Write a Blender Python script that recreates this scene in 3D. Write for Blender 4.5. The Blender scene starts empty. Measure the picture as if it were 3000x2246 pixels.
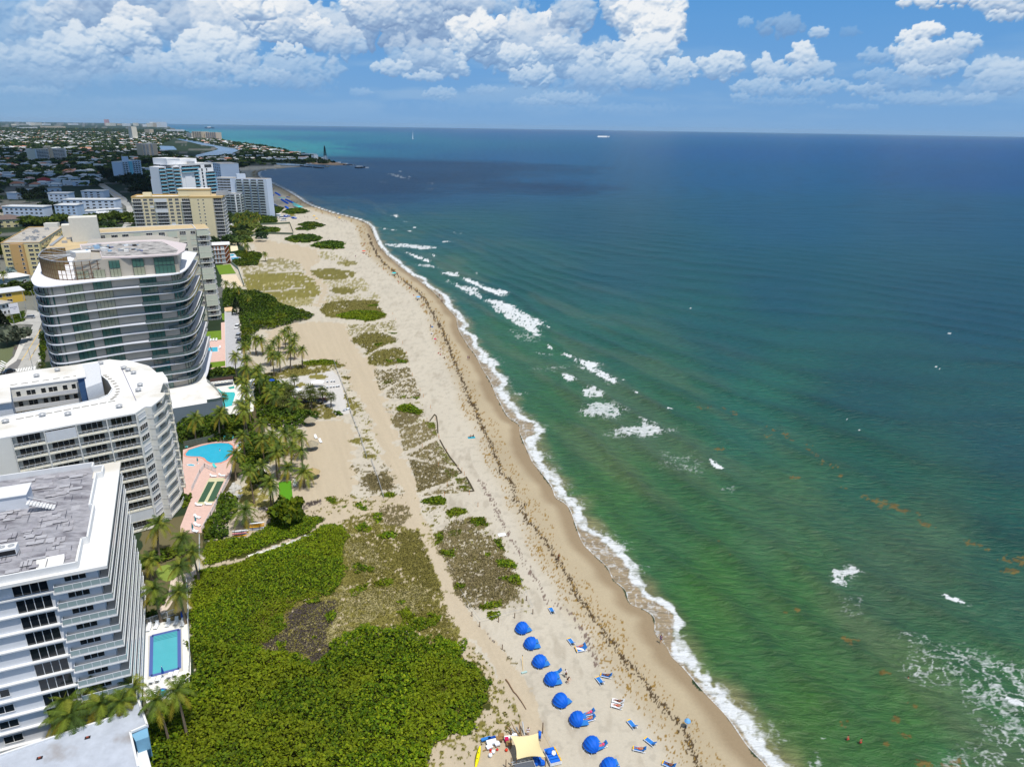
import bpy,math,random
import numpy as np
from mathutils import Matrix,Vector,geometry
random.seed(7);RNG=np.random.default_rng(11)
SC=bpy.context.scene;COL=SC.collection
PI=math.pi
# ---------------------------------------------------------------- survey: a point of the photograph -> a point on the ground
F=2020.;CX=1500.;CY=1123.;CAMH=95.;PITCH=math.atan(751/F);ROLL=math.atan(.015)
GZ=.30
CP,SP,CR,SR=math.cos(PITCH),math.sin(PITCH),math.cos(ROLL),math.sin(ROLL)
def Gn(p,z=GZ):
 p=np.asarray(p,float);u=p[...,0]-CX;v=-(p[...,1]-CY)
 u2=(CR*u-SR*v)/F;v2=(SR*u+CR*v)/F
 ry=CP+SP*v2;rz=-SP+CP*v2;t=(z-CAMH)/rz
 return np.stack([u2*t,ry*t],-1)
def G(x,y,z=GZ):
 a=Gn((x,y),z);return float(a[0]),float(a[1])
def PX(X,Y,Z):
 dy,dz=Y,Z-CAMH;dep=dy*CP-dz*SP;b=dy*SP+dz*CP
 u2=X/dep*F;v2=b/dep*F
 return CX+CR*u2+SR*v2,CY-(-SR*u2+CR*v2)
def height_of(px,py,ytop,z0=GZ):
 X,Y=G(px,py,z0);lo,hi=z0,300.
 for _ in range(40):
  m=(lo+hi)/2
  if PX(X,Y,m)[1] > ytop: lo=m
  else: hi=m
 return lo
ZM=dict(z1=(0,340,2.949),z2=(0,600,2.949),z3=(0,1020,2.949),z4=(0,1500,2.22),z5=(600,340,2.949),z6=(600,850,2.949),
          z7=(600,1350,2.949),z8=(550,1680,2.925),z9=(1250,1680,2.925),z10=(1200,1150,2.949),s3=(1050,600,2.107),
          s4=(1950,1100,2.107),s5=(1950,1546,2.107),c6=(0,340,5.52),c7=(350,440,5.52),c8=(0,700,4.14),h1=(640,1300,6.9),
          h2=(1480,1790,6.9),h3=(1480,2006,6.9),h4=(1370,2060,6.9125),h5=(630,1150,6.9),h6=(380,2020,7.329),
          d1=(550,860,5.52),d2=(380,1820,5.914),d3=(540,1240,5.173),d4=(780,400,5.53),a1=(0,1640,3.6),b1=(350,1150,4.14),
          b2=(100,900,4.096),c9=(90,700,5.52),c10=(340,700,5.52),a2=(0,1200,3.312),e3=(500,640,4.87),p=(0,0,1.))
def q(key,s):
 ox,oy,k=ZM[key]
 return np.array([[ox+float(a.split(',')[0])/k,oy+float(a.split(',')[1])/k] for a in s.split()])
def Q(key,s,z=GZ): return Gn(q(key,s),z)
# ---------------------------------------------------------------- noise and polygon tests (numpy)
_T=RNG.random((256,256)).astype(np.float32)
def vnoise(x,y):
 xi=np.floor(x);yi=np.floor(y);fx=(x-xi).astype(np.float32);fy=(y-yi).astype(np.float32)
 xi=xi.astype(np.int64) & 255;yi=yi.astype(np.int64) & 255;x1=(xi+1) & 255;y1=(yi+1) & 255
 fx=fx*fx*(3-2*fx);fy=fy*fy*(3-2*fy)
 return (_T[xi,yi]*(1-fx)+_T[x1,yi]*fx)*(1-fy)+(_T[xi,y1]*(1-fx)+_T[x1,y1]*fx)*fy
def fbm(x,y,o=4,s=0.):
 r=0;a=.5;t=0
 for i in range(o):
  r=r+a*vnoise(x+s+17.3*i,y-s+9.1*i);t +=a;a *= .5;x=x*2.03;y=y*2.03
 return r/t
def inside(P,poly):
 x,y=P[...,0],P[...,1];r=np.zeros(x.shape,bool);n=len(poly);j=n-1
 mn=poly.min(0);mx=poly.max(0)
 m=(x >= mn[0]) & (x <= mx[0]) & (y >= mn[1]) & (y <= mx[1])
 xs,ys=x[m],y[m];rr=np.zeros(xs.shape,bool)
 for i in range(n):
  xi,yi=poly[i];xj,yj=poly[j]
  if yi != yj: rr ^= ((yi > ys) != (yj > ys)) & (xs < (xj-xi)*(ys-yi)/(yj-yi)+xi)
  j=i
 r[m] =rr;return r
def segdist(P,line,closed=False):
 d=np.full(P.shape[:-1],1e9);n=len(line)
 for i in range(n if closed else n-1):
  a=line[i];b=line[(i+1) % n];ab=b-a;L=(ab*ab).sum()+1e-9
  t=np.clip(((P-a)@ab)/L,0,1);e=P-a-t[...,None]*ab
  d=np.minimum(d,(e*e).sum(-1))
 return np.sqrt(d)
def sstep(a,b,x):
 t=np.clip((x-a)/(b-a),0,1);return t*t*(3-2*t)
def smooth_line(P,n=6):
 out=[]
 for i in range(len(P)-1):
  p0=P[max(i-1,0)];p1=P[i];p2=P[i+1];p3=P[min(i+2,len(P)-1)]
  for k in range(n):
   t=k/n;out.append(.5*(2*p1+(p2-p0)*t+(2*p0-5*p1+4*p2-p3)*t*t+(3*p1-p0-3*p2+p3)*t**3))
 out.append(P[-1]);return np.array(out)
# ---------------------------------------------------------------- materials
def sr(r,g,b):
 f=lambda c: ((c/255+.055)/1.055)**2.4 if c/255 > .04045 else c/255/12.92
 return (f(r),f(g),f(b))
MATS={}
def mat(name,col,rough=.8,spec=.3,noise=0.,nscale=1.,bump=0.,metal=0.,attr=False,trans=0.,dirt=None,aniso=None):
 if name in MATS: return MATS[name]
 m=bpy.data.materials.new(name);m.use_nodes=True;nt=m.node_tree;N=nt.nodes;L=nt.links
 b=N['Principled BSDF'];b.inputs['Roughness'].default_value=rough;b.inputs['Specular IOR Level'].default_value=spec
 b.inputs['Metallic'].default_value=metal;b.inputs['Base Color'].default_value=(*col,1)
 src=None
 if attr:
  a=N.new('ShaderNodeAttribute');a.attribute_name='col';src=a.outputs['Color']
 if noise or bump:
  tc=N.new('ShaderNodeTexCoord');mp=N.new('ShaderNodeMapping');L.new(tc.outputs['Object'],mp.inputs[0])
  if aniso: mp.inputs['Scale'].default_value=aniso
  n=N.new('ShaderNodeTexNoise');n.inputs['Scale'].default_value=nscale;n.inputs['Detail'].default_value=5;n.inputs['Roughness'].default_value=.65
  L.new(mp.outputs[0],n.inputs['Vector'])
  if noise:
   mr=N.new('ShaderNodeMapRange');mr.inputs['From Min'].default_value=.3;mr.inputs['From Max'].default_value=.7
   mr.inputs['To Min'].default_value=1-noise;mr.inputs['To Max'].default_value=1+noise*.6;L.new(n.outputs['Fac'],mr.inputs['Value'])
   mx=N.new('ShaderNodeMix');mx.data_type='RGBA';mx.blend_type='MULTIPLY';mx.inputs['Factor'].default_value=1
   if src: L.new(src,mx.inputs['A'])
   else: mx.inputs['A'].default_value=(*col,1)
   L.new(mr.outputs['Result'],mx.inputs['B']);src=mx.outputs['Result']
   if dirt:
    n2=N.new('ShaderNodeTexNoise');n2.inputs['Scale'].default_value=nscale*.35;n2.inputs['Detail'].default_value=6;L.new(mp.outputs[0],n2.inputs['Vector'])
    r2=N.new('ShaderNodeMapRange');r2.inputs['From Min'].default_value=.52;r2.inputs['From Max'].default_value=.66;L.new(n2.outputs['Fac'],r2.inputs['Value'])
    m2=N.new('ShaderNodeMix');m2.data_type='RGBA';L.new(r2.outputs['Result'],m2.inputs['Factor']);L.new(src,m2.inputs['A']);m2.inputs['B'].default_value=(*dirt,1);src=m2.outputs['Result']
  if bump:
   bp=N.new('ShaderNodeBump');bp.inputs['Strength'].default_value=bump;bp.inputs['Distance'].default_value=.1
   L.new(n.outputs['Fac'],bp.inputs['Height']);L.new(bp.outputs[0],b.inputs['Normal'])
 if src: L.new(src,b.inputs['Base Color'])
 if trans:   # thin leaf: a little light passes through
  t=N.new('ShaderNodeBsdfTranslucent');ms=N.new('ShaderNodeMixShader');ms.inputs[0].default_value=trans
  if src: L.new(src,t.inputs[0])
  else: t.inputs[0].default_value=(*col,1)
  out=N['Material Output'];L.new(b.outputs[0],ms.inputs[1]);L.new(t.outputs[0],ms.inputs[2]);L.new(ms.outputs[0],out.inputs[0])
 MATS[name] =m;return m
def M(name,r,g,b,**k): return mat(name,sr(r,g,b),**k)
GLASS=mat('window_glass',(.012,.016,.02),rough=.06,spec=.6)
def M_(n): return MATS[n]
WHITE=mat('white_paint',(.74,.74,.73),rough=.6,noise=.06,nscale=.6)
ROOFW=mat('white_roof_coating',(.78,.77,.74),rough=.7,noise=.08,nscale=.25,dirt=(.62,.58,.5))
RAIL=mat('rail_white_metal',(.72,.73,.74),rough=.4)
DARK=mat('dark_void',(.02,.02,.022),rough=.9)
METAL=mat('galvanised_metal',(.45,.46,.47),rough=.45,metal=.3)
# ---------------------------------------------------------------- meshes
def link(o,parent=None):
 COL.objects.link(o)
 if parent is not None: o.parent=parent
 return o
def tag(o,label=None,cat=None,group=None,kind=None):
 if label: o['label'] =label
 if cat: o['category'] =cat
 if group: o['group'] =group
 if kind: o['kind'] =kind
 return o
def empty(name,x=0,y=0,z=GZ,rz=0.):
 o=bpy.data.objects.new(name,None);COL.objects.link(o);o.location=(x,y,z);o.rotation_euler=(0,0,rz);o.empty_display_size=1;return o
def np_mesh(name,V,Fa,mats,col=None,smooth=False,midx=None):
 me=bpy.data.meshes.new(name);V=np.asarray(V,np.float32);Fa=np.asarray(Fa,np.int32);nf,k=Fa.shape
 me.vertices.add(len(V));me.vertices.foreach_set('co',V.ravel())
 me.loops.add(nf*k);me.loops.foreach_set('vertex_index',Fa.ravel())
 me.polygons.add(nf);me.polygons.foreach_set('loop_start',np.arange(0,nf*k,k,dtype=np.int32))
 try: me.polygons.foreach_set('loop_total',np.full(nf,k,np.int32))
 except Exception: pass
 if smooth: me.polygons.foreach_set('use_smooth',np.ones(nf,bool))
 if midx is not None: me.polygons.foreach_set('material_index',np.asarray(midx,np.int32))
 for m in mats: me.materials.append(m)
 me.update(calc_edges=True)
 if col is not None:
  a=me.color_attributes.new('col','FLOAT_COLOR','POINT');c=np.ones((len(V),4),np.float32);c[:,:3] =col;a.data.foreach_set('color',c.ravel())
 return me
def wloc(o):
 v=Vector((0,0,0))
 while o is not None: v +=o.location;o=o.parent
 return tuple(v)
class B:
 """collects shapes with materials; build() links them as one mesh object"""
 def __init__(s): s.v=[];s.f=[];s.m=[];s.ml=[]
 def mi(s,m):
  if m not in s.ml: s.ml.append(m)
  return s.ml.index(m)
 def add(s,vs,fs,m):
  b=len(s.v);k=s.mi(m);s.v +=[tuple(map(float,v)) for v in vs]
  for f in fs: s.f.append([b+i for i in f]);s.m.append(k)
  return s
 def box(s,x0,x1,y0,y1,z0,z1,m):
  return s.add([(x0,y0,z0),(x1,y0,z0),(x1,y1,z0),(x0,y1,z0),(x0,y0,z1),(x1,y0,z1),(x1,y1,z1),(x0,y1,z1)],
                     [(0,3,2,1),(4,5,6,7),(0,1,5,4),(1,2,6,5),(2,3,7,6),(3,0,4,7)],m)
 def cbox(s,cx,cy,sx,sy,z0,z1,m,a=0.):
  c,n=math.cos(a),math.sin(a);P=[]
  for z in (z0,z1):
   for dx,dy in ((-sx/2,-sy/2),(sx/2,-sy/2),(sx/2,sy/2),(-sx/2,sy/2)): P.append((cx+c*dx-n*dy,cy+n*dx+c*dy,z))
  return s.add(P,[(0,3,2,1),(4,5,6,7),(0,1,5,4),(1,2,6,5),(2,3,7,6),(3,0,4,7)],m)
 def bar(s,p0,p1,w,h,m):
  """box along the line p0-p1 (bottom centre line), width w, height h"""
  (x0,y0,z0),(x1,y1,z1) =p0,p1;dx,dy=x1-x0,y1-y0;L=math.hypot(dx,dy) or 1;nx,ny=-dy/L*w/2,dx/L*w/2
  P=[(x0-nx,y0-ny,z0),(x1-nx,y1-ny,z1),(x1+nx,y1+ny,z1),(x0+nx,y0+ny,z0)];P +=[(a,b,c+h) for a,b,c in P]
  return s.add(P,[(0,3,2,1),(4,5,6,7),(0,1,5,4),(1,2,6,5),(2,3,7,6),(3,0,4,7)],m)
 def prism(s,poly,z0,z1,m,mtop=None,bottom=True):
  poly=[tuple(map(float,p[:2])) for p in poly];n=len(poly)
  if sum(poly[i][0]*poly[(i+1) % n][1]-poly[(i+1) % n][0]*poly[i][1] for i in range(n)) < 0: poly=poly[::-1]
  tri=geometry.tessellate_polygon([[Vector((x,y,0)) for x,y in poly]])
  def up(t):
   a,b,c=(poly[i] for i in t)
   return t if (b[0]-a[0])*(c[1]-a[1])-(b[1]-a[1])*(c[0]-a[0]) > 0 else (t[0],t[2],t[1])
  tri=[up(t) for t in tri]
  s.add([(x,y,z1) for x,y in poly],tri,mtop or m)
  if bottom: s.add([(x,y,z0) for x,y in poly],[t[::-1] for t in tri],m)
  s.add([(x,y,z0) for x,y in poly]+[(x,y,z1) for x,y in poly],[(i,(i+1) % n,n+(i+1) % n,n+i) for i in range(n)],m)
  return s
 def tube(s,p0,p1,r0,m,r1=None,n=6):
  r1=r0 if r1 is None else r1;a=Vector(p0);b=Vector(p1);d=(b-a).normalized();u=d.orthogonal().normalized();w=d.cross(u);P=[]
  for c,r in ((a,r0),(b,r1)):
   for i in range(n): t=2*PI*i/n;P.append(c+(u*math.cos(t)+w*math.sin(t))*r)
  return s.add(P,[(i,(i+1) % n,n+(i+1) % n,n+i) for i in range(n)]+[tuple(range(n-1,-1,-1)),tuple(range(n,2*n))],m)
 def lathe(s,prof,m,n=12,cx=0,cy=0,jag=0.):
  P=[]
  for k,(r,z) in enumerate(prof):
   for i in range(n):
    t=2*PI*i/n;j=1+jag*random.uniform(-1,1);P.append((cx+r*j*math.cos(t),cy+r*j*math.sin(t),z))
  K=len(prof);Fs=[(k*n+i,k*n+(i+1) % n,(k+1)*n+(i+1) % n,(k+1)*n+i) for k in range(K-1) for i in range(n)]
  return s.add(P,Fs,m)
 def ball(s,cx,cy,cz,rx,ry,rz,m,n=10,k=6):
  P=[(cx,cy,cz-rz)];
  for j in range(1,k):
   f=PI*j/k-PI/2
   for i in range(n): t=2*PI*i/n;P.append((cx+rx*math.cos(f)*math.cos(t),cy+ry*math.cos(f)*math.sin(t),cz+rz*math.sin(f)))
  P.append((cx,cy,cz+rz));Fs=[(0,1+(i+1) % n,1+i) for i in range(n)]
  for j in range(k-2):
   for i in range(n): a=1+j*n;Fs.append((a+i,a+(i+1) % n,a+n+(i+1) % n,a+n+i))
  a=1+(k-2)*n;Fs +=[(a+i,a+(i+1) % n,len(P)-1) for i in range(n)]
  return s.add(P,Fs,m)
 def mesh(s,name,origin=(0,0,0),smooth=False):
  me=bpy.data.meshes.new(name);ox,oy,oz=origin
  me.from_pydata([(x-ox,y-oy,z-oz) for x,y,z in s.v],[],s.f)
  for m in s.ml: me.materials.append(m)
  me.polygons.foreach_set('material_index',s.m)
  if smooth: me.polygons.foreach_set('use_smooth',np.ones(len(s.f),bool))
  me.update();return me
 def build(s,name,parent=None,world=True,smooth=False):
  """world=True: the shapes are in world coordinates, parent has no rotation"""
  org=wloc(parent) if (parent is not None and world) else (0,0,0)
  return link(bpy.data.objects.new(name,s.mesh(name,org,smooth)),parent)
def inst(name,me,parent,x,y,z,rz=0.,world=True):
 o=bpy.data.objects.new(name,me);COL.objects.link(o)
 if parent is not None:
  o.parent=parent
  if world: w=wloc(parent);x -= w[0];y -= w[1];z -= w[2]
 o.location=(x,y,z);o.rotation_euler=(0,0,rz);return o
def copy_tree(o,loc=None,rz=None,parent=None,scale=None):
 c=o.copy();COL.objects.link(c);c.parent=parent
 if loc is not None: c.location=loc
 if rz is not None: c.rotation_euler=(0,0,rz)
 if scale is not None: c.scale=(scale,)*3
 for ch in [k for k in KIDS.get(o.name,o.children)]: copy_tree(ch,parent=c)
 return c
KIDS={}
# ================================================================ the ground, the beach and the sea
shore_px=np.vstack([q('p','2262,2300 2250,2246 2190,2180 2130,2095 2060,2020'),q('z9','2190,785 2100,700 2060,620 1960,500 1950,370 1870,300 1740,240 1700,130 1600,40'),
 q('z10','1700,1490 1560,1360 1480,1260 1375,985 1265,900 1240,840 1210,780 1110,650 1060,590 1015,490 975,400 950,330 945,270 840,190 760,40'),
 q('s3','860,1200 815,1090 760,1000 720,920 680,870 620,770 600,690 555,640 490,560 420,500 340,440 260,380 200,330 150,280 110,220 70,130 0,90'),
 q('z5','1200,860 1040,815 880,755 800,700 700,640 560,570 480,530 455,500 480,475 600,455 790,445 850,434')])
cut=smooth_line(Gn(shore_px),5)
cut=np.vstack([[[62.,40.]],cut])
# the spit behind the beach tip, the inlet, the lighthouse shore and the far coast
rest=Q('z5','800,428 700,425 620,420 610,412 700,412 760,414 850,420 870,425 930,420 1000,424 1100,426 1230,426 1290,425 1220,412 1100,393 1060,380 950,340 830,320 700,290 580,265 450,248 300,230 200,212 100,195 0,183')
rest2=Q('p','575,395 545,384 515,377.5 500,373 491,369 484,366')
far=np.array([[-17000.,37000.],[-40000.,40000.],[-40000.,20.],[-200.,20.]])
LAND=np.vstack([cut,rest,rest2,far])
COAST=np.vstack([cut,rest,rest2,far[:1]])
def shore_sd(P):
 """metres inland (+) or out at sea (-)"""
 return np.where(inside(P,LAND),1,-1)*segdist(P,COAST)
def polar(t0,t1,nt,r0,r1,nr,near=1.):
 th=np.radians(np.linspace(t0,t1,nt));k=np.linspace(0,1,nr)
 # rows evenly spaced in the angle below the horizon
 a0=math.atan2(CAMH,r0);a1=math.atan2(CAMH,r1);a=a0+(a1-a0)*k;r=CAMH/np.tan(a)
 T,R=np.meshgrid(th,r);P=np.stack([R*np.sin(T),R*np.cos(T)],-1)
 i=np.arange((nr-1)*nt).reshape(nr-1,nt)[:,:-1].ravel()
 return P.reshape(-1,2),np.stack([i,i+1,i+1+nt,i+nt],1)
C=lambda r,g,b: np.array(sr(r,g,b),np.float32)
KA=1/1.42      # sunlit display value -> albedo
SAND=C(220,210,190)*KA;BEIGE=C(207,191,164)*KA;WET=C(192,176,146)*KA;WETTER=C(168,148,118)*KA
OLIVE=C(142,134,70)*KA;BROWN=C(138,126,88)*KA;GREEN=C(112,124,20)*KA;DGREEN=C(70,92,22)*KA;GREY=C(120,108,104)*KA;LAWN=C(112,134,34)*KA
PALE=C(176,166,118)*KA
BEACHZONE=np.vstack([Gn(q('p','425,2300 430,2110 575,2050 552,1790 552,1700 600,1600 625,1500 700,1390 790,1340 760,1290 790,1240 745,1180 745,1110 760,1070 700,1010 690,900 650,840 655,760 700,745 722,730 700,712 700,690 735,675 735,655 810,640 812,620 790,610 745,575 735,560 745,548 715,520 697,508 693,497 705,490 740,487 815,484')),cut[::-1]])
SPIT=Q('p','895,477 930,475 975,474 1037,480 1037,488 975,490 895,488')
# (zoom key, polygon, colour, cover, size of the tufts in metres, ragged edge in metres)
PATCH=[
 ('p','430,2300 430,2100 575,2040 600,1600 760,1480 1010,1470 1200,1440 1300,1700 1370,1860 1500,2060 1560,2140 1500,2300',BEIGE*1.0,1,1,1),
 ('z6','560,330 800,280 1000,270 1220,290 1260,430 1400,580 1460,690 1520,870 1560,1000 1650,1180 1700,1400 1850,1652 1850,1700 1650,1700 1560,1480 1480,1240 1400,1020 1290,900 1230,700 1225,660 1130,600 860,600 500,560',BEIGE,1,1,2),
 ('z6','820,1190 1000,1120 1230,1110 1300,1300 1300,1652 1300,1900 600,1900 600,1300',BEIGE,1,1,2),
 ('z5','400,1050 700,1100 980,1150 990,1240 920,1300 920,1340 990,1400 1070,1480 1040,1600 1010,1652 930,1640 1000,1530 990,1480 900,1390 840,1330 780,1250 560,1220 450,1200',BEIGE,1,1,3),
 ('z7','1660,-20 1850,300 1870,440 1990,640 2100,900 2200,1130 2330,1400 2212,1440 2120,1300 2070,1150 1990,980 1890,750 1830,600 1760,350 1600,-20',BEIGE*1.02,1,1,.4),
 ('z9','90,-20 230,100 280,250 380,340 480,470 650,640 900,1000 1000,1300 1150,1700 900,1700 760,1160 640,1000 560,760 440,600 300,500 210,330 130,150',BEIGE*1.02,1,1,.4),
 ('z7','930,560 1100,500 1250,470 1450,420 1600,370 1740,340 1760,370 1600,400 1450,450 1250,490 1150,530',BEIGE*1.02,1,1,.5),
 ('z7','1000,320 1300,280 1500,340 1720,350 1500,420 1300,450 1000,480 850,440 850,390',OLIVE,.2,.7,2),
 ('z6','1160,700 1230,700 1290,900 1400,1020 1480,1240 1530,1500 1380,1450 1260,1090',OLIVE,.2,.9,1),
 ('z6','500,730 640,700 780,640 1000,600 1130,600 1225,660 1110,690 850,740 640,770 560,780',OLIVE*.9,.85,1.5,2),
 ('z6','800,620 1000,600 1110,605 1150,640 900,650',GREEN,.6,2,1),
 ('z6','560,780 850,740 1110,695 1160,750 1250,1060 1110,1090 1090,1020 1010,970 860,965 600,990 560,850',C(222,218,212)*KA,1,1,0),
 ('z6','430,830 560,800 600,850 700,880 760,930 700,960 600,1000 430,1000',OLIVE*.8,.9,2,1),
 ('z6','600,1000 860,960 1010,970 1090,1020 1150,1090 1050,1115 880,1080 600,1060',OLIVE*.85,.93,1.2,1),
 ('z6','890,745 960,722 1060,740 1040,765 920,768',OLIVE,1,1,.5),('z6','770,820 840,795 890,815 820,838',OLIVE,1,1,.5),('z6','1000,900 1030,882 1090,890 1060,912',OLIVE,1,1,.5),
 ('z6','1165,750 1200,740 1270,750 1230,772',OLIVE,.9,1,.5),('z6','1200,900 1290,940 1390,1030 1290,1070 1240,1000',OLIVE,.5,1.2,1),('z6','1225,1300 1400,1265 1440,1290 1300,1330',OLIVE,.85,1.2,1),('z6','1370,1410 1480,1420 1450,1445 1370,1445',OLIVE,.9,1,.5),
 ('z7','1260,40 1540,20 1620,100 1690,260 1720,300 1600,330 1450,310 1300,180',BROWN,.3,.7,1.5),('z7','1340,190 1400,110 1560,110 1640,200 1600,260 1420,250',BROWN*.85,.85,.8,2),
 ('z7','1500,290 1580,270 1670,285 1640,315 1560,310',GREEN*.9,.9,.9,1),('z7','1030,318 1090,308 1150,340 1110,372 1060,340',GREEN*.9,.9,1,.8),('z7','1300,370 1350,360 1350,390 1310,392',GREEN,1,1,.5),('z7','1310,400 1400,390 1390,430 1340,420',GREEN,.9,1,.5),('z7','1355,345 1400,338 1395,360',GREEN*.8,1,1,.4),('z7','1150,395 1230,380 1220,400',GREEN*.8,.8,1,.4),
 ('z7','840,400 900,350 1000,335 1020,350 950,390 870,410',GREY*.8,.85,.7,.8),('z7','1500,420 1560,380 1750,390 1780,470 1740,540 1640,570 1560,540',BROWN,.72,.7,1.2),
 ('z7','1160,530 1230,490 1500,440 1560,540 1750,580 1850,600 1900,750 2000,980 2070,1150 2110,1300 2180,1440 2180,1700 1900,1700 1900,1500 1750,1300 1500,1200 1260,1060 1230,720',OLIVE*.95,.70,.55,.8),
 ('z7','1190,700 1400,720 1600,900 1500,980 1280,950',PALE,.5,.8,1.5),('z7','1300,1120 1900,1080 1950,1200 1750,1260 1500,1330 1250,1250',PALE*1.1,.62,.7,1.5),
 ('z7','1640,620 1850,610 1900,750 1990,980 2050,1150 1900,1090 1700,900',OLIVE*.8,.95,.5,1),('z7','150,400 600,380 860,450 700,560 400,560 200,690 180,520',C(204,190,168)*KA,1,1,1),('z7','380,380 560,400 640,460 560,520 400,480',BROWN,.3,.7,1),('z7','290,250 420,190 520,280 600,330 620,390 420,400 300,360',C(170,160,92)*KA,.95,3,.5),
 ('z10','95,930 180,900 260,890 320,930 300,970 180,975',GREEN*.75,.85,.8,.6),('z10','300,1035 380,990 490,1000 490,1040 360,1080',GREEN*.75,.85,.8,.6),
 ('z10','60,900 540,1050 720,1200 840,1400 960,1652 1000,1900 400,1652 200,1300 100,1050',OLIVE,.22,.6,1.5),
 ('z10','210,1230 280,1190 400,1100 540,1080 640,1075 690,1150 600,1180 720,1260 780,1270 830,1370 790,1400 900,1450 915,1515 870,1540 960,1652 930,1800 400,1750 330,1480 250,1380',BROWN,.74,.5,1.2),
 ('z9','230,100 300,-200 740,-100 800,60 760,100 720,200 680,290 520,310 370,310 280,230',BROWN,.74,.5,1.2),
 ('z10','210,1230 270,1200 290,1280 230,1320',GREEN*.8,.9,1,.5),('z10','540,1090 630,1078 690,1150 560,1150',GREEN*.8,.9,1,.5),('z10','250,1360 390,1360 380,1420 290,1410',GREEN*.8,.9,1,.5),('z10','715,1265 780,1270 830,1370 770,1340',GREEN*.8,.95,1,.5),('z10','740,1440 880,1450 915,1515 780,1510',GREEN*.9,.9,1,.5),('z10','645,1390 690,1385 700,1410 660,1415',GREEN*1.1,.95,1,.4),('z10','330,1200 450,1180 440,1230 340,1240',GREEN*.7,.8,1,.5),
 ('z9','640,30 760,10 810,60 790,100 730,90',GREEN*.8,.95,1,.5),('z9','240,80 330,90 320,130 250,135',GREEN*1.,.95,1,.5),('z9','440,280 640,230 650,280 480,310',GREEN*.9,.85,1,.5),('z9','510,330 600,330 625,370 570,400 520,375',GREEN*.95,.98,1,.3),
 ('z9','0,430 170,520 300,520 480,700 620,880 720,1100 820,1260 700,1380 440,1500 300,1656 0,1700',OLIVE,.34,.55,1),('z9','640,630 790,780 830,830 700,740',BROWN,.2,.5,.5),('z9','480,480 560,560 600,610 540,560',GREY*.7,.5,.4,.4),
 ('z5','665,835 720,810 800,800 860,810 905,828 830,842 740,848',DGREEN*1.1,1,3,2),('z5','690,855 760,848 810,858 740,868',OLIVE,.9,2,2),('z5','810,940 860,928 960,925 1040,945 1000,960 930,955 870,960',DGREEN*1.4,1,3,2),('z5','785,978 850,965 970,968 900,985 800,988',DGREEN*1.4,1,2,2),
 ('z5','690,1068 740,1045 830,1032 950,1035 1015,1055 985,1080 900,1092 770,1092',DGREEN*1.5,1,3,1.5),('z5','918,1125 980,1100 1080,1085 1160,1090 1215,1103 1195,1120 1205,1145 1100,1150 1000,1145',DGREEN*1.5,1,3,1.5),('z5','740,1245 830,1268 800,1277',OLIVE*.8,.9,2,1.5),
 ('z5','1145,1262 1200,1245 1310,1250 1320,1275 1220,1298 1150,1280',OLIVE*.85,.98,2,1.5),('z5','915,1340 980,1318 1100,1312 1320,1350 1290,1385 1180,1415 1060,1415 980,1395',OLIVE*.8,.98,2,1.5),('z5','1085,1490 1180,1475 1300,1480 1340,1510 1270,1535 1160,1540 1100,1515',OLIVE*.75,.98,2,1.5),
 ('z5','1010,1425 1360,1395 1440,1500 1370,1520 1340,1500 1080,1480',PALE*.9,.5,.8,.5),('z5','1040,1600 1060,1550 1300,1550 1470,1520 1530,1585 1100,1620',PALE*.9,.5,.8,.5),('z5','1000,1165 1110,1170 1130,1200 1230,1230 1320,1290 1140,1280 1080,1235 985,1230',PALE*.9,.45,1,.5),
 ('z5','290,1290 480,1250 640,1220 780,1260 840,1330 820,1350 640,1340 560,1350 330,1370',PALE*.8,.62,1.6,2),('z5','330,1375 500,1355 820,1345 920,1400 990,1480 1000,1530 940,1560 900,1600 930,1640 600,1650 480,1560 340,1520 330,1450',OLIVE,.9,1.2,2),
 ('z5','500,1450 830,1420 830,1432 500,1465',PALE*1.2,.6,2,1),('z5','420,1520 850,1480 850,1492 420,1532',SAND*.9,.8,2,1),('z5','620,1590 930,1565 940,1640 640,1650',PALE,.6,1.2,1),
 ('z5','300,520 380,545 470,600 400,640 445,655 400,670 440,700 520,720 500,760 640,790 680,800 640,840 540,850 480,850 430,790 330,760 290,680',C(66,84,40)*KA,1,5,3),('z5','480,855 560,850 600,880 630,915 560,935 480,930',C(112,136,40)*KA,1,4,2),
 ('z5','300,960 420,965 640,965 650,985 560,1010 400,1030 300,1020',C(214,200,180)*KA,1,4,2),('z5','440,985 520,965 650,975 640,1000 520,1012 440,1003',C(120,122,44)*KA,1,2,2),('z5','300,1000 420,960 430,1030 320,1030',C(104,116,38)*KA,1,2,2),
 ('z5','280,1050 400,1045 410,1090 280,1095',C(104,130,30)*KA,1,3,1),('z5','370,1190 490,1195 500,1230 300,1250 270,1190',C(110,128,28)*KA,1,3,1),
 ('z6','1000,170 1020,120 1130,95 1290,85 1500,88 1490,130 1560,200 1575,215 1520,250 1400,275 1340,255 1180,245 1060,230 1010,200',OLIVE*.8,.99,1.5,1.5),('z6','1130,215 1300,175 1480,180 1575,210 1500,250 1400,270 1340,255 1180,245',GREEN*.85,.8,2.5,1.5),('z6','1400,130 1490,122 1500,138 1420,140',GREEN,1,2,.8),
 ('z6','1220,295 1350,300 1640,262 1670,345 1460,360 1250,400',PALE*.85,.5,.8,.5),('z6','1250,435 1290,400 1370,375 1530,365 1680,420 1640,450 1540,480 1400,560 1385,500 1290,460',OLIVE*.72,.95,1,1.2),('z6','1460,470 1530,470 1680,425 1640,450',GREEN*.8,.8,1.5,1),('z6','1560,365 1670,372 1640,380',GREEN*.8,.9,1,.5),
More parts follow.
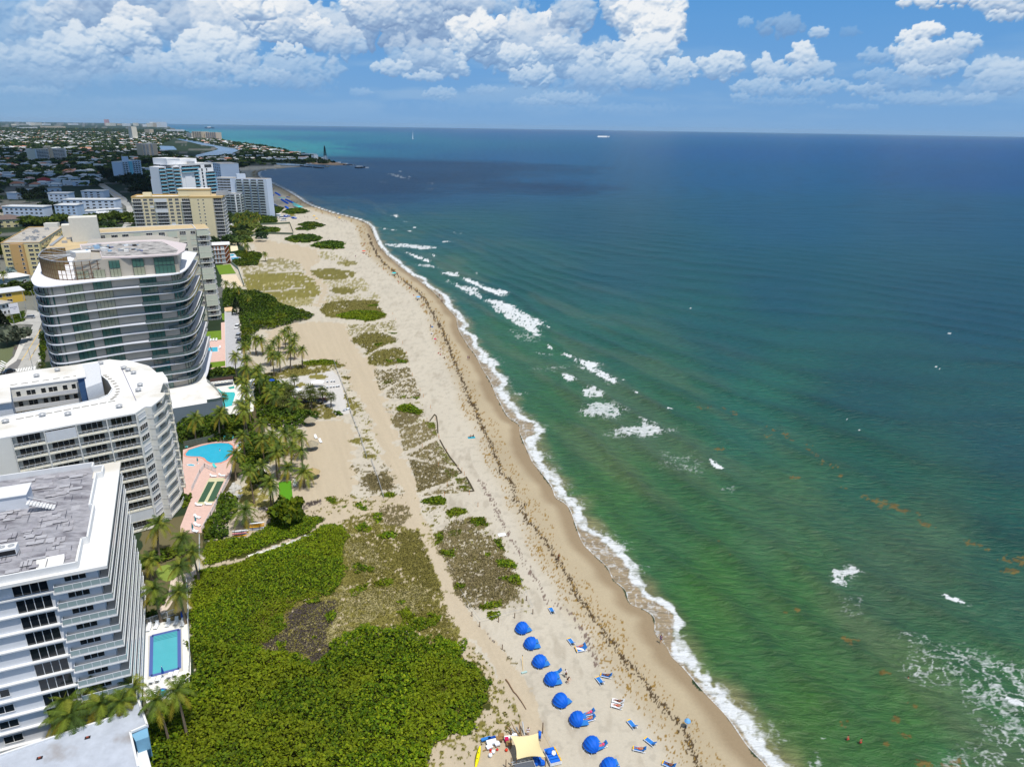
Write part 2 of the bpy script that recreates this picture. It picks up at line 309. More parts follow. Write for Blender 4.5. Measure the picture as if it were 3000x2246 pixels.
 ('z6','1410,590 1440,545 1540,505 1690,495 1740,550 1760,620 1680,640 1600,655 1500,655 1420,640',OLIVE*.74,.93,1,1.2),('z6','1660,595 1760,615 1740,635 1670,625',GREEN*.8,.9,1,.7),('z6','1550,605 1620,610 1600,625',GREEN*.9,.9,1,.7),
 ('z6','1455,685 1650,680 1770,665 1790,740 1650,800 1540,860 1510,860 1480,760',BROWN*1.05,.52,.55,.4),('z6','1540,790 1620,770 1600,800 1550,810',GREEN*.8,.8,1,.5),('z6','1550,890 1700,780 1810,760 1870,925 1700,940 1580,930',BROWN*1.1,.45,.55,.6),('z6','1670,912 1740,908 1735,925 1690,928',GREEN*.8,1,1,.4),('z6','1790,925 1840,928 1830,940',GREEN*.8,1,1,.4),
 ('z6','1550,1000 1850,960 1900,1060 1900,1140 1800,1190 1620,1170',OLIVE,.25,.7,1),('z6','1610,1150 1660,1060 1720,1000 1770,990 1840,1050 1880,1080 1800,1140 1760,1185 1680,1190',BROWN*.9,.9,.8,1),('z6','1660,1040 1700,990 1780,990 1890,1050 1840,1075 1760,1060',GREEN*.72,.92,1.3,.8),
 ('z6','1680,1200 1920,1130 1990,1140 2010,1260 1730,1390 1710,1380',BROWN*1.08,.68,.5,.4),('z6','1740,1420 2000,1300 2180,1520 2000,1500',BROWN*1.08,.64,.5,.4),('z6','1755,1450 2200,1580 2100,1650 1830,1750 1830,1652',BROWN*1.08,.64,.5,.4),
 ('z6','1900,1140 1990,1140 2005,1250 1960,1230',GREEN*.9,.5,.8,.4),('z6','1960,1320 2010,1310 2180,1520 2100,1500',C(150,150,90)*KA,.5,.8,.4),
 ('z10','0,570 250,620 430,680 300,780 80,850 40,720',BROWN*1.05,.68,.5,.4),('z10','280,650 400,660 450,690 350,760',GREEN*.85,.4,.7,.4),('z10','90,890 320,800 480,730 550,850 400,860 110,895',BROWN*1.08,.55,.5,.4),('z10','400,740 490,730 545,845 440,850',GREEN*.85,.5,.7,.4),
 ('z8','700,560 850,460 830,350 1000,260 1290,230 1280,330 1190,480 1200,600 1210,690 1100,770 1050,790 1040,710 690,670 600,620',GREY*.55,.9,.7,.8),
]
PATCH.insert(1,('p','740,1760 900,1750 980,1700 1010,1590 1100,1550 1260,1700 1340,1880 1260,1900 1200,1830 1000,1880 900,1960 760,1930',OLIVE*1.0,.86,.55,.8))
PATCH.insert(2,('p','760,1900 900,1930 1010,1880 1100,1800 1250,1790 1250,1700 1000,1720',PALE,.55,.7,1.2))
for _s in ('p|428,2300 428,2110 560,2000 556,1790 552,1740 588,1668 700,1646 850,1594 945,1540 1012,1546 1022,1570 1006,1640 1020,1680 990,1730 960,1752 905,1752 860,1768 800,1872 752,1900 790,1912 905,1922 960,1915 1100,1850 1250,1880 1250,2300','z9|-5,640 60,600 170,550 260,640 330,740 470,800 540,940 490,1030 540,1130 450,1200 400,1290 370,1370 150,1400 0,1560 -30,1760 -5,1760','z7|0,705 140,675 370,665 440,620 590,500 700,530 800,470 900,480 1060,495 1020,520 950,570 900,625 640,715 440,795 200,870 0,912'): PATCH.insert(1,(_s.split('|')[0],_s.split('|')[1],C(74,78,34)*KA,1,1,.8))
DEVELOPED=[  # pieces of garden earth, lawn and paving beside the buildings
 ('d1','600,120 850,130 860,330 600,300',C(96,116,34)*KA),('z3','1500,700 2000,640 2212,700 2212,1300 1780,1652 1740,1652 1990,1100',C(92,84,56)*KA),('p','415,1560 600,1480 580,1830 410,1830',C(120,112,80)*KA),
 ('z6','420,1010 640,1010 900,1080 880,1180 640,1300 400,1652 100,1700 200,1400',C(104,96,70)*KA),('p','380,1990 600,1990 600,2260 -200,2400 -200,2260 300,2100',C(110,110,84)*KA),('z6','340,320 500,340 640,420 560,600 440,700 330,640',C(190,178,156)*KA),
 ('z2','0,1050 150,1180 60,1400 -200,1600 -200,900',C(120,128,92)*KA),('z2','0,480 300,520 330,900 200,1060 0,1060',C(140,140,130)*KA)]
def build_ground():
 P,Fa=polar(-52,40,1150,45.,37500.,640)
 sd=shore_sd(P);R=np.hypot(P[:,0],P[:,1])
 near=R < 6000
 n1=fbm(P[:,0]/14,P[:,1]/14,4);n2=fbm(P[:,0]/1.3,P[:,1]/1.3,3,5.);n3=fbm(P[:,0]/60,P[:,1]/60,4,9.)
 # default: dark green soil between houses and trees
 col=(C(52,68,46)*KA)[None]*(.7+.6*n1[:,None])+np.zeros((len(P),3),np.float32)
 grey=n3 > .6;col[grey] =C(118,118,112)*KA*(.8+.4*n1[grey,None])
 wp=P+(np.stack([fbm(P[:,0]/3,P[:,1]/3,3,31.),fbm(P[:,0]/3,P[:,1]/3,3,77.)],-1)-.5)*2
 for key,s,c in DEVELOPED:
  m=inside(wp,Q(key,s));col[m] =c*(.85+.3*n1[m,None])
 bz=inside(wp,BEACHZONE) & (sd > -30);sp=inside(P,SPIT)
 speck=np.clip(1-.13*sstep(.56,.75,n2)[:,None],0,1)
 col[bz] =(SAND*(.93+.12*n1[:,None])*speck)[bz]
 # trails of sand-coloured wear along the beach
 for key,s,c,cover,size,rag in PATCH:
  poly=Q(key,s);mn=poly.min(0)-6;mx=poly.max(0)+6
  idx=np.where((P[:,0] > mn[0]) & (P[:,0] < mx[0]) & (P[:,1] > mn[1]) & (P[:,1] < mx[1]))[0]
  if not len(idx): continue
  p=P[idx];w=p+(np.stack([fbm(p[:,0]/(rag*1.2+.3),p[:,1]/(rag*1.2+.3),3,3.),fbm(p[:,0]/(rag*1.2+.3),p[:,1]/(rag*1.2+.3),3,8.)],-1)-.5)*rag*3.4
  m=inside(w,poly)
  if cover < 1:
   n=fbm(p[:,0]/size,p[:,1]/size,3,13.)*.75+fbm(p[:,0]/size/4,p[:,1]/size/4,2,4.)*.25
   th=.5+.17*1.6*(cover-.5)*2*.5*1.6
   a=sstep(-.035,.035,th-n)*m
  else: a=m.astype(float)
  v=.78+.5*fbm(p[:,0]/.9,p[:,1]/.9,3,21.)
  cc=c[None]*(v[:,None] if cover < 1 else (.94+.12*v)[:,None]);a=a[:,None]
  col[idx] =col[idx]*(1-a)+cc*a
 # wet sand, weed lines and the wrack line, all following the shore
 s=sd+(fbm(P[:,0]/5,P[:,1]/5,3,50.)-.5)*2.2;beach=bz & (sd > -8) & (sd < 40)
 k=sstep(17.,9.,s)[:,None]*beach[:,None];col=col*(1-k)+(WET*1.08*(.9+.2*n1[:,None]))*k
 k=sstep(5.2,2.2,sd+(n1-.5)*3)[:,None]*beach[:,None];col=col*(1-k)+(WETTER*(.95+.1*n1[:,None]))*k
 fine=fbm(P[:,0]/.34,P[:,1]/.55,3,61.);band=fbm(P[:,0]/7,P[:,1]/7,2,66.)
 for c0,w0,th in ((8.5,2.6,.67),(12.2,2.2,.655)):
  m=beach & (np.abs(s-c0) < w0) & (fine+.12*(band-.5) > th);col[m] =C(160,128,66)*KA
 k=sstep(.55,.8,fbm(P[:,0]/2.2,P[:,1]/6,3,70.))[:,None]*(bz & (sd > 18) & (sd < 34))[:,None]*.45;col=col*(1-k*.7)+C(160,146,126)*KA*k*.7
 wr=smooth_line(np.vstack([Q('s3','60,180 90,260 150,350 240,430 330,510 400,570 440,640 500,740 560,870 600,990 660,1130 700,1240'),Q('z10','550,90 590,200 625,300 690,420 730,530 780,620 770,690 850,740 900,830 900,920 1000,970 960,1010 1020,1110 1100,1190 1180,1300 1260,1420 1330,1540'),Q('z9','1200,0 1250,90 1280,170 1370,270 1400,340 1480,430 1560,560 1650,680 1750,800 1870,930 1950,1050 2060,1180 2190,1330'),Q('p','2031,2206 2050,2260')]),4)
 m=np.where(bz & (sd < 40) & (R < 900))[0];d=segdist(P[m]+(np.stack([fine[m],n2[m]],-1)-.5)*3.2,wr);w=m[d < .22+.0010*R[m]];col[w] =C(92,76,54)*KA
 wr2=smooth_line(np.vstack([Q('z10','600,740 650,800 700,900 760,1000 800,1100 850,1180 900,1280 940,1350 1000,1440'),Q('z9','930,30 980,120 1040,230 1200,300 1280,380 1400,560 1470,760')]),3)
 m=np.where(bz & (R < 300))[0];d=segdist(P[m]+(np.stack([fine[m],n2[m]],-1)-.5)*3.5,wr2);w=m[(d < .7) & (fine[m] > .55)];col[w] =C(140,122,110)*KA
 # tracks along the sandy road
 tr=fbm(P[:,0]*1.1+P[:,1]*.42,P[:,1]*.05,2,90.);m=bz & (sd > 30);col[m] *= (.95+.10*tr[m,None])
 col[sp] =C(196,168,140)*KA
 z=np.clip(sd*.035,-4,GZ) + np.where(sd > 12,.10*(n1-.5)+.05*(n2-.5),0)*np.where(R < 1500,1,0)*bz
 me=np_mesh('ground',np.column_stack([P,z]),Fa,[mat('earth_and_sand',(1,1,1),rough=.95,spec=.12,attr=True,noise=.07,nscale=2.2,bump=.25)],col,smooth=True)
 o=link(bpy.data.objects.new('ground',me));tag(o,'pale beach sand with dune grass patches, running into green suburb','ground',kind='structure')
build_ground()
# ---------------------------------------------------------------- sea
seacol=[  # surveyed water colours (bed, depth and turbidity): point, colour
 ('p',2400,2150,66,122,66),('p',2700,2100,64,122,72),('p',2100,1750,66,128,70),('p',2350,1750,62,120,74),('p',2900,2000,62,120,84),('p',1800,1450,66,124,76),('p',2000,1500,58,116,80),('p',2300,1500,66,118,90),('p',2650,1650,68,112,92),
 ('p',2950,1750,52,106,92),('p',2900,1550,34,94,88),('p',2950,1300,34,88,98),('p',2500,1350,38,100,90),('p',2200,1200,46,112,104),('p',2600,1150,32,88,98),('p',1650,1200,62,118,82),('p',1900,1180,54,112,92),('p',1500,1000,62,116,90),('p',1750,1000,48,106,100),('p',2100,1000,38,96,104),
 ('p',1300,800,62,110,100),('p',1500,820,46,100,104),('p',1800,800,34,92,110),('p',2300,850,32,88,110),('p',2900,900,30,84,108),('p',1150,680,62,106,106),('p',1350,680,46,98,110),('p',1700,650,34,90,116),('p',2300,650,34,92,128),('p',2900,650,30,88,122),
 ('p',1000,600,44,88,116),('p',1150,560,34,80,124),('p',950,540,38,84,126),('p',1300,560,36,86,128),('p',1600,540,34,92,138),('p',2200,520,32,94,142),('p',2900,520,28,84,138),('p',850,520,40,88,132),('p',1150,490,40,96,142),('p',1500,460,38,98,148),('p',2200,450,30,92,150),('p',2900,450,28,86,148),
 ('p',700,388,90,150,170),('p',760,415,100,158,168),('p',860,432,104,158,168),('p',900,405,62,122,158),('p',1100,430,46,108,152),('p',650,375,50,112,160),('p',900,378,38,98,158),('p',1500,400,40,104,158),('p',1500,384,36,94,158),('p',2300,405,34,98,158),('p',2900,412,30,88,152),('p',560,372,60,120,165),('p',620,395,96,150,172)]
FOAM=[  # breaking waves and foam lace: key, polygon, strength
 ('s3','500,418 560,412 620,425 600,440 560,440',.8),('s3','640,445 700,460 770,500 850,520 920,540 890,566 820,545 760,515 700,485',1.),('s3','540,462 620,500 700,505 770,560 760,575 700,550 640,520',.75),('s3','780,575 900,600 870,600 960,620 1000,660 1100,700 1140,720 1110,760 1120,810 1090,805 1010,750 930,700 860,650 820,610',.8),
 ('s3','930,770 1060,800 1100,840 1000,830',.42),('s3','1170,862 1200,880 1195,888 1170,880',1),('s3','1255,912 1340,938 1290,940',1),('s3','1345,950 1400,965 1490,975 1460,1010 1540,1050 1600,1090 1570,1098 1480,1050 1400,1010',1.),('s3','1560,1055 1640,1075 1580,1065',.7),('s3','1260,1038 1310,1050 1340,1080 1300,1085 1265,1060',.95),('s3','1380,1130 1440,1120 1530,1170 1500,1185 1430,1180 1390,1155',.72),
 ('s3','1380,1265 1480,1215 1560,1225 1640,1265 1610,1300 1540,1320 1480,1300 1400,1290',.6),('s3','1555,1405 1700,1370 1800,1345 1880,1395 1800,1420 1700,1425 1600,1420',.65),('s3','1700,1150 1735,1165 1710,1168',1),('s3','1905,1245 1935,1260 1910,1268',1),('s3','1735,1315 1795,1340 1760,1335',.9),('s3','1100,910 1190,920 1150,930',.5),('s3','1000,655 1050,670 1030,675',.9),('s3','1160,740 1190,750 1170,755',.9),('s3','720,418 745,424 735,430',.9),('s3','930,1150 1050,1160 1000,1170 950,1165',.55),('s3','1095,1010 1300,990 1200,1020',.38),
 ('s3','160,240 300,240 490,260 420,275 330,265 200,255',.7),('s3','300,290 380,320 450,340 430,350 350,325',.9),('s3','200,70 240,58 240,75',.8),('s3','130,140 200,155 280,160 160,150',.7),('s3','320,135 360,138 340,142',.9),('s3','300,160 340,162 320,166',.8),('s3','440,370 500,390 420,380 350,365',.6),('s3','600,680 700,690 640,700',.4),('s3','520,225 590,228 540,232',.7),('s3','445,300 475,312 460,316',.9),
 ('s3','585,168 640,176 600,176',.6),('s3','260,105 350,100 300,108',.5),('s4','275,520 300,530 360,575 330,578 290,555',.9),('s4','1040,1270 1060,1200 1140,1175 1190,1210 1130,1240 1100,1290',.7),('s4','1700,1320 1760,1355 1880,1410 1800,1390 1720,1360',.85),('s4','0,320 80,320 60,350 0,350',.5),('s4','0,470 180,500 200,600 0,560',.3),('s4','340,690 420,680 400,720',.3),('s4','5,195 45,205 15,212',1),
 ('s5','1490,860 1560,800 1700,740 1900,760 1880,850 1700,940 1600,950',.5),('s5','1850,1000 1920,850 2020,800 2212,880 2300,1200 2212,1180 2050,1150 1930,1120',.52),('s5','1450,660 1600,640 1640,700 1500,720',.35),('s5','2000,1220 2212,1180 2300,1500 1800,1500 1850,1430 2100,1350',.5),('s5','1100,430 1200,420 1180,520 1100,530',.25),('s5','880,1410 940,1390 960,1475 880,1475',.4),('s5','2080,1040 2212,1080 2212,1110 2100,1070',.85),('s5','960,1290 1020,1300 1000,1320',.5),
 ('z5','1110,392 1200,405 1280,422 1290,432 1200,415',.9),('z5','1280,422 1420,444 1400,450 1330,440',.9),('z5','1560,490 1660,505 1770,545 1700,540 1620,515',.7),('z5','1480,565 1560,560 1590,580 1500,580',.35),('z5','1910,575 1990,572 1970,590',.5),('z5','1760,520 1785,525 1770,540',.9),('z5','1675,478 1700,480 1685,484',.9),('z5','1930,620 1975,630 1940,634',.5),('p','1750,399 1785,399 1785,401 1750,401',1.)]
def build_sea():
 P,Fa=polar(-42,46,1250,40.,37800.,720)
 R=np.hypot(P[:,0],P[:,1]);sd=-shore_sd(P)
 # colours: inverse distance in (bearing, log range)
 th=np.arctan2(P[:,0],P[:,1]);lr=np.log(R)
 S=np.array([G(a[1],a[2],0) for a in seacol]);sc=np.array([sr(*a[3:]) for a in seacol],np.float32)
 st=np.arctan2(S[:,0],S[:,1]);sl=np.log(np.hypot(S[:,0],S[:,1]))
 num=np.zeros((len(P),3),np.float32);den=np.zeros(len(P),np.float32)
 jt=(fbm(P[:,0]/60,P[:,1]/60,3,5.)-.5)*.10
 for i in range(len(S)):
  w=1/(((th-st[i]+jt)*3.2)**2+((lr-sl[i]+jt)*1.15)**2+.0016)**1.6;num +=w[:,None].astype(np.float32)*sc[i];den +=w
 col=num/den[:,None]
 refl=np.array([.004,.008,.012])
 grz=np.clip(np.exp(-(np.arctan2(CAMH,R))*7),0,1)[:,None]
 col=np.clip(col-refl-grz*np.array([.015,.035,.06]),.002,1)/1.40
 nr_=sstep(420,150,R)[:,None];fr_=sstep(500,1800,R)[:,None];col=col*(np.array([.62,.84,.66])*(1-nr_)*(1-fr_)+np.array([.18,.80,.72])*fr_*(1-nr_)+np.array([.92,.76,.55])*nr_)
 # long swells: crest shading put into the colour as bands along them, wind streaks
 ca,sa=math.cos(math.radians(-64)),math.sin(math.radians(-64));u=P[:,0]*ca+P[:,1]*sa;v=-P[:,0]*sa+P[:,1]*ca
 vb=P[:,0]*math.sin(math.radians(40))+P[:,1]*math.cos(math.radians(40));bl=sstep(40,260,sd);uw=v*(1-bl)+vb*bl+14*fbm(P[:,0]/70,P[:,1]/70,3,40.)+5*fbm(P[:,0]/18,P[:,1]/18,3,44.)
 band=.5+.5*np.sin(uw/(13+9*bl)*2*PI);band=band**2*fbm(P[:,0]/40,P[:,1]/40,3,60.)*2
 sand_stir=sstep(.5,.7,fbm(u/55,v/16,4,71.))[:,None]*np.clip(1-sd/140,0,1)[:,None]*np.clip(sd/20,0,1)[:,None]
 col=col*(.82+.20*fbm(u/30,v/9,4,33.)+.20*(1-band))[:,None]
 col=col*(1-.30*sand_stir)+np.array(sr(128,128,92))/1.45*.30*sand_stir
 k=(sstep(9.,1.5,sd+(fbm(P[:,0]/8,P[:,1]/8,3,2.)-.5)*8))[:,None]*(R < 1500)[:,None];col=col*(1-.75*k)+np.array(sr(160,146,104))/1.45*.75*k
 # foam: a ragged white breaker, the thin wash running up the sand, breakers outside
 n1=fbm(P[:,0]/9,P[:,1]/9,4,25.);n2=fbm(P[:,0]/1.3,P[:,1]/1.3,4,26.);n3=fbm(P[:,0]/24,P[:,1]/24,2,28.);n4=fbm(P[:,0]/3.4,P[:,1]/3.4,3,29.)
 fil=lambda sc,s0,k: np.clip(1-np.abs(fbm(P[:,0]/sc,P[:,1]/sc,3,s0)-.5)*k,0,1)
 lace=np.maximum(fil(3.2,7.,16),fil(1.5,8.,13)*.9)*(.55+.45*n2*1.4)
 nearw=sstep(900,140,R);o=.4+4.2*sstep(.42,.72,n3)*nearw;w_=.9+1.7*sstep(.3,.7,n4)*nearw+R*.0016;q_=(sd-o-w_*.8+(n4-.5)*2.4+(n2-.5)*1.6)
 foam=sstep(w_*1.15,w_*.35,np.abs(q_))*(.62+.38*sstep(.36,.52,n2))
 trail=np.clip(1-(sd-o-w_)/7,0,1)*(sd > o+w_)*sstep(.42,.6,n1);foam=np.maximum(foam,lace*trail*.75*nearw)
 wash=(sd < o+w_*.5) & (sd > -3);foam=np.maximum(foam,np.where(wash,lace*.62*nearw,0));foam=np.maximum(foam,sstep(.32,.12,np.abs(sd+.1+(n2-.5)*.7))*.85*nearw)
 k=(sstep(1.2,-.2,sd-o)*(R < 1200))[:,None];col=col*(1-k)+np.array(sr(176,156,124))/1.45*k
 foam *= np.where(R < 2300,1,.25)*np.where(P[:,1] > 1650,.3,1)
 for key,s,st_ in FOAM:
  poly=Q(key,s,0);mn=poly.min(0)-9;mx=poly.max(0)+9
  idx=np.where((P[:,0] > mn[0]) & (P[:,0] < mx[0]) & (P[:,1] > mn[1]) & (P[:,1] < mx[1]))[0]
  if not len(idx): continue
  p=P[idx];scl=min(2.6,.13*np.hypot(*(poly.max(0)-poly.min(0))));w=p+(np.stack([fbm(p[:,0]/2.6,p[:,1]/2.6,4,3.),fbm(p[:,0]/2.6,p[:,1]/2.6,4,8.)],-1)-.5)*scl*2.6
  m=inside(w,poly).astype(float);d=segdist(p,poly,True);sdp=np.where(inside(p,poly),d,-d);halo=sstep(-scl*1.8,scl*.6,sdp)
  core=m*sstep(.36,.50,n2[idx]+.22*(st_-.7)+.1*np.clip(sdp/max(scl,.5),-1,1)) if st_ >= .6 else 0*m
  far_=sstep(250,600,R[idx])*.35*m*st_
  foam[idx] =np.maximum(foam[idx],np.maximum(np.maximum(core*min(1,st_+.1),far_),lace[idx]*halo*min(.85,st_+.22)))
 for mx_ in (0,):
  caps=(vnoise(P[:,0]/2.2,P[:,1]/2.2)*.5+vnoise(P[:,0]/17,P[:,1]/17)*.5);m=(caps > .93) & (R < 450) & (sd > 30);foam[m] =.8
 # drifting weed
 weed=np.zeros(len(P),bool);wl=smooth_line(Q('s4','130,208 330,185 430,240 560,280 700,345 850,410 1000,545 1090,610 1170,700 1300,760 1400,800 1540,860 1640,930 1760,985 2212,1160',0),3)
 m=np.where((segdist(P,wl) < 5) & (R < 400))[0];weed[m] =(segdist(P[m]+(np.stack([n2[m],n1[m]],-1)-.5)*7,wl) < .8) & (fbm(P[m,0]/2.5,P[m,1]/2.5,3,4.) > .56)
 for key,x,y,r in (('s4',340,448,.9),('s4',808,627,1.),('s4',1310,762,1.6),('s4',1385,800,1.7),('s4',1470,826,1.4),('s4',1225,738,1.),('s4',1085,612,.7),('s4',630,372,.8),('s5',2150,190,1.8),('s5',2125,262,1.2),('s5',1405,1168,.7),('s5',1150,690,.9),('s5',1525,1090,.6),('s5',1485,1280,.5),('s5',1605,1450,.9),('s5',1790,1450,1.),('s5',760,518,.4),('s5',815,508,.4),('s5',1375,1340,.5),('s5',1100,1205,.5),('s5',1120,870,.4),('s5',1355,890,.5),('s5',400,165,.4),('s5',330,85,.5)):
  c=Q(key,f'{x},{y}',0)[0];d=np.hypot((P[:,0]-c[0])*.55+(P[:,1]-c[1])*.35,(P[:,1]-c[1])*.9-(P[:,0]-c[0])*.3);weed |= (d+(n2-.5)*2.2 < r)
 weed &= fbm(P[:,0]/1.1,P[:,1]/.7,3,14.) > .44;col[weed] =np.array(sr(118,102,40))/1.45
 amp=np.clip(sstep(2,25,sd),0,1)*np.clip(1.2-R/1400,0,1)
 z=amp*(.55*(band-.6)+.10*(fbm(u/7,v/3.2,3,81.)-.5))+foam*.05*np.clip(sd/6,0,1)
 z -= .0
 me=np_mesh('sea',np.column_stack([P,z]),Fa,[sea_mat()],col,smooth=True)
 a=me.attributes.new('foam','FLOAT','POINT');a.data.foreach_set('value',foam.astype(np.float32))
 a=me.attributes.new('weed','FLOAT','POINT');a.data.foreach_set('value',weed.astype(np.float32))
 o=link(bpy.data.objects.new('sea',me));tag(o,'green shallows turning deep blue offshore with breaking waves and foam','sea',kind='structure')
def sea_mat():
 m=bpy.data.materials.new('sea_water');m.use_nodes=True;nt=m.node_tree;N=nt.nodes;L=nt.links;b=N['Principled BSDF']
 a=N.new('ShaderNodeAttribute');a.attribute_name='col';f=N.new('ShaderNodeAttribute');f.attribute_name='foam'
 tc=N.new('ShaderNodeTexCoord');mp=N.new('ShaderNodeMapping');mp.inputs['Rotation'].default_value=(0,0,math.radians(20));mp.inputs['Scale'].default_value=(.55,1.5,1);L.new(tc.outputs['Object'],mp.inputs[0])
 n1=N.new('ShaderNodeTexNoise');n1.inputs['Scale'].default_value=.5;n1.inputs['Detail'].default_value=6;n1.inputs['Roughness'].default_value=.6;n1.inputs['Distortion'].default_value=.4;L.new(mp.outputs[0],n1.inputs['Vector'])
 n2=N.new('ShaderNodeTexNoise');n2.inputs['Scale'].default_value=.035;n2.inputs['Detail'].default_value=5;L.new(mp.outputs[0],n2.inputs['Vector'])
 ad=N.new('ShaderNodeMath');ad.operation='MULTIPLY_ADD';L.new(n2.outputs['Fac'],ad.inputs[0]);ad.inputs[1].default_value=2.5;L.new(n1.outputs['Fac'],ad.inputs[2])
 bp=N.new('ShaderNodeBump');bp.inputs['Strength'].default_value=.8;bp.inputs['Distance'].default_value=1.3;L.new(ad.outputs[0],bp.inputs['Height']);L.new(bp.outputs[0],b.inputs['Normal'])
 nf=N.new('ShaderNodeTexNoise');nf.inputs['Scale'].default_value=.9;nf.inputs['Detail'].default_value=6;nf.inputs['Roughness'].default_value=.7;nf.inputs['Distortion'].default_value=1.;mq=N.new('ShaderNodeMapping');mq.inputs['Rotation'].default_value=(0,0,math.radians(60));mq.inputs['Scale'].default_value=(.6,1.6,1);L.new(tc.outputs['Object'],mq.inputs[0]);L.new(mq.outputs[0],nf.inputs['Vector'])
 mr=N.new('ShaderNodeMapRange');mr.inputs['From Min'].default_value=.36;mr.inputs['From Max'].default_value=.62;mr.inputs['To Min'].default_value=-.25;mr.inputs['To Max'].default_value=.15;L.new(nf.outputs['Fac'],mr.inputs['Value'])
 s=N.new('ShaderNodeMath');s.operation='ADD';L.new(f.outputs['Fac'],s.inputs[0]);L.new(mr.outputs[0],s.inputs[1])
 ms=N.new('ShaderNodeMapRange');ms.inputs['From Min'].default_value=.12;ms.inputs['From Max'].default_value=.88;L.new(s.outputs[0],ms.inputs['Value'])
 g=N.new('ShaderNodeMath');g.operation='MULTIPLY';L.new(ms.outputs[0],g.inputs[0]);gt=N.new('ShaderNodeMath');gt.operation='GREATER_THAN';gt.inputs[1].default_value=.04;L.new(f.outputs['Fac'],gt.inputs[0]);L.new(gt.outputs[0],g.inputs[1])
 mx=N.new('ShaderNodeMix');mx.data_type='RGBA';vr=N.new('ShaderNodeMapRange');vr.inputs['From Min'].default_value=.3;vr.inputs['From Max'].default_value=.7;vr.inputs['To Min'].default_value=.68;vr.inputs['To Max'].default_value=1.3;L.new(n1.outputs['Fac'],vr.inputs['Value']);vm=N.new('ShaderNodeMix');vm.data_type='RGBA';vm.blend_type='MULTIPLY';vm.inputs['Factor'].default_value=1;L.new(a.outputs['Color'],vm.inputs['A']);L.new(vr.outputs[0],vm.inputs['B']);L.new(g.outputs[0],mx.inputs['Factor']);L.new(vm.outputs['Result'],mx.inputs['A']);mx.inputs['B'].default_value=(.66,.68,.68,1);L.new(mx.outputs['Result'],b.inputs['Base Color'])  # chop noise multiplies light and dark wave faces into the water colour
 rr=N.new('ShaderNodeMapRange');rr.inputs['To Min'].default_value=.36;rr.inputs['To Max'].default_value=.9;L.new(g.outputs[0],rr.inputs['Value']);L.new(rr.outputs[0],b.inputs['Roughness'])
 b.inputs['IOR'].default_value=1.33;b.inputs['Specular IOR Level'].default_value=.5
 return m
build_sea()
# flat sheets laid on the ground
def sheet(name,pts,m,z,label,cat,kind='structure',thick=None):
 b=B();b.prism(pts,z-(thick or .04),z,m);o=b.build(name);tag(o,label,cat,kind=kind);return o
# ================================================================ building kit
_WT={}
def win_mesh(w,h,panes=3,rows=1,frame=None,glass=None,sill=True,shutter=None):
 """local: x along the wall (centred), -y outwards, z up from the sill"""
 frame=frame or WHITE;glass=glass or GLASS
 key=(round(w,2),round(h,2),panes,rows,frame.name,glass.name,sill,shutter and shutter.name)
 if key in _WT: return _WT[key]
 b=B();t=.09
 b.box(-w/2,w/2,-.03,.0,0,h,shutter or glass)
 b.box(-w/2-t,-w/2,-.08,0,-t,h+t,frame);b.box(w/2,w/2+t,-.08,0,-t,h+t,frame);b.box(-w/2,w/2,-.08,0,h,h+t,frame)
 b.box(-w/2,w/2,-.12 if sill else -.08,0,-t,0,frame)
 for i in range(1,panes): x=-w/2+w*i/panes;b.box(x-.035,x+.035,-.065,-.03,0,h,frame)
 for i in range(1,rows): z=h*i/rows;b.box(-w/2,w/2,-.06,-.03,z-.03,z+.03,frame)
 _WT[key] =b.mesh('window');return _WT[key]
def balc_mesh(w,d,fh,slabm,railm=None,glassrail=None,door=True,wallm=None,open_l=True,open_r=True,shutter=None,bars=.18,doorw=.62):
 """projecting balcony: slab, railing, and the glass door behind it"""
 key=('b',round(w,2),round(d,2),round(fh,2),slabm.name,railm and railm.name,glassrail and glassrail.name,door,open_l,open_r,shutter and shutter.name,bars,doorw)
 if key in _WT: return _WT[key]
 b=B();railm=railm or RAIL
 b.box(-w/2,w/2,-d,0,-.2,0,slabm)
 def rail(x0,y0,x1,y1):
  L=math.hypot(x1-x0,y1-y0);b.bar((x0,y0,1.02),(x1,y1,1.02),.07,.06,railm)
  if glassrail: b.bar((x0,y0,.1),(x1,y1,.1),.03,.9,glassrail)
  else:
   b.bar((x0,y0,.08),(x1,y1,.08),.05,.04,railm);n=max(2,int(L/bars))
   for i in range(n+1): x=x0+(x1-x0)*i/n;y=y0+(y1-y0)*i/n;b.box(x-.018,x+.018,y-.018,y+.018,.1,1.02,railm)
  n=max(1,round(L/1.5))
  for i in range(n+1): x=x0+(x1-x0)*i/n;y=y0+(y1-y0)*i/n;b.box(x-.035,x+.035,y-.035,y+.035,0,1.08,railm)
 if shutter:
  b.box(-w/2+.05,w/2-.05,-d+.05,-d+.12,.02,fh-.25,shutter)
  for i in range(1,int(w/.9)): x=-w/2+w*i/int(w/.9);b.box(x-.02,x+.02,-d+.02,-d+.05,.02,fh-.25,shutter)
 else:
  rail(-w/2+.06,-d+.06,w/2-.06,-d+.06)
  if open_l: rail(-w/2+.06,0,-w/2+.06,-d+.06)
  if open_r: rail(w/2-.06,0,w/2-.06,-d+.06)
 if door:
  dw=w*doorw;x0=-dw/2;b.box(x0,x0+dw,-.03,0,.05,fh-.6,GLASS)
  for i in range(5): x=x0+dw*i/4;b.box(x-.03,x+.03,-.06,0,.05,fh-.6,WHITE)
  b.box(x0-.03,x0+dw+.03,-.06,0,fh-.6,fh-.52,WHITE)
 _WT[key] =b.mesh('balcony');return _WT[key]
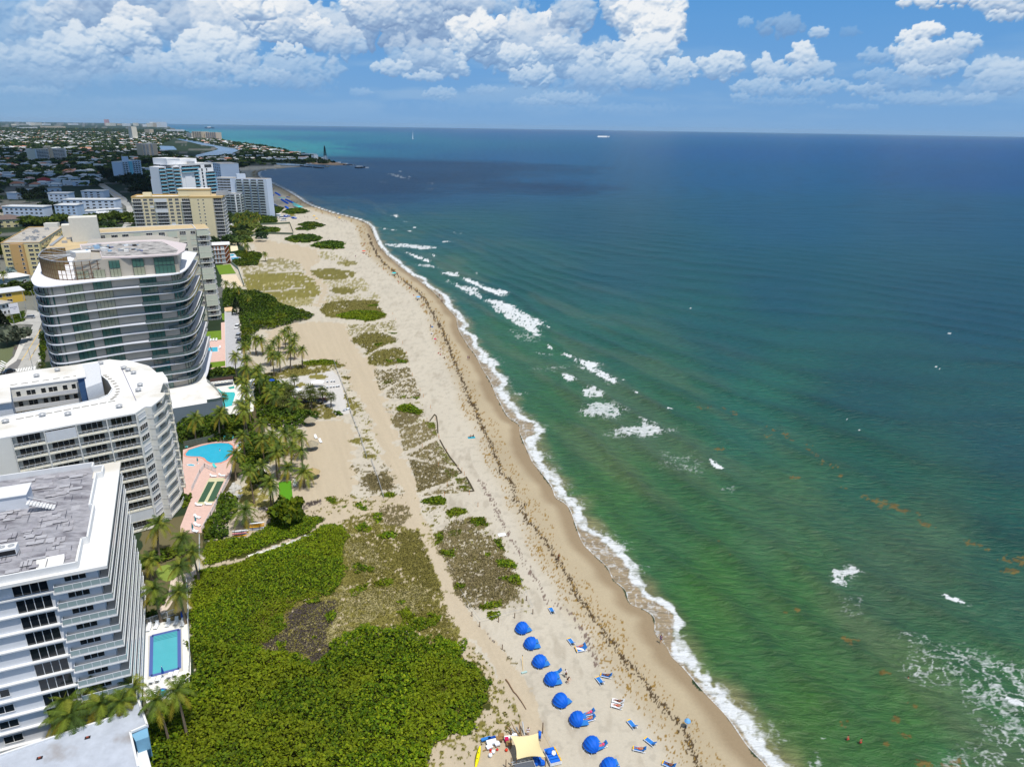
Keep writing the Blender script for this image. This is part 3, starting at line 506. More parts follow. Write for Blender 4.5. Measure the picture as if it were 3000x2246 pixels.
def facade(root,p0,p1,z0,nf,fh,bays,off=0.02,skip=(),rnd=None):
 """bays: (part name, centre 0..1 along the wall, mesh or list of meshes, height above floor)"""
 (x0,y0),(x1,y1) =p0,p1;a=math.atan2(y1-y0,x1-x0);nx,ny=math.sin(a),-math.cos(a)
 for f in range(nf):
  for name,t,me,dz in bays:
   if (f,name) in skip: continue
   m=me
   if isinstance(me,(list,tuple)): m=random.choices([k[0] for k in me],[k[1] for k in me])[0]
   if m is None: continue
   inst(name,m,root,x0+(x1-x0)*t+nx*off,y0+(y1-y0)*t+ny*off,z0+f*fh+dz,a)
def inset(poly,d):
 """polygon (ccw) moved inwards by d"""
 n=len(poly);out=[]
 for i in range(n):
  a,b,c=Vector(poly[i-1]),Vector(poly[i]),Vector(poly[(i+1) % n]);u=(b-a).normalized();v=(c-b).normalized()
  nu=Vector((-u.y,u.x));nv=Vector((-v.y,v.x));m=(nu+nv);m=m/max(.35,m.length_squared)*2/2*2 if False else m.normalized()/max(.45,m.normalized().dot(nu))
  out.append((b.x+m.x*d,b.y+m.y*d))
 return out
def along(p0,p1,s,off=0.):
 dx,dy=p1[0]-p0[0],p1[1]-p0[1];L=math.hypot(dx,dy);return (p0[0]+dx/L*s+dy/L*off,p0[1]+dy/L*s-dx/L*off)
def ac_unit(b,x,y,z,s,a,m=None,fan=True):
 b.cbox(x,y,s,s*.6,z,z+s*.55,m or METAL,a)
 if fan: b.lathe([(s*.22,z+s*.55),(s*.22,z+s*.6),(.02,z+s*.6)],DARK,n=8,cx=x,cy=y)
def rect(p0,u,w,v,d):
 return [p0,(p0[0]+u[0]*w,p0[1]+u[1]*w),(p0[0]+u[0]*w+v[0]*d,p0[1]+u[1]*w+v[1]*d),(p0[0]+v[0]*d,p0[1]+v[1]*d)]
# ================================================================ A: white condominium with the grey roof, near left
TILE=mat('grey_roof_membrane',sr(156,155,160),rough=.9,noise=.30,nscale=.55,dirt=sr(110,108,114),aniso=(1,2.4,1))
STUC=mat('white_stucco',sr(214,216,219),rough=.8,noise=.05,nscale=.5)
CONC=mat('pale_concrete_edge',sr(226,222,205),rough=.7,noise=.08,nscale=1.2)
GRAIL=mat('glass_balustrade',(.30,.38,.37),rough=.1,spec=.5)
def building_a():
 se=(-59.7,86.2);u=Vector((-.918,-.397));v=Vector((-.43,.903));W,D=40.,37.
 root=empty('condominium',se[0]-15,se[1]+12,GZ);tag(root,'white condominium with patched grey flat roof and dark four-pane windows','apartment building')
 P=lambda a,b: (se[0]+u.x*a+v.x*b,se[1]+u.y*a+v.y*b)     # a metres west, b metres north of the SE corner of the eaves
 RZ=33.2;fh=2.9
 b=B();b.prism([P(1.6,1.3),P(W,1.3),P(W,D-1),P(1.6,D-1)],GZ,RZ-.5,STUC);b.build('wall',root)
 r=B();r.prism([P(0,0),P(W,0),P(W,D),P(0,D)],RZ-.5,RZ,ROOFW)
 par=[(2.6,.8),(2.6,9),(3.8,9),(3.8,18),(5.,18) if False else (3.0,18),(3.0,27.5),(2.2,27.5),(2.2,D-5.5),(3.4,D-5.5),(3.4,D-1.2)]
 line=[(W,.8)]+[(3.8,.8),(3.8,7.6),(3.0,7.6),(3.0,18.5),(3.6,18.5),(3.6,31),(2.6,31),(2.6,34),(4.4,34),(4.4,D-1)]+[(W,D-1)]
 r.prism([P(4.4,1),P(W,1),P(W,D-1.2),P(4.4,D-1.2)],RZ,RZ+.12,TILE);r.prism([P(3.1,7.7),P(4.4,7.7),P(4.4,18.6),P(3.1,18.6)],RZ,RZ+.12,TILE);r.prism([P(3.7,18.6),P(4.4,18.6),P(4.4,31),P(3.7,31)],RZ,RZ+.12,TILE)
 ro=r.build('roof',root)
 p=B()
 for k in range(len(line)-1): p.bar((*P(*line[k]),RZ+.004),(*P(*line[k+1]),RZ+.004),.28,1.15,WHITE)
 p.build('parapet',ro)
 # roof clutter
 m=B();x,y=P(12.5,27);a=math.atan2(u.y,u.x)
 m.cbox(*P(15.5,25),5,4,RZ+.12,RZ+2.7,STUC,a);m.cbox(*P(15.5,25),5.4,4.4,RZ+2.7,RZ+2.85,WHITE,a);m.build('stair_house',ro)
 m=B()
 for k in range(9): m.cbox(*P(12.6-.42*k,21.4),.4,1.5,RZ+1.9-.2*k,RZ+2.0-.2*k,WHITE,a)
 m.bar((*P(12.6,20.7),RZ+2.6),(*P(8.9,20.7),RZ+.8),.06,.08,WHITE);m.bar((*P(12.6,22.1),RZ+2.6),(*P(8.9,22.1),RZ+.8),.06,.08,WHITE);m.build('roof_stair',ro)
 for (ax,bx) in ((13.6,8.5),(15.8,8.7)):
  m=B();m.cbox(*P(ax,bx),2.6,1.7,RZ+.3,RZ+1.5,WHITE,a);m.cbox(*P(ax,bx-.86),2.3,.06,RZ+.45,RZ+1.2,DARK,a)
  for dx in (-.6,.6): c=P(ax+dx,bx);m.lathe([(.45,RZ+1.5),(.45,RZ+1.58),(.36,RZ+1.58),(.1,RZ+1.52)],METAL,n=12,cx=c[0],cy=c[1])
  m.build('air_conditioner',ro)
 m=B();m.prism([P(5.6,2.2),P(9.2,2.2),P(9.6,5.4),P(6.0,5.4)],RZ+.12,RZ+.2,ROOFW);m.build('roof_patch',ro)
 rr=random.Random(4)
 PTC=[mat('patch_a',sr(172,171,175),rough=.9,noise=.15,nscale=1.5),mat('patch_b',sr(150,148,154),rough=.9,noise=.2,nscale=1.5),mat('patch_c',sr(164,162,166),rough=.9,noise=.2,nscale=1.2)]
 TAR=mat('tar_seam',sr(84,82,88),rough=.9)
 m=B()
 for k in range(170):
  ax,bx=rr.uniform(5,24),rr.uniform(2,34);w,d=rr.uniform(.7,2.4),rr.uniform(.6,1.6);z=RZ+.125+.0013*k;m.prism([P(ax,bx),P(ax+w,bx),P(ax+w,bx+d),P(ax,bx+d)],z-.003,z,rr.choice(PTC),bottom=False)
 m.build('membrane_patches',ro)['kind'] ='stuff'
 m=B()
 for k in range(110):
  ax,bx=rr.uniform(4.6,24),rr.uniform(1.6,34);L=rr.uniform(.6,3.2)
  if rr.random() < .5: m.bar((*P(ax,bx),RZ+.36),(*P(ax+L,bx),RZ+.36),.07,.012,TAR)
  else: m.bar((*P(ax,bx),RZ+.375),(*P(ax,bx+L*.8),RZ+.375),.06,.012,TAR)
 m.build('tar_seams',ro)['kind'] ='stuff'
 # slabs, balconies and windows on the south side
 zf=[30.05-fh*k for k in range(10)]
 big=win_mesh(4.3,2.15,4,1,frame=WHITE);tri=win_mesh(2.75,1.15,3,1,frame=WHITE)
 sa=(P(W,1.3),P(1.6,1.3));aa=math.atan2(sa[1][1]-sa[0][1],sa[1][0]-sa[0][0])
 for k,z in enumerate(zf):
  s=B();s.prism([P(7.2,.75),P(W,.75),P(W,1.3),P(7.2,1.3)],z-.12,z+.12,WHITE);s.prism([P(0.05,.05),P(7.4,.05),P(7.4,1.302),P(1.6,1.302),P(1.6,D),P(0.05,D)],z-.15,z+.10,WHITE);s.build('floor_slab',root)
  rl=B()
  for (q0,q1) in ((P(.15,.15),P(7.2,.15)),(P(.15,.15),P(.15,D-.2)),(P(7.2,.15),P(7.2,1.3))):
   rl.bar((*q0,z+1.1),(*q1,z+1.1),.07,.07,RAIL);rl.bar((*q0,z+.28),(*q1,z+.28),.03,.78,GRAIL);rl.bar((*q0,z+.2),(*q1,z+.2),.05,.06,RAIL)
   L=math.hypot(q1[0]-q0[0],q1[1]-q0[1]);n=max(1,round(L/1.15))
   for i in range(n+1): t=i/n;rl.cbox(q0[0]+(q1[0]-q0[0])*t,q0[1]+(q1[1]-q0[1])*t,.06,.06,z+.1,z+1.15,RAIL,aa)
  rl.build('balcony_rail',root)
  c=P(10.2,1.28);inst('window',big,root,*c,z+.16,aa)
  c=P(4.5,1.28);inst('window',tri,root,*c,z+1.1,aa)
  if k >= 6: c=P(17.4,1.28);inst('window',win_mesh(2.4,1.3,2,1),root,*c,z+.8,aa)
  for bb in range(4):
   c=P(1.58,5+bb*9);inst('sliding_door',win_mesh(5.5,2.1,4,1),root,*c,z+.12,math.atan2(v.y,v.x))
 b=B();b.box(-.01,.01,-.01,.01,0,.01,DARK)
building_a()
# ================================================================ N: low grey-white roof at the bottom left corner
def building_n():
 RZ=8.;BLUE=mat('pale_blue_wall',sr(120,168,196),rough=.8,noise=.06)
 GR=mat('weathered_white_roof',sr(176,182,192),rough=.9,noise=.16,nscale=.45,dirt=sr(140,132,126))
 c=lambda s,z=RZ: [tuple(p) for p in Q('z4',s,z)]
 root=empty('low_apartment_building',-70,76,GZ);tag(root,'low building with weathered grey white roof and pale blue end wall','apartment building')
 outer=c('-300,1650 0,1583 748,1330 747,1288 905,1228 950,1385 850,1430 905,1660 880,1900 -300,1900')
 b=B();b.prism(outer,GZ,RZ-.25,BLUE);b.build('wall',root)
 r=B();r.prism([(x,y) for x,y in c('-310,1650 0,1580 748,1326 745,1285 907,1224 966,1388 845,1438 900,1660 880,1900 -310,1900')],RZ-.25,RZ,GR)
 ro=r.build('roof',root);p=B();ln=c('-300,1650 0,1585 752,1332 750,1290 903,1231 958,1388 848,1436 900,1660')
 for k in range(len(ln)-1): p.bar((*ln[k],RZ+.004),(*ln[k+1],RZ+.004),.3,.35,WHITE)
 p.build('parapet',ro)
 e=c('850,1430 957,1388 965,1450 880,1480');q_=B();q_.prism(e,RZ-2.6,RZ-.26,BLUE);q_.build('end_wall',root)
 # the open balconies at the right end
 for k in range(3):
  z=RZ-2.7*(k+1);s=B();f=c('872,1470 930,1440 1000,1700 950,1900 890,1900')
  s.prism(f,z-.12,z+.12,WHITE);s.build('balcony_slab',root)
  ln2=[c('898,1548')[0]];
 for k,(x0,y0,x1,y1,zz) in enumerate(((898,1560,943,1535,5.2),(918,1648,962,1622,2.5))):
  a=G(*q('z4',f'{x0},{y0}')[0],zz);b2=G(*q('z4',f'{x1},{y1}')[0],zz);rl=B()
  rl.bar((*a,zz),(*b2,zz),.07,.08,WHITE);rl.bar((*a,zz-.85),(*b2,zz-.85),.07,.08,WHITE)
  for i in range(13): t=i/12;rl.cbox(a[0]+(b2[0]-a[0])*t,a[1]+(b2[1]-a[1])*t,.05,.05,zz-.85,zz,WHITE,.4)
  rl.build('balcony_rail',root)
  d=B();a3=along(a,b2,.05,-.5);b3=along(a,b2,math.hypot(b2[0]-a[0],b2[1]-a[1])-.05,-.5);d.bar((*a3,zz-.9),(*b3,zz-.9),.1,2.2,DARK);d.build('balcony_opening',root)  # dark panel stands in for the shade inside the open balcony
 for x,y in ((570,1465),(258,1598)):
  k=G(*q('z4',f'{x},{y}')[0],RZ);v_=B();v_.cbox(*k,.75,.5,RZ+.004,RZ+.1,DARK,.4);v_.cbox(*k,.3,.25,RZ+.1,RZ+.22,mat('rust_paint',(.3,.06,.03),rough=.7),.4);v_.build('roof_drain',ro)
building_n()
# ================================================================ B: white curved condominium with courtyard
def building_b():
 RZ=31.3;fh=2.74;WALL=mat('cream_white_wall',sr(226,224,216),rough=.8,noise=.05,nscale=.4);NAVY=mat('blue_grey_tile',sr(70,100,140),rough=.5,noise=.2,nscale=.7)
 GREYB=mat('grey_white_brick',sr(206,208,210),rough=.85,noise=.08,nscale=2)
 c=lambda s,z=RZ: [tuple(map(float,p)) for p in Gn(q('p',s),z)]
 front=c('-80,1298 397,1209 426,1190 443,1190 476,1164 486,1150 469,1149 478,1121 493,1121 490,1107 476,1089 459,1091 436,1071 371,1054 357,1056 321,1052 222,1068 100,1083 -80,1112')
 inner=c('-80,1152 25,1139 227,1112 296,1100 318,1118 330,1140 318,1158 290,1170 235,1182 44,1216 -80,1240')
 outer=front+inner
 root=empty('condominium',-100,160,GZ);tag(root,'white condominium with curved end, open balconies and dark window rows','apartment building')
 # recessed wall behind the balconies
 fr=c('0,1283 397,1209');a0,a1=fr;L=math.hypot(a1[0]-a0[0],a1[1]-a0[1]);ang=math.atan2(a1[1]-a0[1],a1[0]-a0[0])
 k0=c('30,1277')[0];s0=math.hypot(k0[0]-a0[0],k0[1]-a0[1]);sh=1.9
 wall=[along(a0,a1,-25,0),along(a0,a1,s0,0),along(a0,a1,s0,-sh),along(a0,a1,L-.1,-sh),along(a0,a1,L-.1,0)]+front[2:4]
 e=front[3:];cen=(-112,170)
 body=wall+[(x+(cen[0]-x)*(.095 if 0 < i < 13 else .0)/1.,y+(cen[1]-y)*(.095 if 0 < i < 13 else 0.)) for i,(x,y) in enumerate(e)]+inner
 w=B();w.prism(body,GZ,RZ-.35,WALL);w.build('wall',root)
 r=B();r.prism(outer,RZ-.35,RZ,ROOFW);ro=r.build('roof',root)
 m=B()
 for P0,P1 in zip(inner[:-1],inner[1:]): m.bar((*P0,RZ+.004),(*P1,RZ+.004),.25,.3,WHITE)
 m.build('courtyard_kerb',ro)
 def slot(p,w,d,a): sk=B();sk.cbox(*p,w,d,RZ+.004,RZ+.12,mat('vent_slot',sr(150,146,138)),a);sk.build('skylight',ro)
 for i in range(11):
  p=along(c('48,1224')[0],c('300,1177')[0],i*1.85+.6,1.0);slot(p,1.5,.35,ang)
  if i < 8: p=along(c('30,1128')[0],c('226,1100')[0],i*2.3+.8,.2);slot(p,1.5,.3,ang)
 for i,s in enumerate(('307,1100','314,1104','322,1110','330,1117','336,1124','341,1132','345,1140','345,1148','342,1156','336,1163','328,1169')): p=c(s)[0];slot(p,.9,.6,ang-.5+i*.14)
 for s in ('17,1238','125,1219','200,1216','350,1194','108,1104','169,1087','296,1067','364,1081','376,1087','392,1095','411,1131','406,1146'):
  p=c(s)[0];t=B();t.lathe([(.45,RZ),(.45,RZ+.45),(.75,RZ+.5),(.75,RZ+.62),(.4,RZ+.85),(.05,RZ+.95)],METAL,n=10,cx=p[0],cy=p[1]);t.build('roof_vent',ro)
 p=B()
 p.tube((*c('354,1074')[0],RZ+.1),(*c('399,1174')[0],RZ+.1),.07,MATS.get('pipe') or mat('pipe',sr(120,120,150),rough=.5));p.build('roof_pipe',ro)
 s=B();s.prism(c('247,1093 296,1090 304,1147 262,1172 ',RZ)[:3]+c('258,1165',RZ),GZ,RZ+2.6,GREYB);s.build('stair_tower',root)
 s=B();s.prism(c('222,1085 247,1081 251,1102 226,1106',RZ+3.2),GZ,RZ+3.0,NAVY);s.prism(c('220,1083 247,1079 251,1103 225,1108',RZ+3.2),RZ+3.,RZ+3.3,ROOFW);s.build('lift_tower',root)
 s=B();s.prism(c('-60,1130 25,1117 32,1176 -60,1190',RZ+2),GZ,RZ+2,GREYB);s.prism(c('-60,1128 27,1114 34,1176 -60,1190',RZ+2.2),RZ+2.,RZ+2.25,ROOFW);s.build('stair_tower',root)
 # courtyard galleries on the back wing
 g0,g1=c('25,1139')[0],c('226,1112')[0];Lg=math.hypot(g1[0]-g0[0],g1[1]-g0[1]);ga=math.atan2(g1[1]-g0[1],g1[0]-g0[0])
 for k in range(6):
  z=RZ-.3-fh*(k+1);s=B();A_=along(g0,g1,0,.6);B_=along(g0,g1,Lg,.6);s.bar((*A_,z-.15),(*B_,z-.15),1.5,.16,CONC);A_=along(g0,g1,0,1.3);B_=along(g0,g1,Lg,1.3);s.bar((*A_,z),(*B_,z),.12,1.05,WHITE);s.build('gallery',root)
  for t,wd in ((.12,.9),(.3,1.9),(.48,1.0),(.62,1.9),(.8,1.0),(.93,.9)): p=along(g0,g1,Lg*t,.03);inst('window',win_mesh(wd,1.3,2 if wd > 1 else 1,1,frame=MATS['pipe'] if False else WALL,sill=False),root,*p,z+.75,ga)
 zf=[RZ-.42-fh*(k+1) for k in range(11)]
 nb=4;seg=(L-s0)/nb;SHUT=mat('roller_shutter',sr(214,216,218),rough=.6,noise=.05)
 angw=front[1:3]
 for k,z in enumerate(zf):
  for i in range(nb):
   sc=s0+seg*(i+.5);p=along(a0,a1,sc,-sh)
   me=balc_mesh(seg-.2,sh,fh,CONC,open_l=False,open_r=False,bars=.3,doorw=.74,shutter=SHUT if (k,i) in ((0,1),(9,3),(6,2),(9,0)) else None);inst('balcony',me,root,*p,z,ang)
   if i == 0 and k == 0: pass
  p0,p1=angw;mid=((p0[0]+p1[0])/2,(p0[1]+p1[1])/2);wa=math.atan2(p1[1]-p0[1],p1[0]-p0[0]);wl=math.hypot(p1[0]-p0[0],p1[1]-p0[1])
  p=along(p0,p1,wl/2,.04);inst('window',win_mesh(wl*.72,1.25,4,1,shutter=SHUT if k in (0,3,9) else None),root,*p,z+.95,wa)
  # wrap-round balcony
  pts=front[2:6];s=B();s.prism(pts[0:1]+[pts[1],pts[2],pts[3]]+[(pts[3][0]-3.5,pts[3][1]+1),(pts[0][0]-.5,pts[0][1]+3)],z-.2,z,CONC)
  for q0,q1 in zip(pts[:-1],pts[1:]):
   s.bar((*q0,z+1.0),(*q1,z+1.0),.07,.07,RAIL);n=max(2,int(math.hypot(q1[0]-q0[0],q1[1]-q0[1])/.25))
   for i in range(n+1): t=i/n;s.cbox(q0[0]+(q1[0]-q0[0])*t,q0[1]+(q1[1]-q0[1])*t,.035,.035,z,z+1.02,RAIL)
   s.bar((*q0,z+.06),(*q1,z+.06),.05,.05,RAIL)
  s.build('curved_balcony',root)
  for pts in (front[6:9],front[8:12]):
   s=B();inn=[(x+(cen[0]-x)*.11,y+(cen[1]-y)*.11) for x,y in pts];s.prism(pts+inn[::-1],z-.2,z,CONC)
   for q0,q1 in zip(pts[:-1],pts[1:]):
    s.bar((*q0,z+1.0),(*q1,z+1.0),.07,.07,RAIL);n=max(2,int(math.hypot(q1[0]-q0[0],q1[1]-q0[1])/.25))
    for i in range(n+1): t=i/n;s.cbox(q0[0]+(q1[0]-q0[0])*t,q0[1]+(q1[1]-q0[1])*t,.035,.035,z,z+1.02,RAIL)
   s.build('side_balcony',root)
  # glass doors seen behind the curved balconies
  bd=body[6:9]
 f=B()
 for i in range(nb+1): p=along(a0,a1,s0+seg*i,-sh/2);f.cbox(*p,.2,sh,GZ,RZ-.352,WALL,ang)
 f.build('party_wall',root)
 d=B()
 for t0,(q0,q1) in enumerate(zip(front[3:5],front[4:6])):
  A_=(q0[0]+(cen[0]-q0[0])*.095,q0[1]+(cen[1]-q0[1])*.095);B_=(q1[0]+(cen[0]-q1[0])*.095,q1[1]+(cen[1]-q1[1])*.095)
  for z in zf: d.bar((*A_,z+.05),(*B_,z+.05),.1,2.1,GLASS)
 d.build('balcony_glazing',root)
building_b()
# ================================================================ C: the curved glass tower
def building_c():
 LZ=47.2;fh=3.12;TAUPE=mat('taupe_panel',sr(178,170,156),rough=.5,noise=.05,nscale=.3);GG=mat('green_glass',(.06,.15,.12),rough=.04,spec=.9);GG2=mat('painted_reflection_glass',(.32,.33,.23),rough=.05,spec=1.)  # GG2: beige reflections painted in as the glass base colour
 EDGE=mat('white_slab_edge',sr(236,236,240),rough=.5)
 EDG2=mat('pale_slab_edge',sr(214,216,222),rough=.5)
 root=empty('glass_tower',-135,245,GZ);tag(root,'curved tower of taupe panels, green glass and wavy white balcony edges','apartment tower')
 c=lambda s,z=LZ: [tuple(map(float,p)) for p in Q('z2',s,z)]
 # outline of the balcony slabs at the terrace level, and the wall line inside it
 ctl=np.array(c('268,640 296,690 370,706 520,694 700,672 1000,640 1300,615 1500,596 1590,570 1640,520'))
 lip=smooth_line(ctl,5);back=[(-124,270),(-140,279),(-158,266),(-172,250)]
 outl=[tuple(p) for p in lip]+back
 cen=np.array([-143.,247.])
 def ring(scale_l,scale_r,d):
  out=[]
  for x,y in outl:
   v=np.array([x,y])-cen;r=np.hypot(*v);side=v[0]/30;e=(scale_r if side > 0 else scale_l)*min(1,abs(side))**1.5;out.append(tuple(cen+v*(1+(e-d)/r)))
  return out
 w=B();wl=ring(-1.0,-.7,1.5);w.prism(wl,GZ,LZ-.3,TAUPE);w.build('wall',root)
 n=13
 L=[0.]
 for i in range(1,len(wl)): L.append(L[-1]+math.hypot(wl[i][0]-wl[i-1][0],wl[i][1]-wl[i-1][1]))
 Lf=L[len(lip)-1]
 def at(s):
  s=max(0,min(L[-1],s))
  for i in range(1,len(L)):
   if s <= L[i] or i == len(L)-1: t=(s-L[i-1])/(L[i]-L[i-1]+1e-9);a,b=wl[i-1],wl[i];return (a[0]+(b[0]-a[0])*t,a[1]+(b[1]-a[1])*t),math.atan2(b[1]-a[1],b[0]-a[0])
 def strip(z,s0,s1,h,mt,k=4):
  b=B();m=max(1,round((s1-s0)/2.2))
  for i in range(m):
   (x0,y0),a=at(s0+(s1-s0)*i/m);(x1,y1),_=at(s0+(s1-s0)*(i+1)/m);nx,ny=math.sin(a)*.06,-math.cos(a)*.06
   b.bar((x0+nx,y0+ny,z),(x1+nx,y1+ny,z),.1,h,mt)
  mm=max(2,round((s1-s0)/1.15))
  for i in range(mm+1): (x,y),a=at(s0+(s1-s0)*i/mm);b.cbox(x+math.sin(a)*.1,y-math.cos(a)*.1,.07,.14,z,z+h,DARK,a)
  b.build('window',root)
 rr=random.Random(3)
 for k in range(n+1):
  z=LZ-fh*k
  odd=k % 2;sl=.3 if odd else -.1;sr_=1.0 if odd else -.4
  if k == 0: sl,sr_=.3,0
  ol=ring(sl,sr_,0);s=B();s.prism(ol,z-(.34 if k == 0 else .22),z,EDGE if k == 0 else EDG2);s.build('floor_slab',root)
  if k == n: break
  # balustrades left and right
  m=len(lip);rl=B();zz=z-fh if False else z
  if k > 0:
   li=[i for i in range(m) if i < (11 if odd else 9)] ;ri=[i for i in range(m) if i > (27 if odd else 31)]
   for idx in (li,ri):
    rl=B()
    pts=[np.array(ol[i])+(cen-np.array(ol[i]))*.006 for i in idx]
    if idx is ri: pts +=[np.array(ol[m])*.5+np.array(ol[m-1])*.5,np.array(ol[m])]
    for a,b in zip(pts[:-1],pts[1:]): rl.bar((*a,z+.02),(*b,z+.02),.03,1.02,GRAIL_D);rl.bar((*a,z+1.04),(*b,z+1.04),.06,.05,DARK);rl.cbox(a[0],a[1],.05,.05,z,z+1.05,DARK)
    rl.build('balustrade',root)
  zb=z-fh+.02;h=fh-.36;f=k+1
  # glazing of the storey below this slab
  pat=[(.035,.15),(.19,.25),(.30,.375),(.42,.50),(.625,.70),(.775,.90)] if True else None
  for (s0,s1) in pat:
   gm=GG2 if rr.random() < (.55 if k < 6 else .12) else GG
   strip(zb,Lf*s0,Lf*s1,h,gm)
  strip(zb,Lf*.93,Lf*1.09,h,GG)
 # penthouse
 PZ=50.9+2.2;p=B();pw=[tuple(map(float,x)) for x in Q('z2','650,650 1560,583',LZ)];bk=[(-128,266),(-141,275),(-160,262)]
 p.prism([tuple(np.array(x)*.99+cen*.01) for x in pw]+bk,LZ,PZ,TAUPE);p.build('penthouse_wall',root)
 def pgl(t0,t1,z0,z1,mt):
  a=np.array(pw[0]);b_=np.array(pw[-1]);A_=(a+(b_-a)*t0)*.99+cen*.01;B_=(a+(b_-a)*t1)*.99+cen*.01;d=(b_-a)/np.hypot(*(b_-a));nn=np.array([d[1],-d[0]])*(.35)
  g=B();g.bar((*(A_+nn),z0),(*(B_+nn),z0),.2,z1-z0,mt);L_=np.hypot(*(B_-A_));kk=max(2,round(L_/1.2))
  for i in range(kk+1): q_=A_+(B_-A_)*i/kk+nn*1.4;g.cbox(q_[0],q_[1],.07,.1,z0,z1,DARK,math.atan2(d[1],d[0]))
  g.build('window',root)
 for t0,t1,mt in ((.02,.13,TAUPE),(.17,.28,TAUPE),(.33,.43,GG2),(.55,.66,GG2),(.76,.96,GG)):
  pgl(t0,t1,LZ+.1,LZ+2.7,mt if mt is not TAUPE else GG2);
  if t0 > .3: pgl(t0,t1,LZ+3.0,LZ+5.4,GG)
 RC=mat('construction_roof',sr(172,168,164),rough=.9,noise=.5,nscale=.7,dirt=sr(92,90,90));PINK=mat('primer_pink_slab',sr(206,194,192),rough=.7,noise=.04)
 rf=[tuple(map(float,x)) for x in Q('z2','880,465 1110,462 1400,445 1540,436 1595,405 1615,345 1405,308 1180,315 690,350 700,395 860,400',PZ)]
 r=B();r.prism(rf,PZ-.02,PZ+.4,PINK);ro=r.build('roof',root)
 r=B();r.prism([tuple(map(float,x)) for x in Q('z2','880,445 1110,440 1520,418 1540,390 1400,318 1180,322 700,352 712,392 868,400',PZ+.4)],PZ+.4,PZ+.46,RC);r.build('roof_membrane',ro)
 jm=[METAL,ROOFW,DARK,M_('pipe'),mat('blue_sheet',sr(150,180,205)),mat('red_pipe',sr(170,50,40))]
 for k in range(26):
  t=rr.random();x,y=Gn(q('z2',f'{rr.uniform(740, 1250)},{rr.uniform(350, 405)}')[0],PZ+.5);s=rr.uniform(.5,1.9);j=B();j.cbox(x,y,s,s*rr.uniform(.4,1),PZ+.46,PZ+.46+s*rr.uniform(.2,.6),jm[rr.choice((0,0,1,1,2,3,4))],rr.uniform(0,3))
  if rr.random() < .5: j.bar((x-s,y,PZ+.8),(x+s,y+.3,PZ+.8),.12,.12,jm[4])
  j.build(rr.choice(('air_conditioner','roof_duct','material_pallet')),ro)
 sb=B();q1=[tuple(map(float,x)) for x in Q('z2','650,412 780,405 785,470 665,478',PZ+.2)];sb.prism(q1,LZ,PZ+.3,TAUPE);sb.prism([tuple(map(float,x)) for x in Q('z2','600,400 780,385 785,405 650,412',PZ+.6)],PZ-1.5,PZ+.6,ROOFW);sb.build('lift_housing',ro)
 # bronze mesh screen on a steel frame at the left
 BR=mat('bronze_mesh',sr(130,112,78),rough=.5,noise=.25,nscale=2);BRF=mat('rusty_frame',sr(110,78,48),rough=.7)
 sp=smooth_line(np.array([tuple(p) for p in Q('z2','560,372 400,382 338,432 345,455 400,475 480,490 640,492 880,472',PZ)]),4);st=B();sc_=B();lf=B()
 for i in range(len(sp)-1):
  a,b_=sp[i],sp[i+1];st.bar((*a,PZ),(*b_,PZ),.25,.22,METAL);st.bar((*a,LZ+.1),(*b_,LZ+.1),.16,.16,BRF)
  if i < 22: sc_.bar((*a,LZ+(.2 if i < 20 else 3)),(*b_,LZ+(.2 if i < 20 else 3)),.04,PZ-LZ-.3 if i < 20 else 2.6,BR)
  st.cbox(a[0],a[1],.14,.14,LZ,PZ,BRF)
  for hh in (1.6,3.1,4.6): st.bar((*a,LZ+hh),(*b_,LZ+hh),.08,.1,BRF)
 sc_.build('mesh_screen',root)
 cc=np.array(Gn(q('z2','640,430')[0],PZ))
 for i in (3,6,9,12,15,18): st.tube((*sp[i],PZ+.1),(*(sp[i]*.1+cc*.9),PZ+.1),.12,METAL)
 for i in (8,12,16): st.tube((*(sp[i]*.6+cc*.4),PZ+.1),(*(sp[i+3]*.6+cc*.4),PZ+.1),.1,METAL)
 st.build('steel_frame',root)
 # podium with the white terrace
 pd=B();PDZ=7.;GP=mat('grey_podium_wall',sr(120,132,142),rough=.6,noise=.06,nscale=.4)
 po=[tuple(map(float,p)) for p in smooth_line(Q('z3','1380,540 1490,520 1790,470 1885,455 1920,438 1900,400 1860,350 1790,290',PDZ),4)]
 pd.prism(po+[(-125,262),(-142,270),(-150,235)],GZ,PDZ,GP,mtop=ROOFW);pd.build('podium',root)
 rl=B();
 for a,b_ in zip(po[8:-1],po[9:]): rl.bar((*a,PDZ+.05),(*b_,PDZ+.05),.04,1.,GRAIL_D);rl.bar((*a,PDZ+1.05),(*b_,PDZ+1.05),.07,.06,METAL)
 rl.build('terrace_rail',root)
GRAIL_D=mat('dark_glass_balustrade',(.10,.14,.14),rough=.06,spec=.8)
building_c()
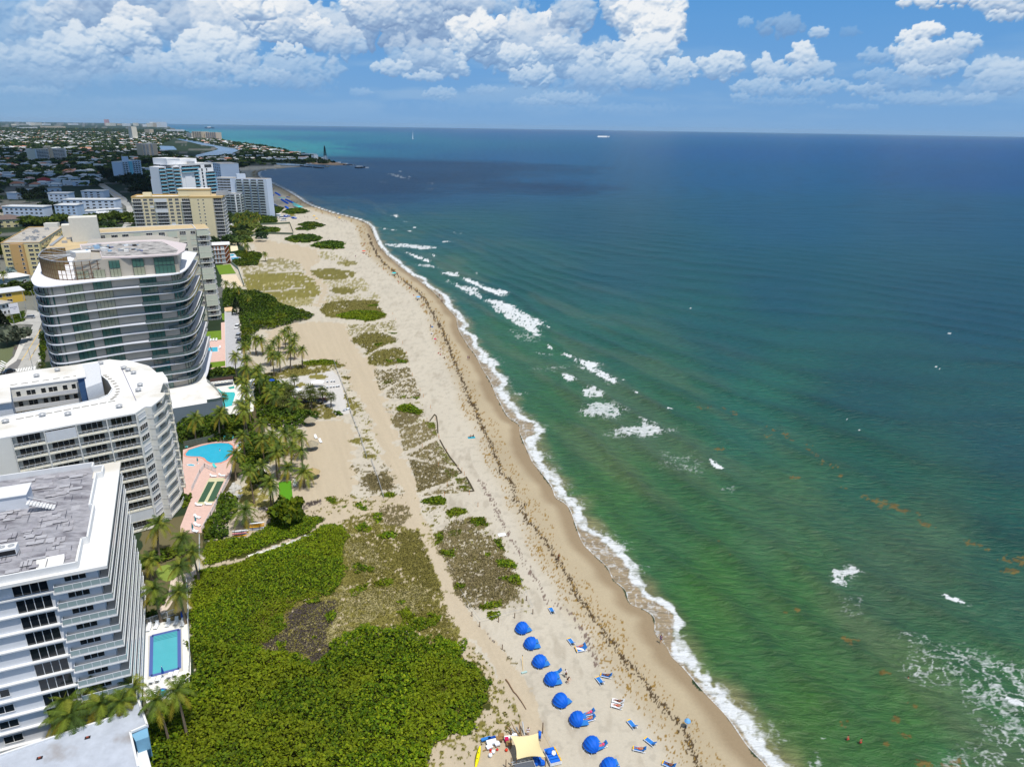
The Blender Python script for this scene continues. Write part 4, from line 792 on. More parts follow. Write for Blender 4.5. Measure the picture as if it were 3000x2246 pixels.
# ================================================================ generic slab block
def block(name,label,p0,p1,depth,H,nf,fh,wallm,roofm,front=(),side=(),right=True,parapet=.5,cat='apartment building',zt=None,eave=0.,leftside=(),edge=None,group=None,base=GZ):
 """p0,p1: front wall left and right end (world), front faces the camera side; depth away from it"""
 dx,dy=p1[0]-p0[0],p1[1]-p0[1];L=math.hypot(dx,dy);ux,uy=dx/L,dy/L;vx,vy=-uy,ux
 root=empty(name,(p0[0]+p1[0])/2+vx*depth/2,(p0[1]+p1[1])/2+vy*depth/2,base);tag(root,label,cat,group)
 c=[p0,p1,(p1[0]+vx*depth,p1[1]+vy*depth),(p0[0]+vx*depth,p0[1]+vy*depth)]
 b=B();b.prism(c,base,H-.3,wallm);b.build('wall',root)
 r=B();e=eave;rc=[(p0[0]-ux*e-vx*e,p0[1]-uy*e-vy*e),(p1[0]+ux*e-vx*e,p1[1]+uy*e-vy*e),(c[2][0]+ux*e+vx*e,c[2][1]+uy*e+vy*e),(c[3][0]-ux*e+vx*e,c[3][1]-uy*e+vy*e)]
 r.prism(rc,H-.3,H,edge or WHITE,mtop=roofm)
 ro=r.build('roof',root)
 if parapet:
  m=B()
  for i in range(4): m.bar((*rc[i],H+.003),(*rc[(i+1) % 4],H+.003),.3,parapet,edge or WHITE)
  m.build('parapet',ro)
 top=H-.3
 z0=top-nf*fh
 if front: facade(root,p0,p1,z0,nf,fh,front)
 if side: facade(root,p1,c[2],z0,nf,fh,side)
 return root,ro,c,(ux,uy),(vx,vy)
def pt(p0,u,v,a,b): return (p0[0]+u[0]*a+v[0]*b,p0[1]+u[1]*a+v[1]*b)
TANR=mat('tan_roof',sr(198,176,136),rough=.95,noise=.18,nscale=.12,dirt=sr(176,160,128));GREYR=mat('grey_roof',sr(178,172,162),rough=.95,noise=.18,nscale=.2,dirt=sr(140,134,128))
# ---------------- D: cream condominium behind the glass tower
SAGE=mat('sage_cream_wall',sr(206,202,184),rough=.85,noise=.05,nscale=.3);SHUTS=mat('sage_shutter',sr(198,202,184),rough=.6,noise=.04)
def building_d():
 fh=2.7;H=46.2;z=H
 p0=tuple(map(float,Q('z2','820,252',H)[0]));pr=tuple(map(float,Q('z2','1690,208',H)[0]));pe=tuple(map(float,Q('z2','1815,204',H)[0]))
 nf=16;W3=win_mesh(2.6,1.35,3,2);W2=win_mesh(2.0,1.3,2,2);SH=win_mesh(2.8,1.6,2,1,shutter=SHUTS,frame=SAGE,sill=False)
 L=math.hypot(pr[0]-p0[0],pr[1]-p0[1])
 bay=lambda x: x/L
 BL=balc_mesh(4.2,1.5,fh,CONC,bars=.2);BL2=balc_mesh(4.2,1.5,fh,CONC,shutter=SHUTS)
 fr=[('window',.06,[(W3,4),(SH,1)],.8),('balcony',.18,[(BL,4),(BL2,1)],0),('balcony',.285,[(BL,4),(BL2,1)],0),('window',.40,[(W3,3),(SH,1)],.8),('window',.52,[(W3,3),(SH,2)],.8),('balcony',.645,[(BL,3),(BL2,2)],0),('balcony',.75,[(BL,3),(BL2,2)],0),('window',.86,[(W3,3),(SH,2)],.8),('window',.965,[(W2,5),(SH,5)],.8)]
 root,ro,c,u,v=block('condominium','cream condominium with tan roof and a stack of corner balconies above the car park',p0,pr,17,H,nf,fh,SAGE,TANR,front=fr,parapet=.35)
 # balcony column proud of the corner
 L2=math.hypot(pe[0]-pr[0],pe[1]-pr[1]);q0=pt(pr,u,v,0,-1.6);q1=pt(pr,u,v,5.6,-1.6)
 b=B();b.prism([pt(pr,u,v,.0,.4),pt(pr,u,v,5.2,.4),pt(pr,u,v,5.2,15),pt(pr,u,v,.0,15)],GZ,H-.35,SAGE);b.build('balcony_core',root)
 b=B();b.prism([pt(pr,u,v,0,-1.6),pt(pr,u,v,6,-1.6),pt(pr,u,v,6,17),pt(pr,u,v,0,17)],H-.3,H+.05,WHITE,mtop=TANR);b.build('roof',root)
 BA=balc_mesh(5.6,2.0,fh,CONC,bars=.2,doorw=.5);BB=balc_mesh(5.6,2.0,fh,CONC,shutter=SHUTS)
 pat='1001100110101100001'
 for k in range(nf+1):
  zz=H-.3-fh*(k+1);p=pt(pr,u,v,2.8,.38)
  if zz < 0: break
  inst('balcony',BB if pat[k] == '1' else BA,root,*p,zz,math.atan2(u[1],u[0]))
  for j in range(3): p=pt(pr,u,v,5.22,3.2+j*4.8);inst('balcony',balc_mesh(4.4,1.3,fh,WHITE,bars=.25),root,*p,zz,math.atan2(v[1],v[0]))
 # tower house and west wing
 t=B();t.cbox(*Gn(q('z2','730,190')[0],50.),11,8,H-8,54.5,mat('off_white_wall',sr(214,210,198),rough=.8,noise=.06),math.atan2(u[1],u[0]));t.cbox(*Gn(q('z2','615,215')[0],47.),7,7,H-8,49.5,MATS['off_white_wall'],math.atan2(u[1],u[0]));t.build('lift_house',root)
 w=[tuple(map(float,x)) for x in Q('z2','470,270 800,262 760,345 690,372 330,450 420,345',44.)];t=B();t.prism(w,GZ,43.6,SAGE);t.prism(w,43.6,44.,WHITE,mtop=TANR);t.build('west_wing',root)
 t=B()
 for (x,y) in ((600,300),(625,300),(560,330)): t.cbox(*Gn(q('z2',f'{x},{y}')[0],44.),2,1.2,44,45,METAL,.4)
 t.build('air_conditioner',ro)
 t=B();e0=Gn(q('z2','545,265')[0],44.6);e1=Gn(q('z2','440,345')[0],44.6);t.bar((*e0,44.1),(*e1,44.1),1.3,.5,METAL);t.build('roof_duct',ro)
building_d()
# ---------------- E: yellow tower, E2 its low brown annexe
YEL=mat('pale_yellow_wall',sr(228,212,172),rough=.85,noise=.04,nscale=.2);OCH=mat('ochre_band',sr(206,172,112),rough=.8)
def building_e():
 fh=2.72;H=38.;c7=lambda s,z: [tuple(map(float,x)) for x in Q('c7',s,z)]
 p0=c7('190,775',H)[0];pm=c7('1140,765',H)[0];pe=c7('1640,745',H)[0]
 W3=win_mesh(2.7,1.4,3,2);BL=balc_mesh(9.6,1.6,fh,WHITE,bars=.35,doorw=.8);BN=balc_mesh(7.4,1.6,fh,WHITE,bars=.35,doorw=.8);BS=balc_mesh(9.6,1.6,fh,WHITE,shutter=WHITE)
 L=math.hypot(pm[0]-p0[0],pm[1]-p0[1]);nf=15
 fr=[('balcony',.085,[(BN,9),(balc_mesh(7.4,1.6,fh,WHITE,shutter=WHITE),1)],0),('window',.225,W3,.85),('window',.325,[(W3,8),(win_mesh(2.7,1.5,2,1,shutter=WHITE),1)],.85),('balcony',.49,[(BL,9),(BS,1)],0),('window',.655,[(W3,6),(win_mesh(2.9,1.6,2,1,shutter=WHITE),1)],.85),('window',.765,W3,.85),('balcony',.92,BN,0)]
 root,ro,c,u,v=block('condominium','pale yellow condominium tower with ochre parapet and white balconies',p0,pm,20,H,nf,fh,YEL,ROOFW,front=fr,parapet=1.1,edge=OCH)
 L2=math.hypot(pe[0]-pm[0],pe[1]-pm[1])
 b=B();q0=pt(pm,u,v,0,-2.2);b.prism([pt(pm,u,v,0,-2.5),pt(pm,u,v,L2*.72,-2.5),pt(pm,u,v,L2*.72,-1.),pt(pm,u,v,L2,-1.),pt(pm,u,v,L2,20),pt(pm,u,v,0,20)],GZ,H-.3,YEL);b.prism([pt(pm,u,v,0,-2.6),pt(pm,u,v,L2+1,-2.6),pt(pm,u,v,L2+1,20),pt(pm,u,v,0,20)],H-.3,H+1.,OCH,mtop=TANR);b.build('east_wing',root)
 for k in range(nf-1):
  z=H-.3-fh*(k+1)
  for t in (.3,.52): p=pt(pm,u,v,L2*.72*t+1,-2.52);inst('window',win_mesh(.9,.8,1,1,frame=WHITE),root,*p,z+.9,math.atan2(u[1],u[0]))
 for k in range(nf+0):
  z=H-.3-fh*(k+1)
  if z < .5: break
  p=pt(pm,u,v,L2*.865,-1.02);inst('balcony',balc_mesh(L2*.30,1.7,fh,WHITE,bars=.35,doorw=.8),root,*p,z,math.atan2(u[1],u[0]))
  for j in range(2): p=pt(pm,u,v,L2+.02,4+j*9);inst('balcony',balc_mesh(8,1.4,fh,WHITE,bars=.4,doorw=.8),root,*p,z,math.atan2(v[1],v[0]))
 a=math.atan2(u[1],u[0]);t=B();t.cbox(*pt(pm,u,v,3,8),24,9,H,H+5.4,YEL,a);t.cbox(*pt(pm,u,v,3,8),24.6,9.6,H+5.4,H+6.4,OCH,a);t.cbox(*pt(pm,u,v,3,8),24.0,9.,H+6.4,H+6.6,ROOFW,a);t.build('lift_house',ro)
 t=B();t.cbox(*pt(pm,u,v,24,6),9,4,H+1.2,H+4.5,METAL,a);t.build('cooling_tower',ro)
 t=B();t.cbox(*pt(p0,u,v,10,10),6,4,H,H+3.4,YEL,a);t.build('stair_house',ro)
 # brown annexe
 d0=tuple(map(float,Q('e3','598,378',14.)[0]));d1=tuple(map(float,Q('e3','826,368',14.)[0]));RB=mat('rust_brown_wall',sr(164,92,52),rough=.85,noise=.08)
 BLb=balc_mesh(11,1.2,3.,WHITE,bars=.3,door=False)
 r2,_,c2,u2,v2=block('beach_motel','low rust brown block with white balconies and stair below the yellow tower',d0,d1,12,14.,4,3.1,RB,ROOFW,parapet=0,eave=.8)
 Lb=math.hypot(d1[0]-d0[0],d1[1]-d0[1])
 for k in range(4):
  z=14-.3-3.1*(k+1);inst('balcony',balc_mesh(Lb*.72,1.3,3.,WHITE,bars=.3,door=False),r2,*pt(d0,u2,v2,Lb*.36,-.02),z,math.atan2(u2[1],u2[0]))
  for t in (.1,.3,.52,.64): inst('door',win_mesh(.9,2.,1,1,shutter=WHITE,sill=False),r2,*pt(d0,u2,v2,Lb*t,-.04),z+.1,math.atan2(u2[1],u2[0]))
  s=B();s.bar((*pt(d0,u2,v2,Lb*.74,-.9),z),(*pt(d0,u2,v2,Lb*.98,-.9),z+3.1 if k > 0 else z+3.1),1.2,.25,WHITE);s.build('stair',r2)
building_e()
# ---------------- F: white and turquoise tower with its two shade-tinted white wings
TEAL=mat('turquoise_glass',sr(40,160,190),rough=.15,spec=.6);BWH=mat('shade_tinted_white_wall',sr(200,212,226),rough=.8)  # BWH: blue of the cloud shade put into the colour of white walls
def building_f():
 c7=lambda s,z: [tuple(map(float,x)) for x in Q('c7',s,z)]
 fh=3.1;H=59.;p0=c7('975,240',H)[0];p1=c7('1505,215',H)[0];pb=c7('785,185',H)[0]
 root,ro,c,u,v=block('hotel_tower','tall white tower with turquoise glass balconies beyond the yellow condominium',p0,p1,26,H,20,fh,mat('bright_white_wall',sr(238,238,238),rough=.7),ROOFW,parapet=.6,cat='tower')
 L=math.hypot(p1[0]-p0[0],p1[1]-p0[1]);a=math.atan2(u[1],u[0])
 tb=lambda w,d=1.6: balc_mesh(w,d,fh,WHITE,railm=WHITE,glassrail=TEAL,doorw=.9)
 DW=win_mesh(1.6,2.3,1,1,sill=False)
 for k in range(18):
  z=H-.3-fh*(k+1)
  if k < 2: inst('balcony',tb(L*.52),root,*pt(p0,u,v,L*.27,-.02),z,a)
  else:
   inst('balcony',tb(L*.13),root,*pt(p0,u,v,L*.455,-.02),z,a)
   inst('balcony',tb(L*.3),root,*pt(p0,u,v,L*.88,-.02),z,a)
  if k == 0:
   inst('window',win_mesh(L*.24,2.6,6,1,sill=False),root,*pt(p0,u,v,L*.49,-.03),z+.1,a);inst('window',win_mesh(L*.22,2.6,6,1,sill=False),root,*pt(p0,u,v,L*.84,-.03),z+.1,a)
  else: inst('window',DW,root,*pt(p0,u,v,L*.64,-.03),z+.2,a);inst('window',win_mesh(1.2,2.3,1,1,sill=False),root,*pt(p0,u,v,L*.785,-.03),z+.2,a)
  inst('balcony',tb(8),root,*pt(p0,u,v,L+.0,8),z,a+PI/2);inst('balcony',tb(8),root,*pt(p0,u,v,L+.0,19),z,a+PI/2)
  # west side: staggered balconies stepping back
  if k > 0 and k < 3: continue
 pn=B();pn.cbox(*pt(p0,u,v,L*.2,-.25),L*.20,.5,14,H-10,MATS['bright_white_wall'],a);pn.build('wall_panel',root)
 # the west flank, three bays stepping back
 cen=pt(p0,u,v,0,0)
 for j in range(3):
  w0=pt(p0,u,v,-5-4.2*j,3+4*j);w1=pt(p0,u,v,-.5-4.2*j,.8+4*j);b=B();b.prism([w0,w1,pt(w1,u,v,3,22-4*j),pt(w0,u,v,0,20-4*j)],GZ,H-1-.3*j,MATS['bright_white_wall']);b.build('stepped_bay',root)
  aa=math.atan2(w1[1]-w0[1],w1[0]-w0[0])
  for k in range(19):
   z=H-1.3-.3*j-fh*(k+1)+(.9*j % 1.5);inst('balcony',tb(5.4,1.8),root,*((w0[0]+w1[0])/2,(w0[1]+w1[1])/2),z,aa)
 t=B();t.prism([pt(p0,u,v,-8,6),pt(p0,u,v,L*.7,8),pt(p0,u,v,L*.72,24),pt(p0,u,v,-8,24)],H,H+4.6,MATS['bright_white_wall'],mtop=ROOFW);t.prism([pt(p0,u,v,-8,6),pt(p0,u,v,6,6.3),pt(p0,u,v,6,24),pt(p0,u,v,-8,24)],H+4.61,H+5.6,MATS['bright_white_wall']);t.build('rooftop_screen',ro)
 t=B();t.cbox(*pt(p0,u,v,L*.45,5),6,3,H+.01,H+2.4,METAL,a);t.build('roof_plant',ro)
 # wings
 W3=win_mesh(2.4,1.5,2,1,frame=WHITE);W5=win_mesh(4.,1.6,3,1,frame=WHITE)
 def wing(s0,s1,H2,depth,label,nf,cols):
  a0,a1=c7(s0,H2)[0],c7(s1,H2)[0];fr=[('window',t,W5 if (i % 3) == 1 else W3,.75) for i,t in enumerate(cols)]
  return block('condominium',label,a0,a1,depth,H2,nf,2.75,BWH,GREYR,front=fr,parapet=.5)
 r1,o1,c1,u1,v1=wing('505,478','900,480',34,16,'shade-tinted white slab block left of the turquoise tower',11,(.28,.42,.54,.66,.78,.9));t=B();t.cbox(*pt(c1[0],u1,v1,8,8),14,8,34,39,BWH,.5);t.build('lift_house',o1)
 r2,o2,c2,u2,v2=wing('1560,450','1790,455',40,14,'shade-tinted white slab block right of the turquoise tower, windows in rows',13,(.15,.35,.52,.68,.84))
 a0=c2[1];r3=B();e1=pt(a0,u2,v2,38,3);r3.prism([pt(a0,u2,v2,0,2),e1,pt(a0,u2,v2,38,16),pt(a0,u2,v2,0,14)],GZ,39.8,BWH,mtop=GREYR);r3.build('east_wing',r2)
 for k in range(13):
  for j in range(4): inst('balcony',balc_mesh(6.6,1.5,2.75,BWH,glassrail=GRAIL,doorw=.85),r2,*pt(a0,u2,v2,8+j*8,2),39.5-2.75*(k+1),math.atan2(u2[1],u2[0])+.025)
 t=B();t.cbox(*pt(a0,u2,v2,8,8),9,6,39.8,44,BWH,.5);t.build('lift_house',o2)
 # white blocks behind and below
 d0,d1=c7('1640,700',25)[0],c7('1860,710',25)[0]
 r4,*_=block('condominium','white block with pale green glass balconies right of the yellow tower',d0,d1,30,25,9,2.75,MATS['bright_white_wall'],GREYR,front=[('balcony',t,balc_mesh(6,1.3,2.75,WHITE,glassrail=GRAIL,doorw=.8),0) for t in (.2,.5,.82)],side=[('balcony',t,balc_mesh(6,1.3,2.75,WHITE,glassrail=GRAIL,doorw=.8),0) for t in (.15,.4,.65,.88)])
 d0,d1=c7('1500,205',52)[0],c7('1625,225',52)[0]
 block('condominium','shade-tinted white tower peeping out right behind the turquoise tower',d0,d1,20,52,17,2.8,BWH,GREYR,front=[('window',t,W3,.8) for t in (.15,.38,.62,.85)])
building_f()
# ---------------- middle distance blocks (base of the front wall from the survey, height from the roof line)
def far_block(key,l,r,ytop,depth,name,label,wallm,roofm,fh=2.9,cols=(),kind='window',rows=None,cat='apartment building',turn=0.,group=None,parapet=.5,ww=None,side=None):
 a=q(key,l)[0];b=q(key,r)[0];pa,pb=G(*a),G(*b);yt=ZM[key][1]+ytop/ZM[key][2]
 H=height_of(a[0],a[1],yt);nf=rows or max(1,int((H-.6)/fh));L=math.hypot(pb[0]-pa[0],pb[1]-pa[1]);w=ww or L/(len(cols)+1)*.62 if cols else 2
 me=win_mesh(w,fh*.48,max(1,int(w/1.4)),1,sill=False) if kind == 'window' else balc_mesh(w,1.4,fh,WHITE,railm=WHITE,glassrail=WHITE,doorw=.9)
 fr=[(kind,t,me,.8 if kind == 'window' else 0) for t in cols]
 sd=[(kind,t,me,.8 if kind == 'window' else 0) for t in (side or ())]
 return block(name,label,pa,pb,depth,H,nf,(H-.6)/nf,wallm,roofm,front=fr,side=sd,parapet=parapet,cat=cat,group=group)
r_,o_,c_,u_,v_=far_block('z1','1078,575','1240,552',398,16,'apartment_tower','white tower with a turquoise centre strip among dark trees',BWH,ROOFW,cols=(.1,.24,.62,.76,.9),kind='balcony',side=(.2,.5,.8))
t=B();Lx=math.hypot(c_[1][0]-c_[0][0],c_[1][1]-c_[0][1]);t.bar((*pt(c_[0],u_,v_,Lx*.36,-.4),GZ),(*pt(c_[0],u_,v_,Lx*.52,-.4),GZ),1.,32.5,mat('turquoise_panel',sr(140,205,215)));t.build('centre_strip',r_);t=B();t.cbox(*pt(c_[0],u_,v_,Lx*.4,6),9,8,31,40,BWH,.6);t.build('lift_house',o_)
far_block('z1','1243,362','1372,358',240,26,'apartment_tower','tan and white ribbed apartment tower beyond the canal',mat('tan_wall',sr(196,180,156)),GREYR,cols=(.12,.34,.62),kind='balcony',side=(.3,.7))
r_,o_,c_,u_,v_=far_block('z1','318,390','577,374',290,22,'apartment_block','long cream block with white end walls and a tan centre strip',mat('cream_wall',sr(222,214,196)),GREYR,cols=(.07,.15,.23,.31,.39,.61,.69,.77,.85,.93),kind='balcony',fh=3.1,ww=8.6)
t=B();Lx=math.hypot(c_[1][0]-c_[0][0],c_[1][1]-c_[0][1]);t.bar((*pt(c_[0],u_,v_,Lx*.45,-1),GZ),(*pt(c_[0],u_,v_,Lx*.55,-1),GZ),2.6,28,MATS['tan_wall']);t.bar((*pt(c_[0],u_,v_,0,-1),GZ),(*pt(c_[0],u_,v_,Lx*.025,-1),GZ),2.6,28.5,WHITE);t.bar((*pt(c_[0],u_,v_,Lx*.975,-1),GZ),(*pt(c_[0],u_,v_,Lx,-1),GZ),2.6,28.5,WHITE);t.build('pilaster',r_);t=B();t.cbox(*pt(c_[0],u_,v_,Lx*.5,8),14,9,27,33,MATS['tan_wall'],1.5);t.build('lift_house',o_)
# far beach towers and the skyline
far_block('z1','1612,192','1660,194',150,60,'condominium','far pale tower, leftmost of the beach cluster past the inlet',MATS['cream_wall'],GREYR,cols=(.25,.5,.75),fh=4)
far_block('z1','1664,194','1745,196',134,60,'condominium','far cream towers in the middle of the beach cluster past the inlet',MATS['tan_wall'],GREYR,cols=(.15,.4,.6,.85),fh=4)
far_block('z1','1745,194','1776,196',152,50,'condominium','far narrow cream tower between two wider beach towers',MATS['cream_wall'],GREYR,cols=(.3,.7),fh=4)
far_block('z1','1780,200','1872,202',140,50,'condominium','far sandy tower with a roof house nearest the sea past the inlet',mat('sandy_wall',sr(216,188,166)),GREYR,cols=(.12,.3,.5,.7,.88),kind='balcony',fh=4)
PINKW=mat('pink_wall',sr(205,160,165));HZW=mat('far_white_wall',sr(222,224,226))
far_block('z1','932,84','950,84',30,60,'office_tower','tall pink tower on the skyline',PINKW,GREYR,fh=9,rows=1,cat='tower')
far_block('z1','950,86','1003,86',60,80,'apartment_block','long pale block beside the pink skyline tower',MATS['cream_wall'],GREYR,fh=9,rows=1)
for k,(l,r,yt,lb) in enumerate((('1265,92','1300,92',72,'white skyline block at the left of the distant resort cluster'),('1302,94','1330,94',62,'pale skyline tower second from the left in the distant resort'),('1330,94','1352,94',52,'tallest white skyline tower of the distant resort'),('1356,96','1388,96',60,'white skyline block right of the tallest distant tower'),('1390,98','1445,98',52,'wide pale skyline block nearest the sea'),('1180,86','1200,86',60,'thin pale tower on the skyline left of the resort'),('1090,88','1130,88',64,'low white skyline block right of the pink tower'),('1040,82','1072,82',66,'pale skyline block just right of the pink tower'),
  ('265,80','300,80',55,'pale skyline building at the far left'),('302,82','365,82',58,'cream skyline building beside the far left one'),('380,80','440,80',66,'low white skyline hall left of the long warehouse'),('395,106','568,106',88,'long pale warehouse below the skyline'),('195,110','325,110',99,'long low white warehouse further left below the skyline'),('140,82','250,80',70,'low grey skyline warehouse at the far left'),('620,78','680,78',66,'small white block on the skyline left of the pink tower'),('1295,150','1330,150',115,'grey office block in the middle of the far town'),('1440,136','1565,138',116,'long tan and red roofed hotel near the far shore'),('1150,200','1195,200',92,'white far town building right of centre'))):
 far_block('z1',l,r,yt,70,'distant_building',lb,[HZW,MATS['cream_wall'],HZW,MATS['tan_wall']][k % 4],GREYR,fh=8,rows=1,parapet=0,cat='building')
# ---------------- yellow seven-storey apartment building, left
def yellow_left():
 H=21.;c=lambda s,z=H: [tuple(map(float,x)) for x in Q('z2',s,z)]
 YL=mat('straw_wall',sr(218,200,146),rough=.85);BR=mat('brown_stair_wall',sr(196,158,104),rough=.85)
 f0,f1=c('5,335')[0],c('340,328')[0];b1=c('550,190')[0];D_=math.hypot(b1[0]-f1[0],b1[1]-f1[1])
 poly=[f0,f1,b1,c('250,196')[0]]
 root=empty('apartment_building',*f1,GZ);tag(root,'straw yellow seven-storey building with brown stair wall and grey roof plant','apartment building')
 b=B();b.prism(poly,GZ,H-.5,YL);b.build('wall',root);r=B();r.prism(poly,H-.5,H,WHITE,mtop=GREYR);ro=r.build('roof',root)
 m=B()
 for i in range(4): m.bar((*poly[i],H+.003),(*poly[(i+1) % 4],H+.003),.3,.5,OCH)
 m.build('parapet',ro)
 L=math.hypot(f1[0]-f0[0],f1[1]-f0[1]);u=((f1[0]-f0[0])/L,(f1[1]-f0[1])/L);v=(-u[1],u[0]);a=math.atan2(u[1],u[0])
 s=B();s.bar((*pt(f0,u,v,L*.24,-.7),GZ),(*pt(f0,u,v,L*.58,-.7),GZ),1.6,H-.7,BR);s.build('stair_wall',root)
 fr=[('window',.13,win_mesh(2.6,1.2,2,1),.9),('window',.50,win_mesh(1.1,1.2,1,1),.9),('window',.74,win_mesh(2.6,1.2,2,1),.9),('window',.9,win_mesh(2.2,1.2,2,1),.9)]
 facade(root,pt(f0,u,v,0,0),f1,1.2,7,2.75,[fr[0],fr[2],fr[3]]);facade(root,pt(f0,u,v,0,-1.52),pt(f1,u,v,0,-1.52),1.2,7,2.75,[fr[1]])
 facade(root,f1,b1,1.2,7,2.75,[('balcony',t,balc_mesh(D_/8*.8,1.3,2.75,YL,railm=YL,glassrail=YL,doorw=.7),0) for t in (.1,.24,.38,.52,.66,.8,.93)])
 rr=random.Random(5)
 for k in range(26):
  x,y=Gn(q('z2',f'{rr.choice((0, 1))*90+rr.uniform(190, 330)},{rr.uniform(200, 310)}')[0],H);m=B();ac_unit(m,x,y,H+.05,rr.uniform(1.2,2.2),rr.uniform(0,2));m.build('air_conditioner',ro)
 m=B();m.cbox(*Gn(q('z2','450,180')[0],H+1),9,5,H,H+3,MATS['off_white_wall'],a);m.build('stair_house',ro)
yellow_left()
# ================================================================ town: low buildings, houses, roads, trees
RED=mat('red_tile_roof',sr(150,60,60),rough=.9,noise=.15,nscale=.5);TERRA=mat('terracotta_roof',sr(188,130,104),rough=.9,noise=.15,nscale=.5);BRN=mat('brown_shingle_roof',sr(112,98,92),rough=.95,noise=.15,nscale=.5)
WHR=mat('white_house_roof',sr(206,208,208),rough=.9,noise=.08,nscale=.3);GRR=mat('grey_house_roof',sr(160,160,158),rough=.9,noise=.12,nscale=.3);PINKR=mat('pinkish_tile_roof',sr(196,158,148),rough=.9,noise=.12,nscale=.4)
ASPH=mat('asphalt',sr(176,174,168),rough=.95,noise=.12,nscale=.35,dirt=sr(150,148,144));ASPHD=mat('dark_asphalt',sr(120,118,116),rough=.95,noise=.1,nscale=.5);PAVE=mat('concrete_pavement',sr(206,202,194),rough=.9,noise=.08,nscale=.8)
YLW=mat('yellow_road_paint',sr(226,186,70),rough=.8);WPT=mat('white_road_paint',sr(236,236,232),rough=.8)
LAWNM=mat('mown_lawn',sr(104,132,32),rough=.95,noise=.18,nscale=1.2,bump=.3);LAWND=mat('dry_lawn',sr(150,150,80),rough=.95,noise=.2,nscale=.7)
def rp(p): return [tuple(map(float,x)) for x in p]
road=sheet('road',rp(Q('c8','-200,1500 60,1560 20,1650 -60,1800 520,1800 500,1540 470,1100 560,880 480,880 420,900 400,1050 300,1180 190,1480 90,1530')),ASPH,GZ+.06,'pale asphalt avenue with yellow centre lines at the left','road')
sheet('road',rp(Q('z1','820,565 880,575 960,625 1090,710 1150,800 1160,900 1120,960 1040,990 1100,870 1090,780 1000,720 930,650 830,590')),ASPH,GZ+.06,'pale curving avenue running inland past the dark trees','road')
sheet('road',rp(Q('c8','-100,1080 230,1030 420,1040 480,900 440,870 330,860 290,1000 80,1010 -100,1020')),ASPH,GZ+.07,'parking area and side street by the white street sign','road')
sheet('sidewalk',rp(Q('c8','300,1100 385,1110 200,1480 80,1560 60,1530 170,1430 250,1230')),PAVE,GZ+.12,'pale sidewalk beside the avenue','sidewalk')
sheet('asphalt_patch',rp(Q('c8','130,1465 270,1460 210,1575 80,1580')),ASPHD,GZ+.064,'dark asphalt patch on the avenue','road patch')
def stripes():
 b=B()
 for s0,s1 in (('490,1100','330,1370'),('540,1170','395,1400'),('330,1370','262,1475'),('430,1340','360,1465')):
  a,c=Q('c8',s0)[0],Q('c8',s1)[0];b.bar((*a,GZ+.066),(*c,GZ+.066),.22,.004,YLW)
 for s0,s1 in (('400,1110','200,1420'),('520,1380','430,1560'),('430,1560','400,1640')):
  a,c=Q('c8',s0)[0],Q('c8',s1)[0];b.bar((*a,GZ+.066),(*c,GZ+.066),.16,.004,WPT)
 for i in range(9): a=Q('c8',f'{150+i*32},{1622-i*5}')[0];c=Q('c8',f'{168+i*32},{1582-i*5}')[0];b.bar((*a,GZ+.067),(*c,GZ+.067),.5,.004,WPT)
 for i in range(7): a=Q('c8',f'{-10+i*14},{1640-i*22}')[0];c=Q('c8',f'{-60+i*12},{1610-i*22}')[0];b.bar((*a,GZ+.067),(*c,GZ+.067),.5,.004,WPT)
 for i in range(9): a=Q('c8',f'{180+i*9},{1200-i*17}')[0];c=Q('c8',f'{255+i*6},{1195-i*16}')[0];b.bar((*a,GZ+.067),(*c,GZ+.067),.12,.004,WPT)
 for i in range(8): a=Q('c8',f'{300+i*16},{1000-i*15}')[0];c=Q('c8',f'{390+i*12},{1000-i*15}')[0];b.bar((*a,GZ+.077),(*c,GZ+.077),.12,.004,WPT)
 tag(b.build('road_marking'),'yellow centre lines, white edges and crosswalk bars','road marking',kind='structure')
 b=B();a,c=Q('z1','840,575')[0],Q('z1','1060,720')[0];b.bar((*a,GZ+.066),(*c,GZ+.066),.5,.004,YLW);tag(b.build('road_marking'),'yellow line of the inland avenue','road marking',kind='structure')
stripes()
WATERI=mat('inlet_water',sr(66,96,128),rough=.18,spec=.5,bump=.2,nscale=.05)
for s,lb in (('1520,200 1620,195 1760,235 1900,262 2030,283 2058,300 2000,325 1890,345 1700,358 1690,340 1830,305 1888,288 1850,265 1740,250 1640,225','blue canal winding inland from the inlet'),('1370,258 1500,262 1530,292 1370,296','small canal basin beyond the tan tower')):
 sheet('canal',rp(Q('z1',s)),WATERI,GZ+.25,lb,'water')
sheet('canal',rp(Q('z5','610,408 760,412 870,424 905,432 870,440 800,430 700,427 620,421')),WATERI,GZ+.3,'narrow channel between the beach tip and lighthouse shore','water')
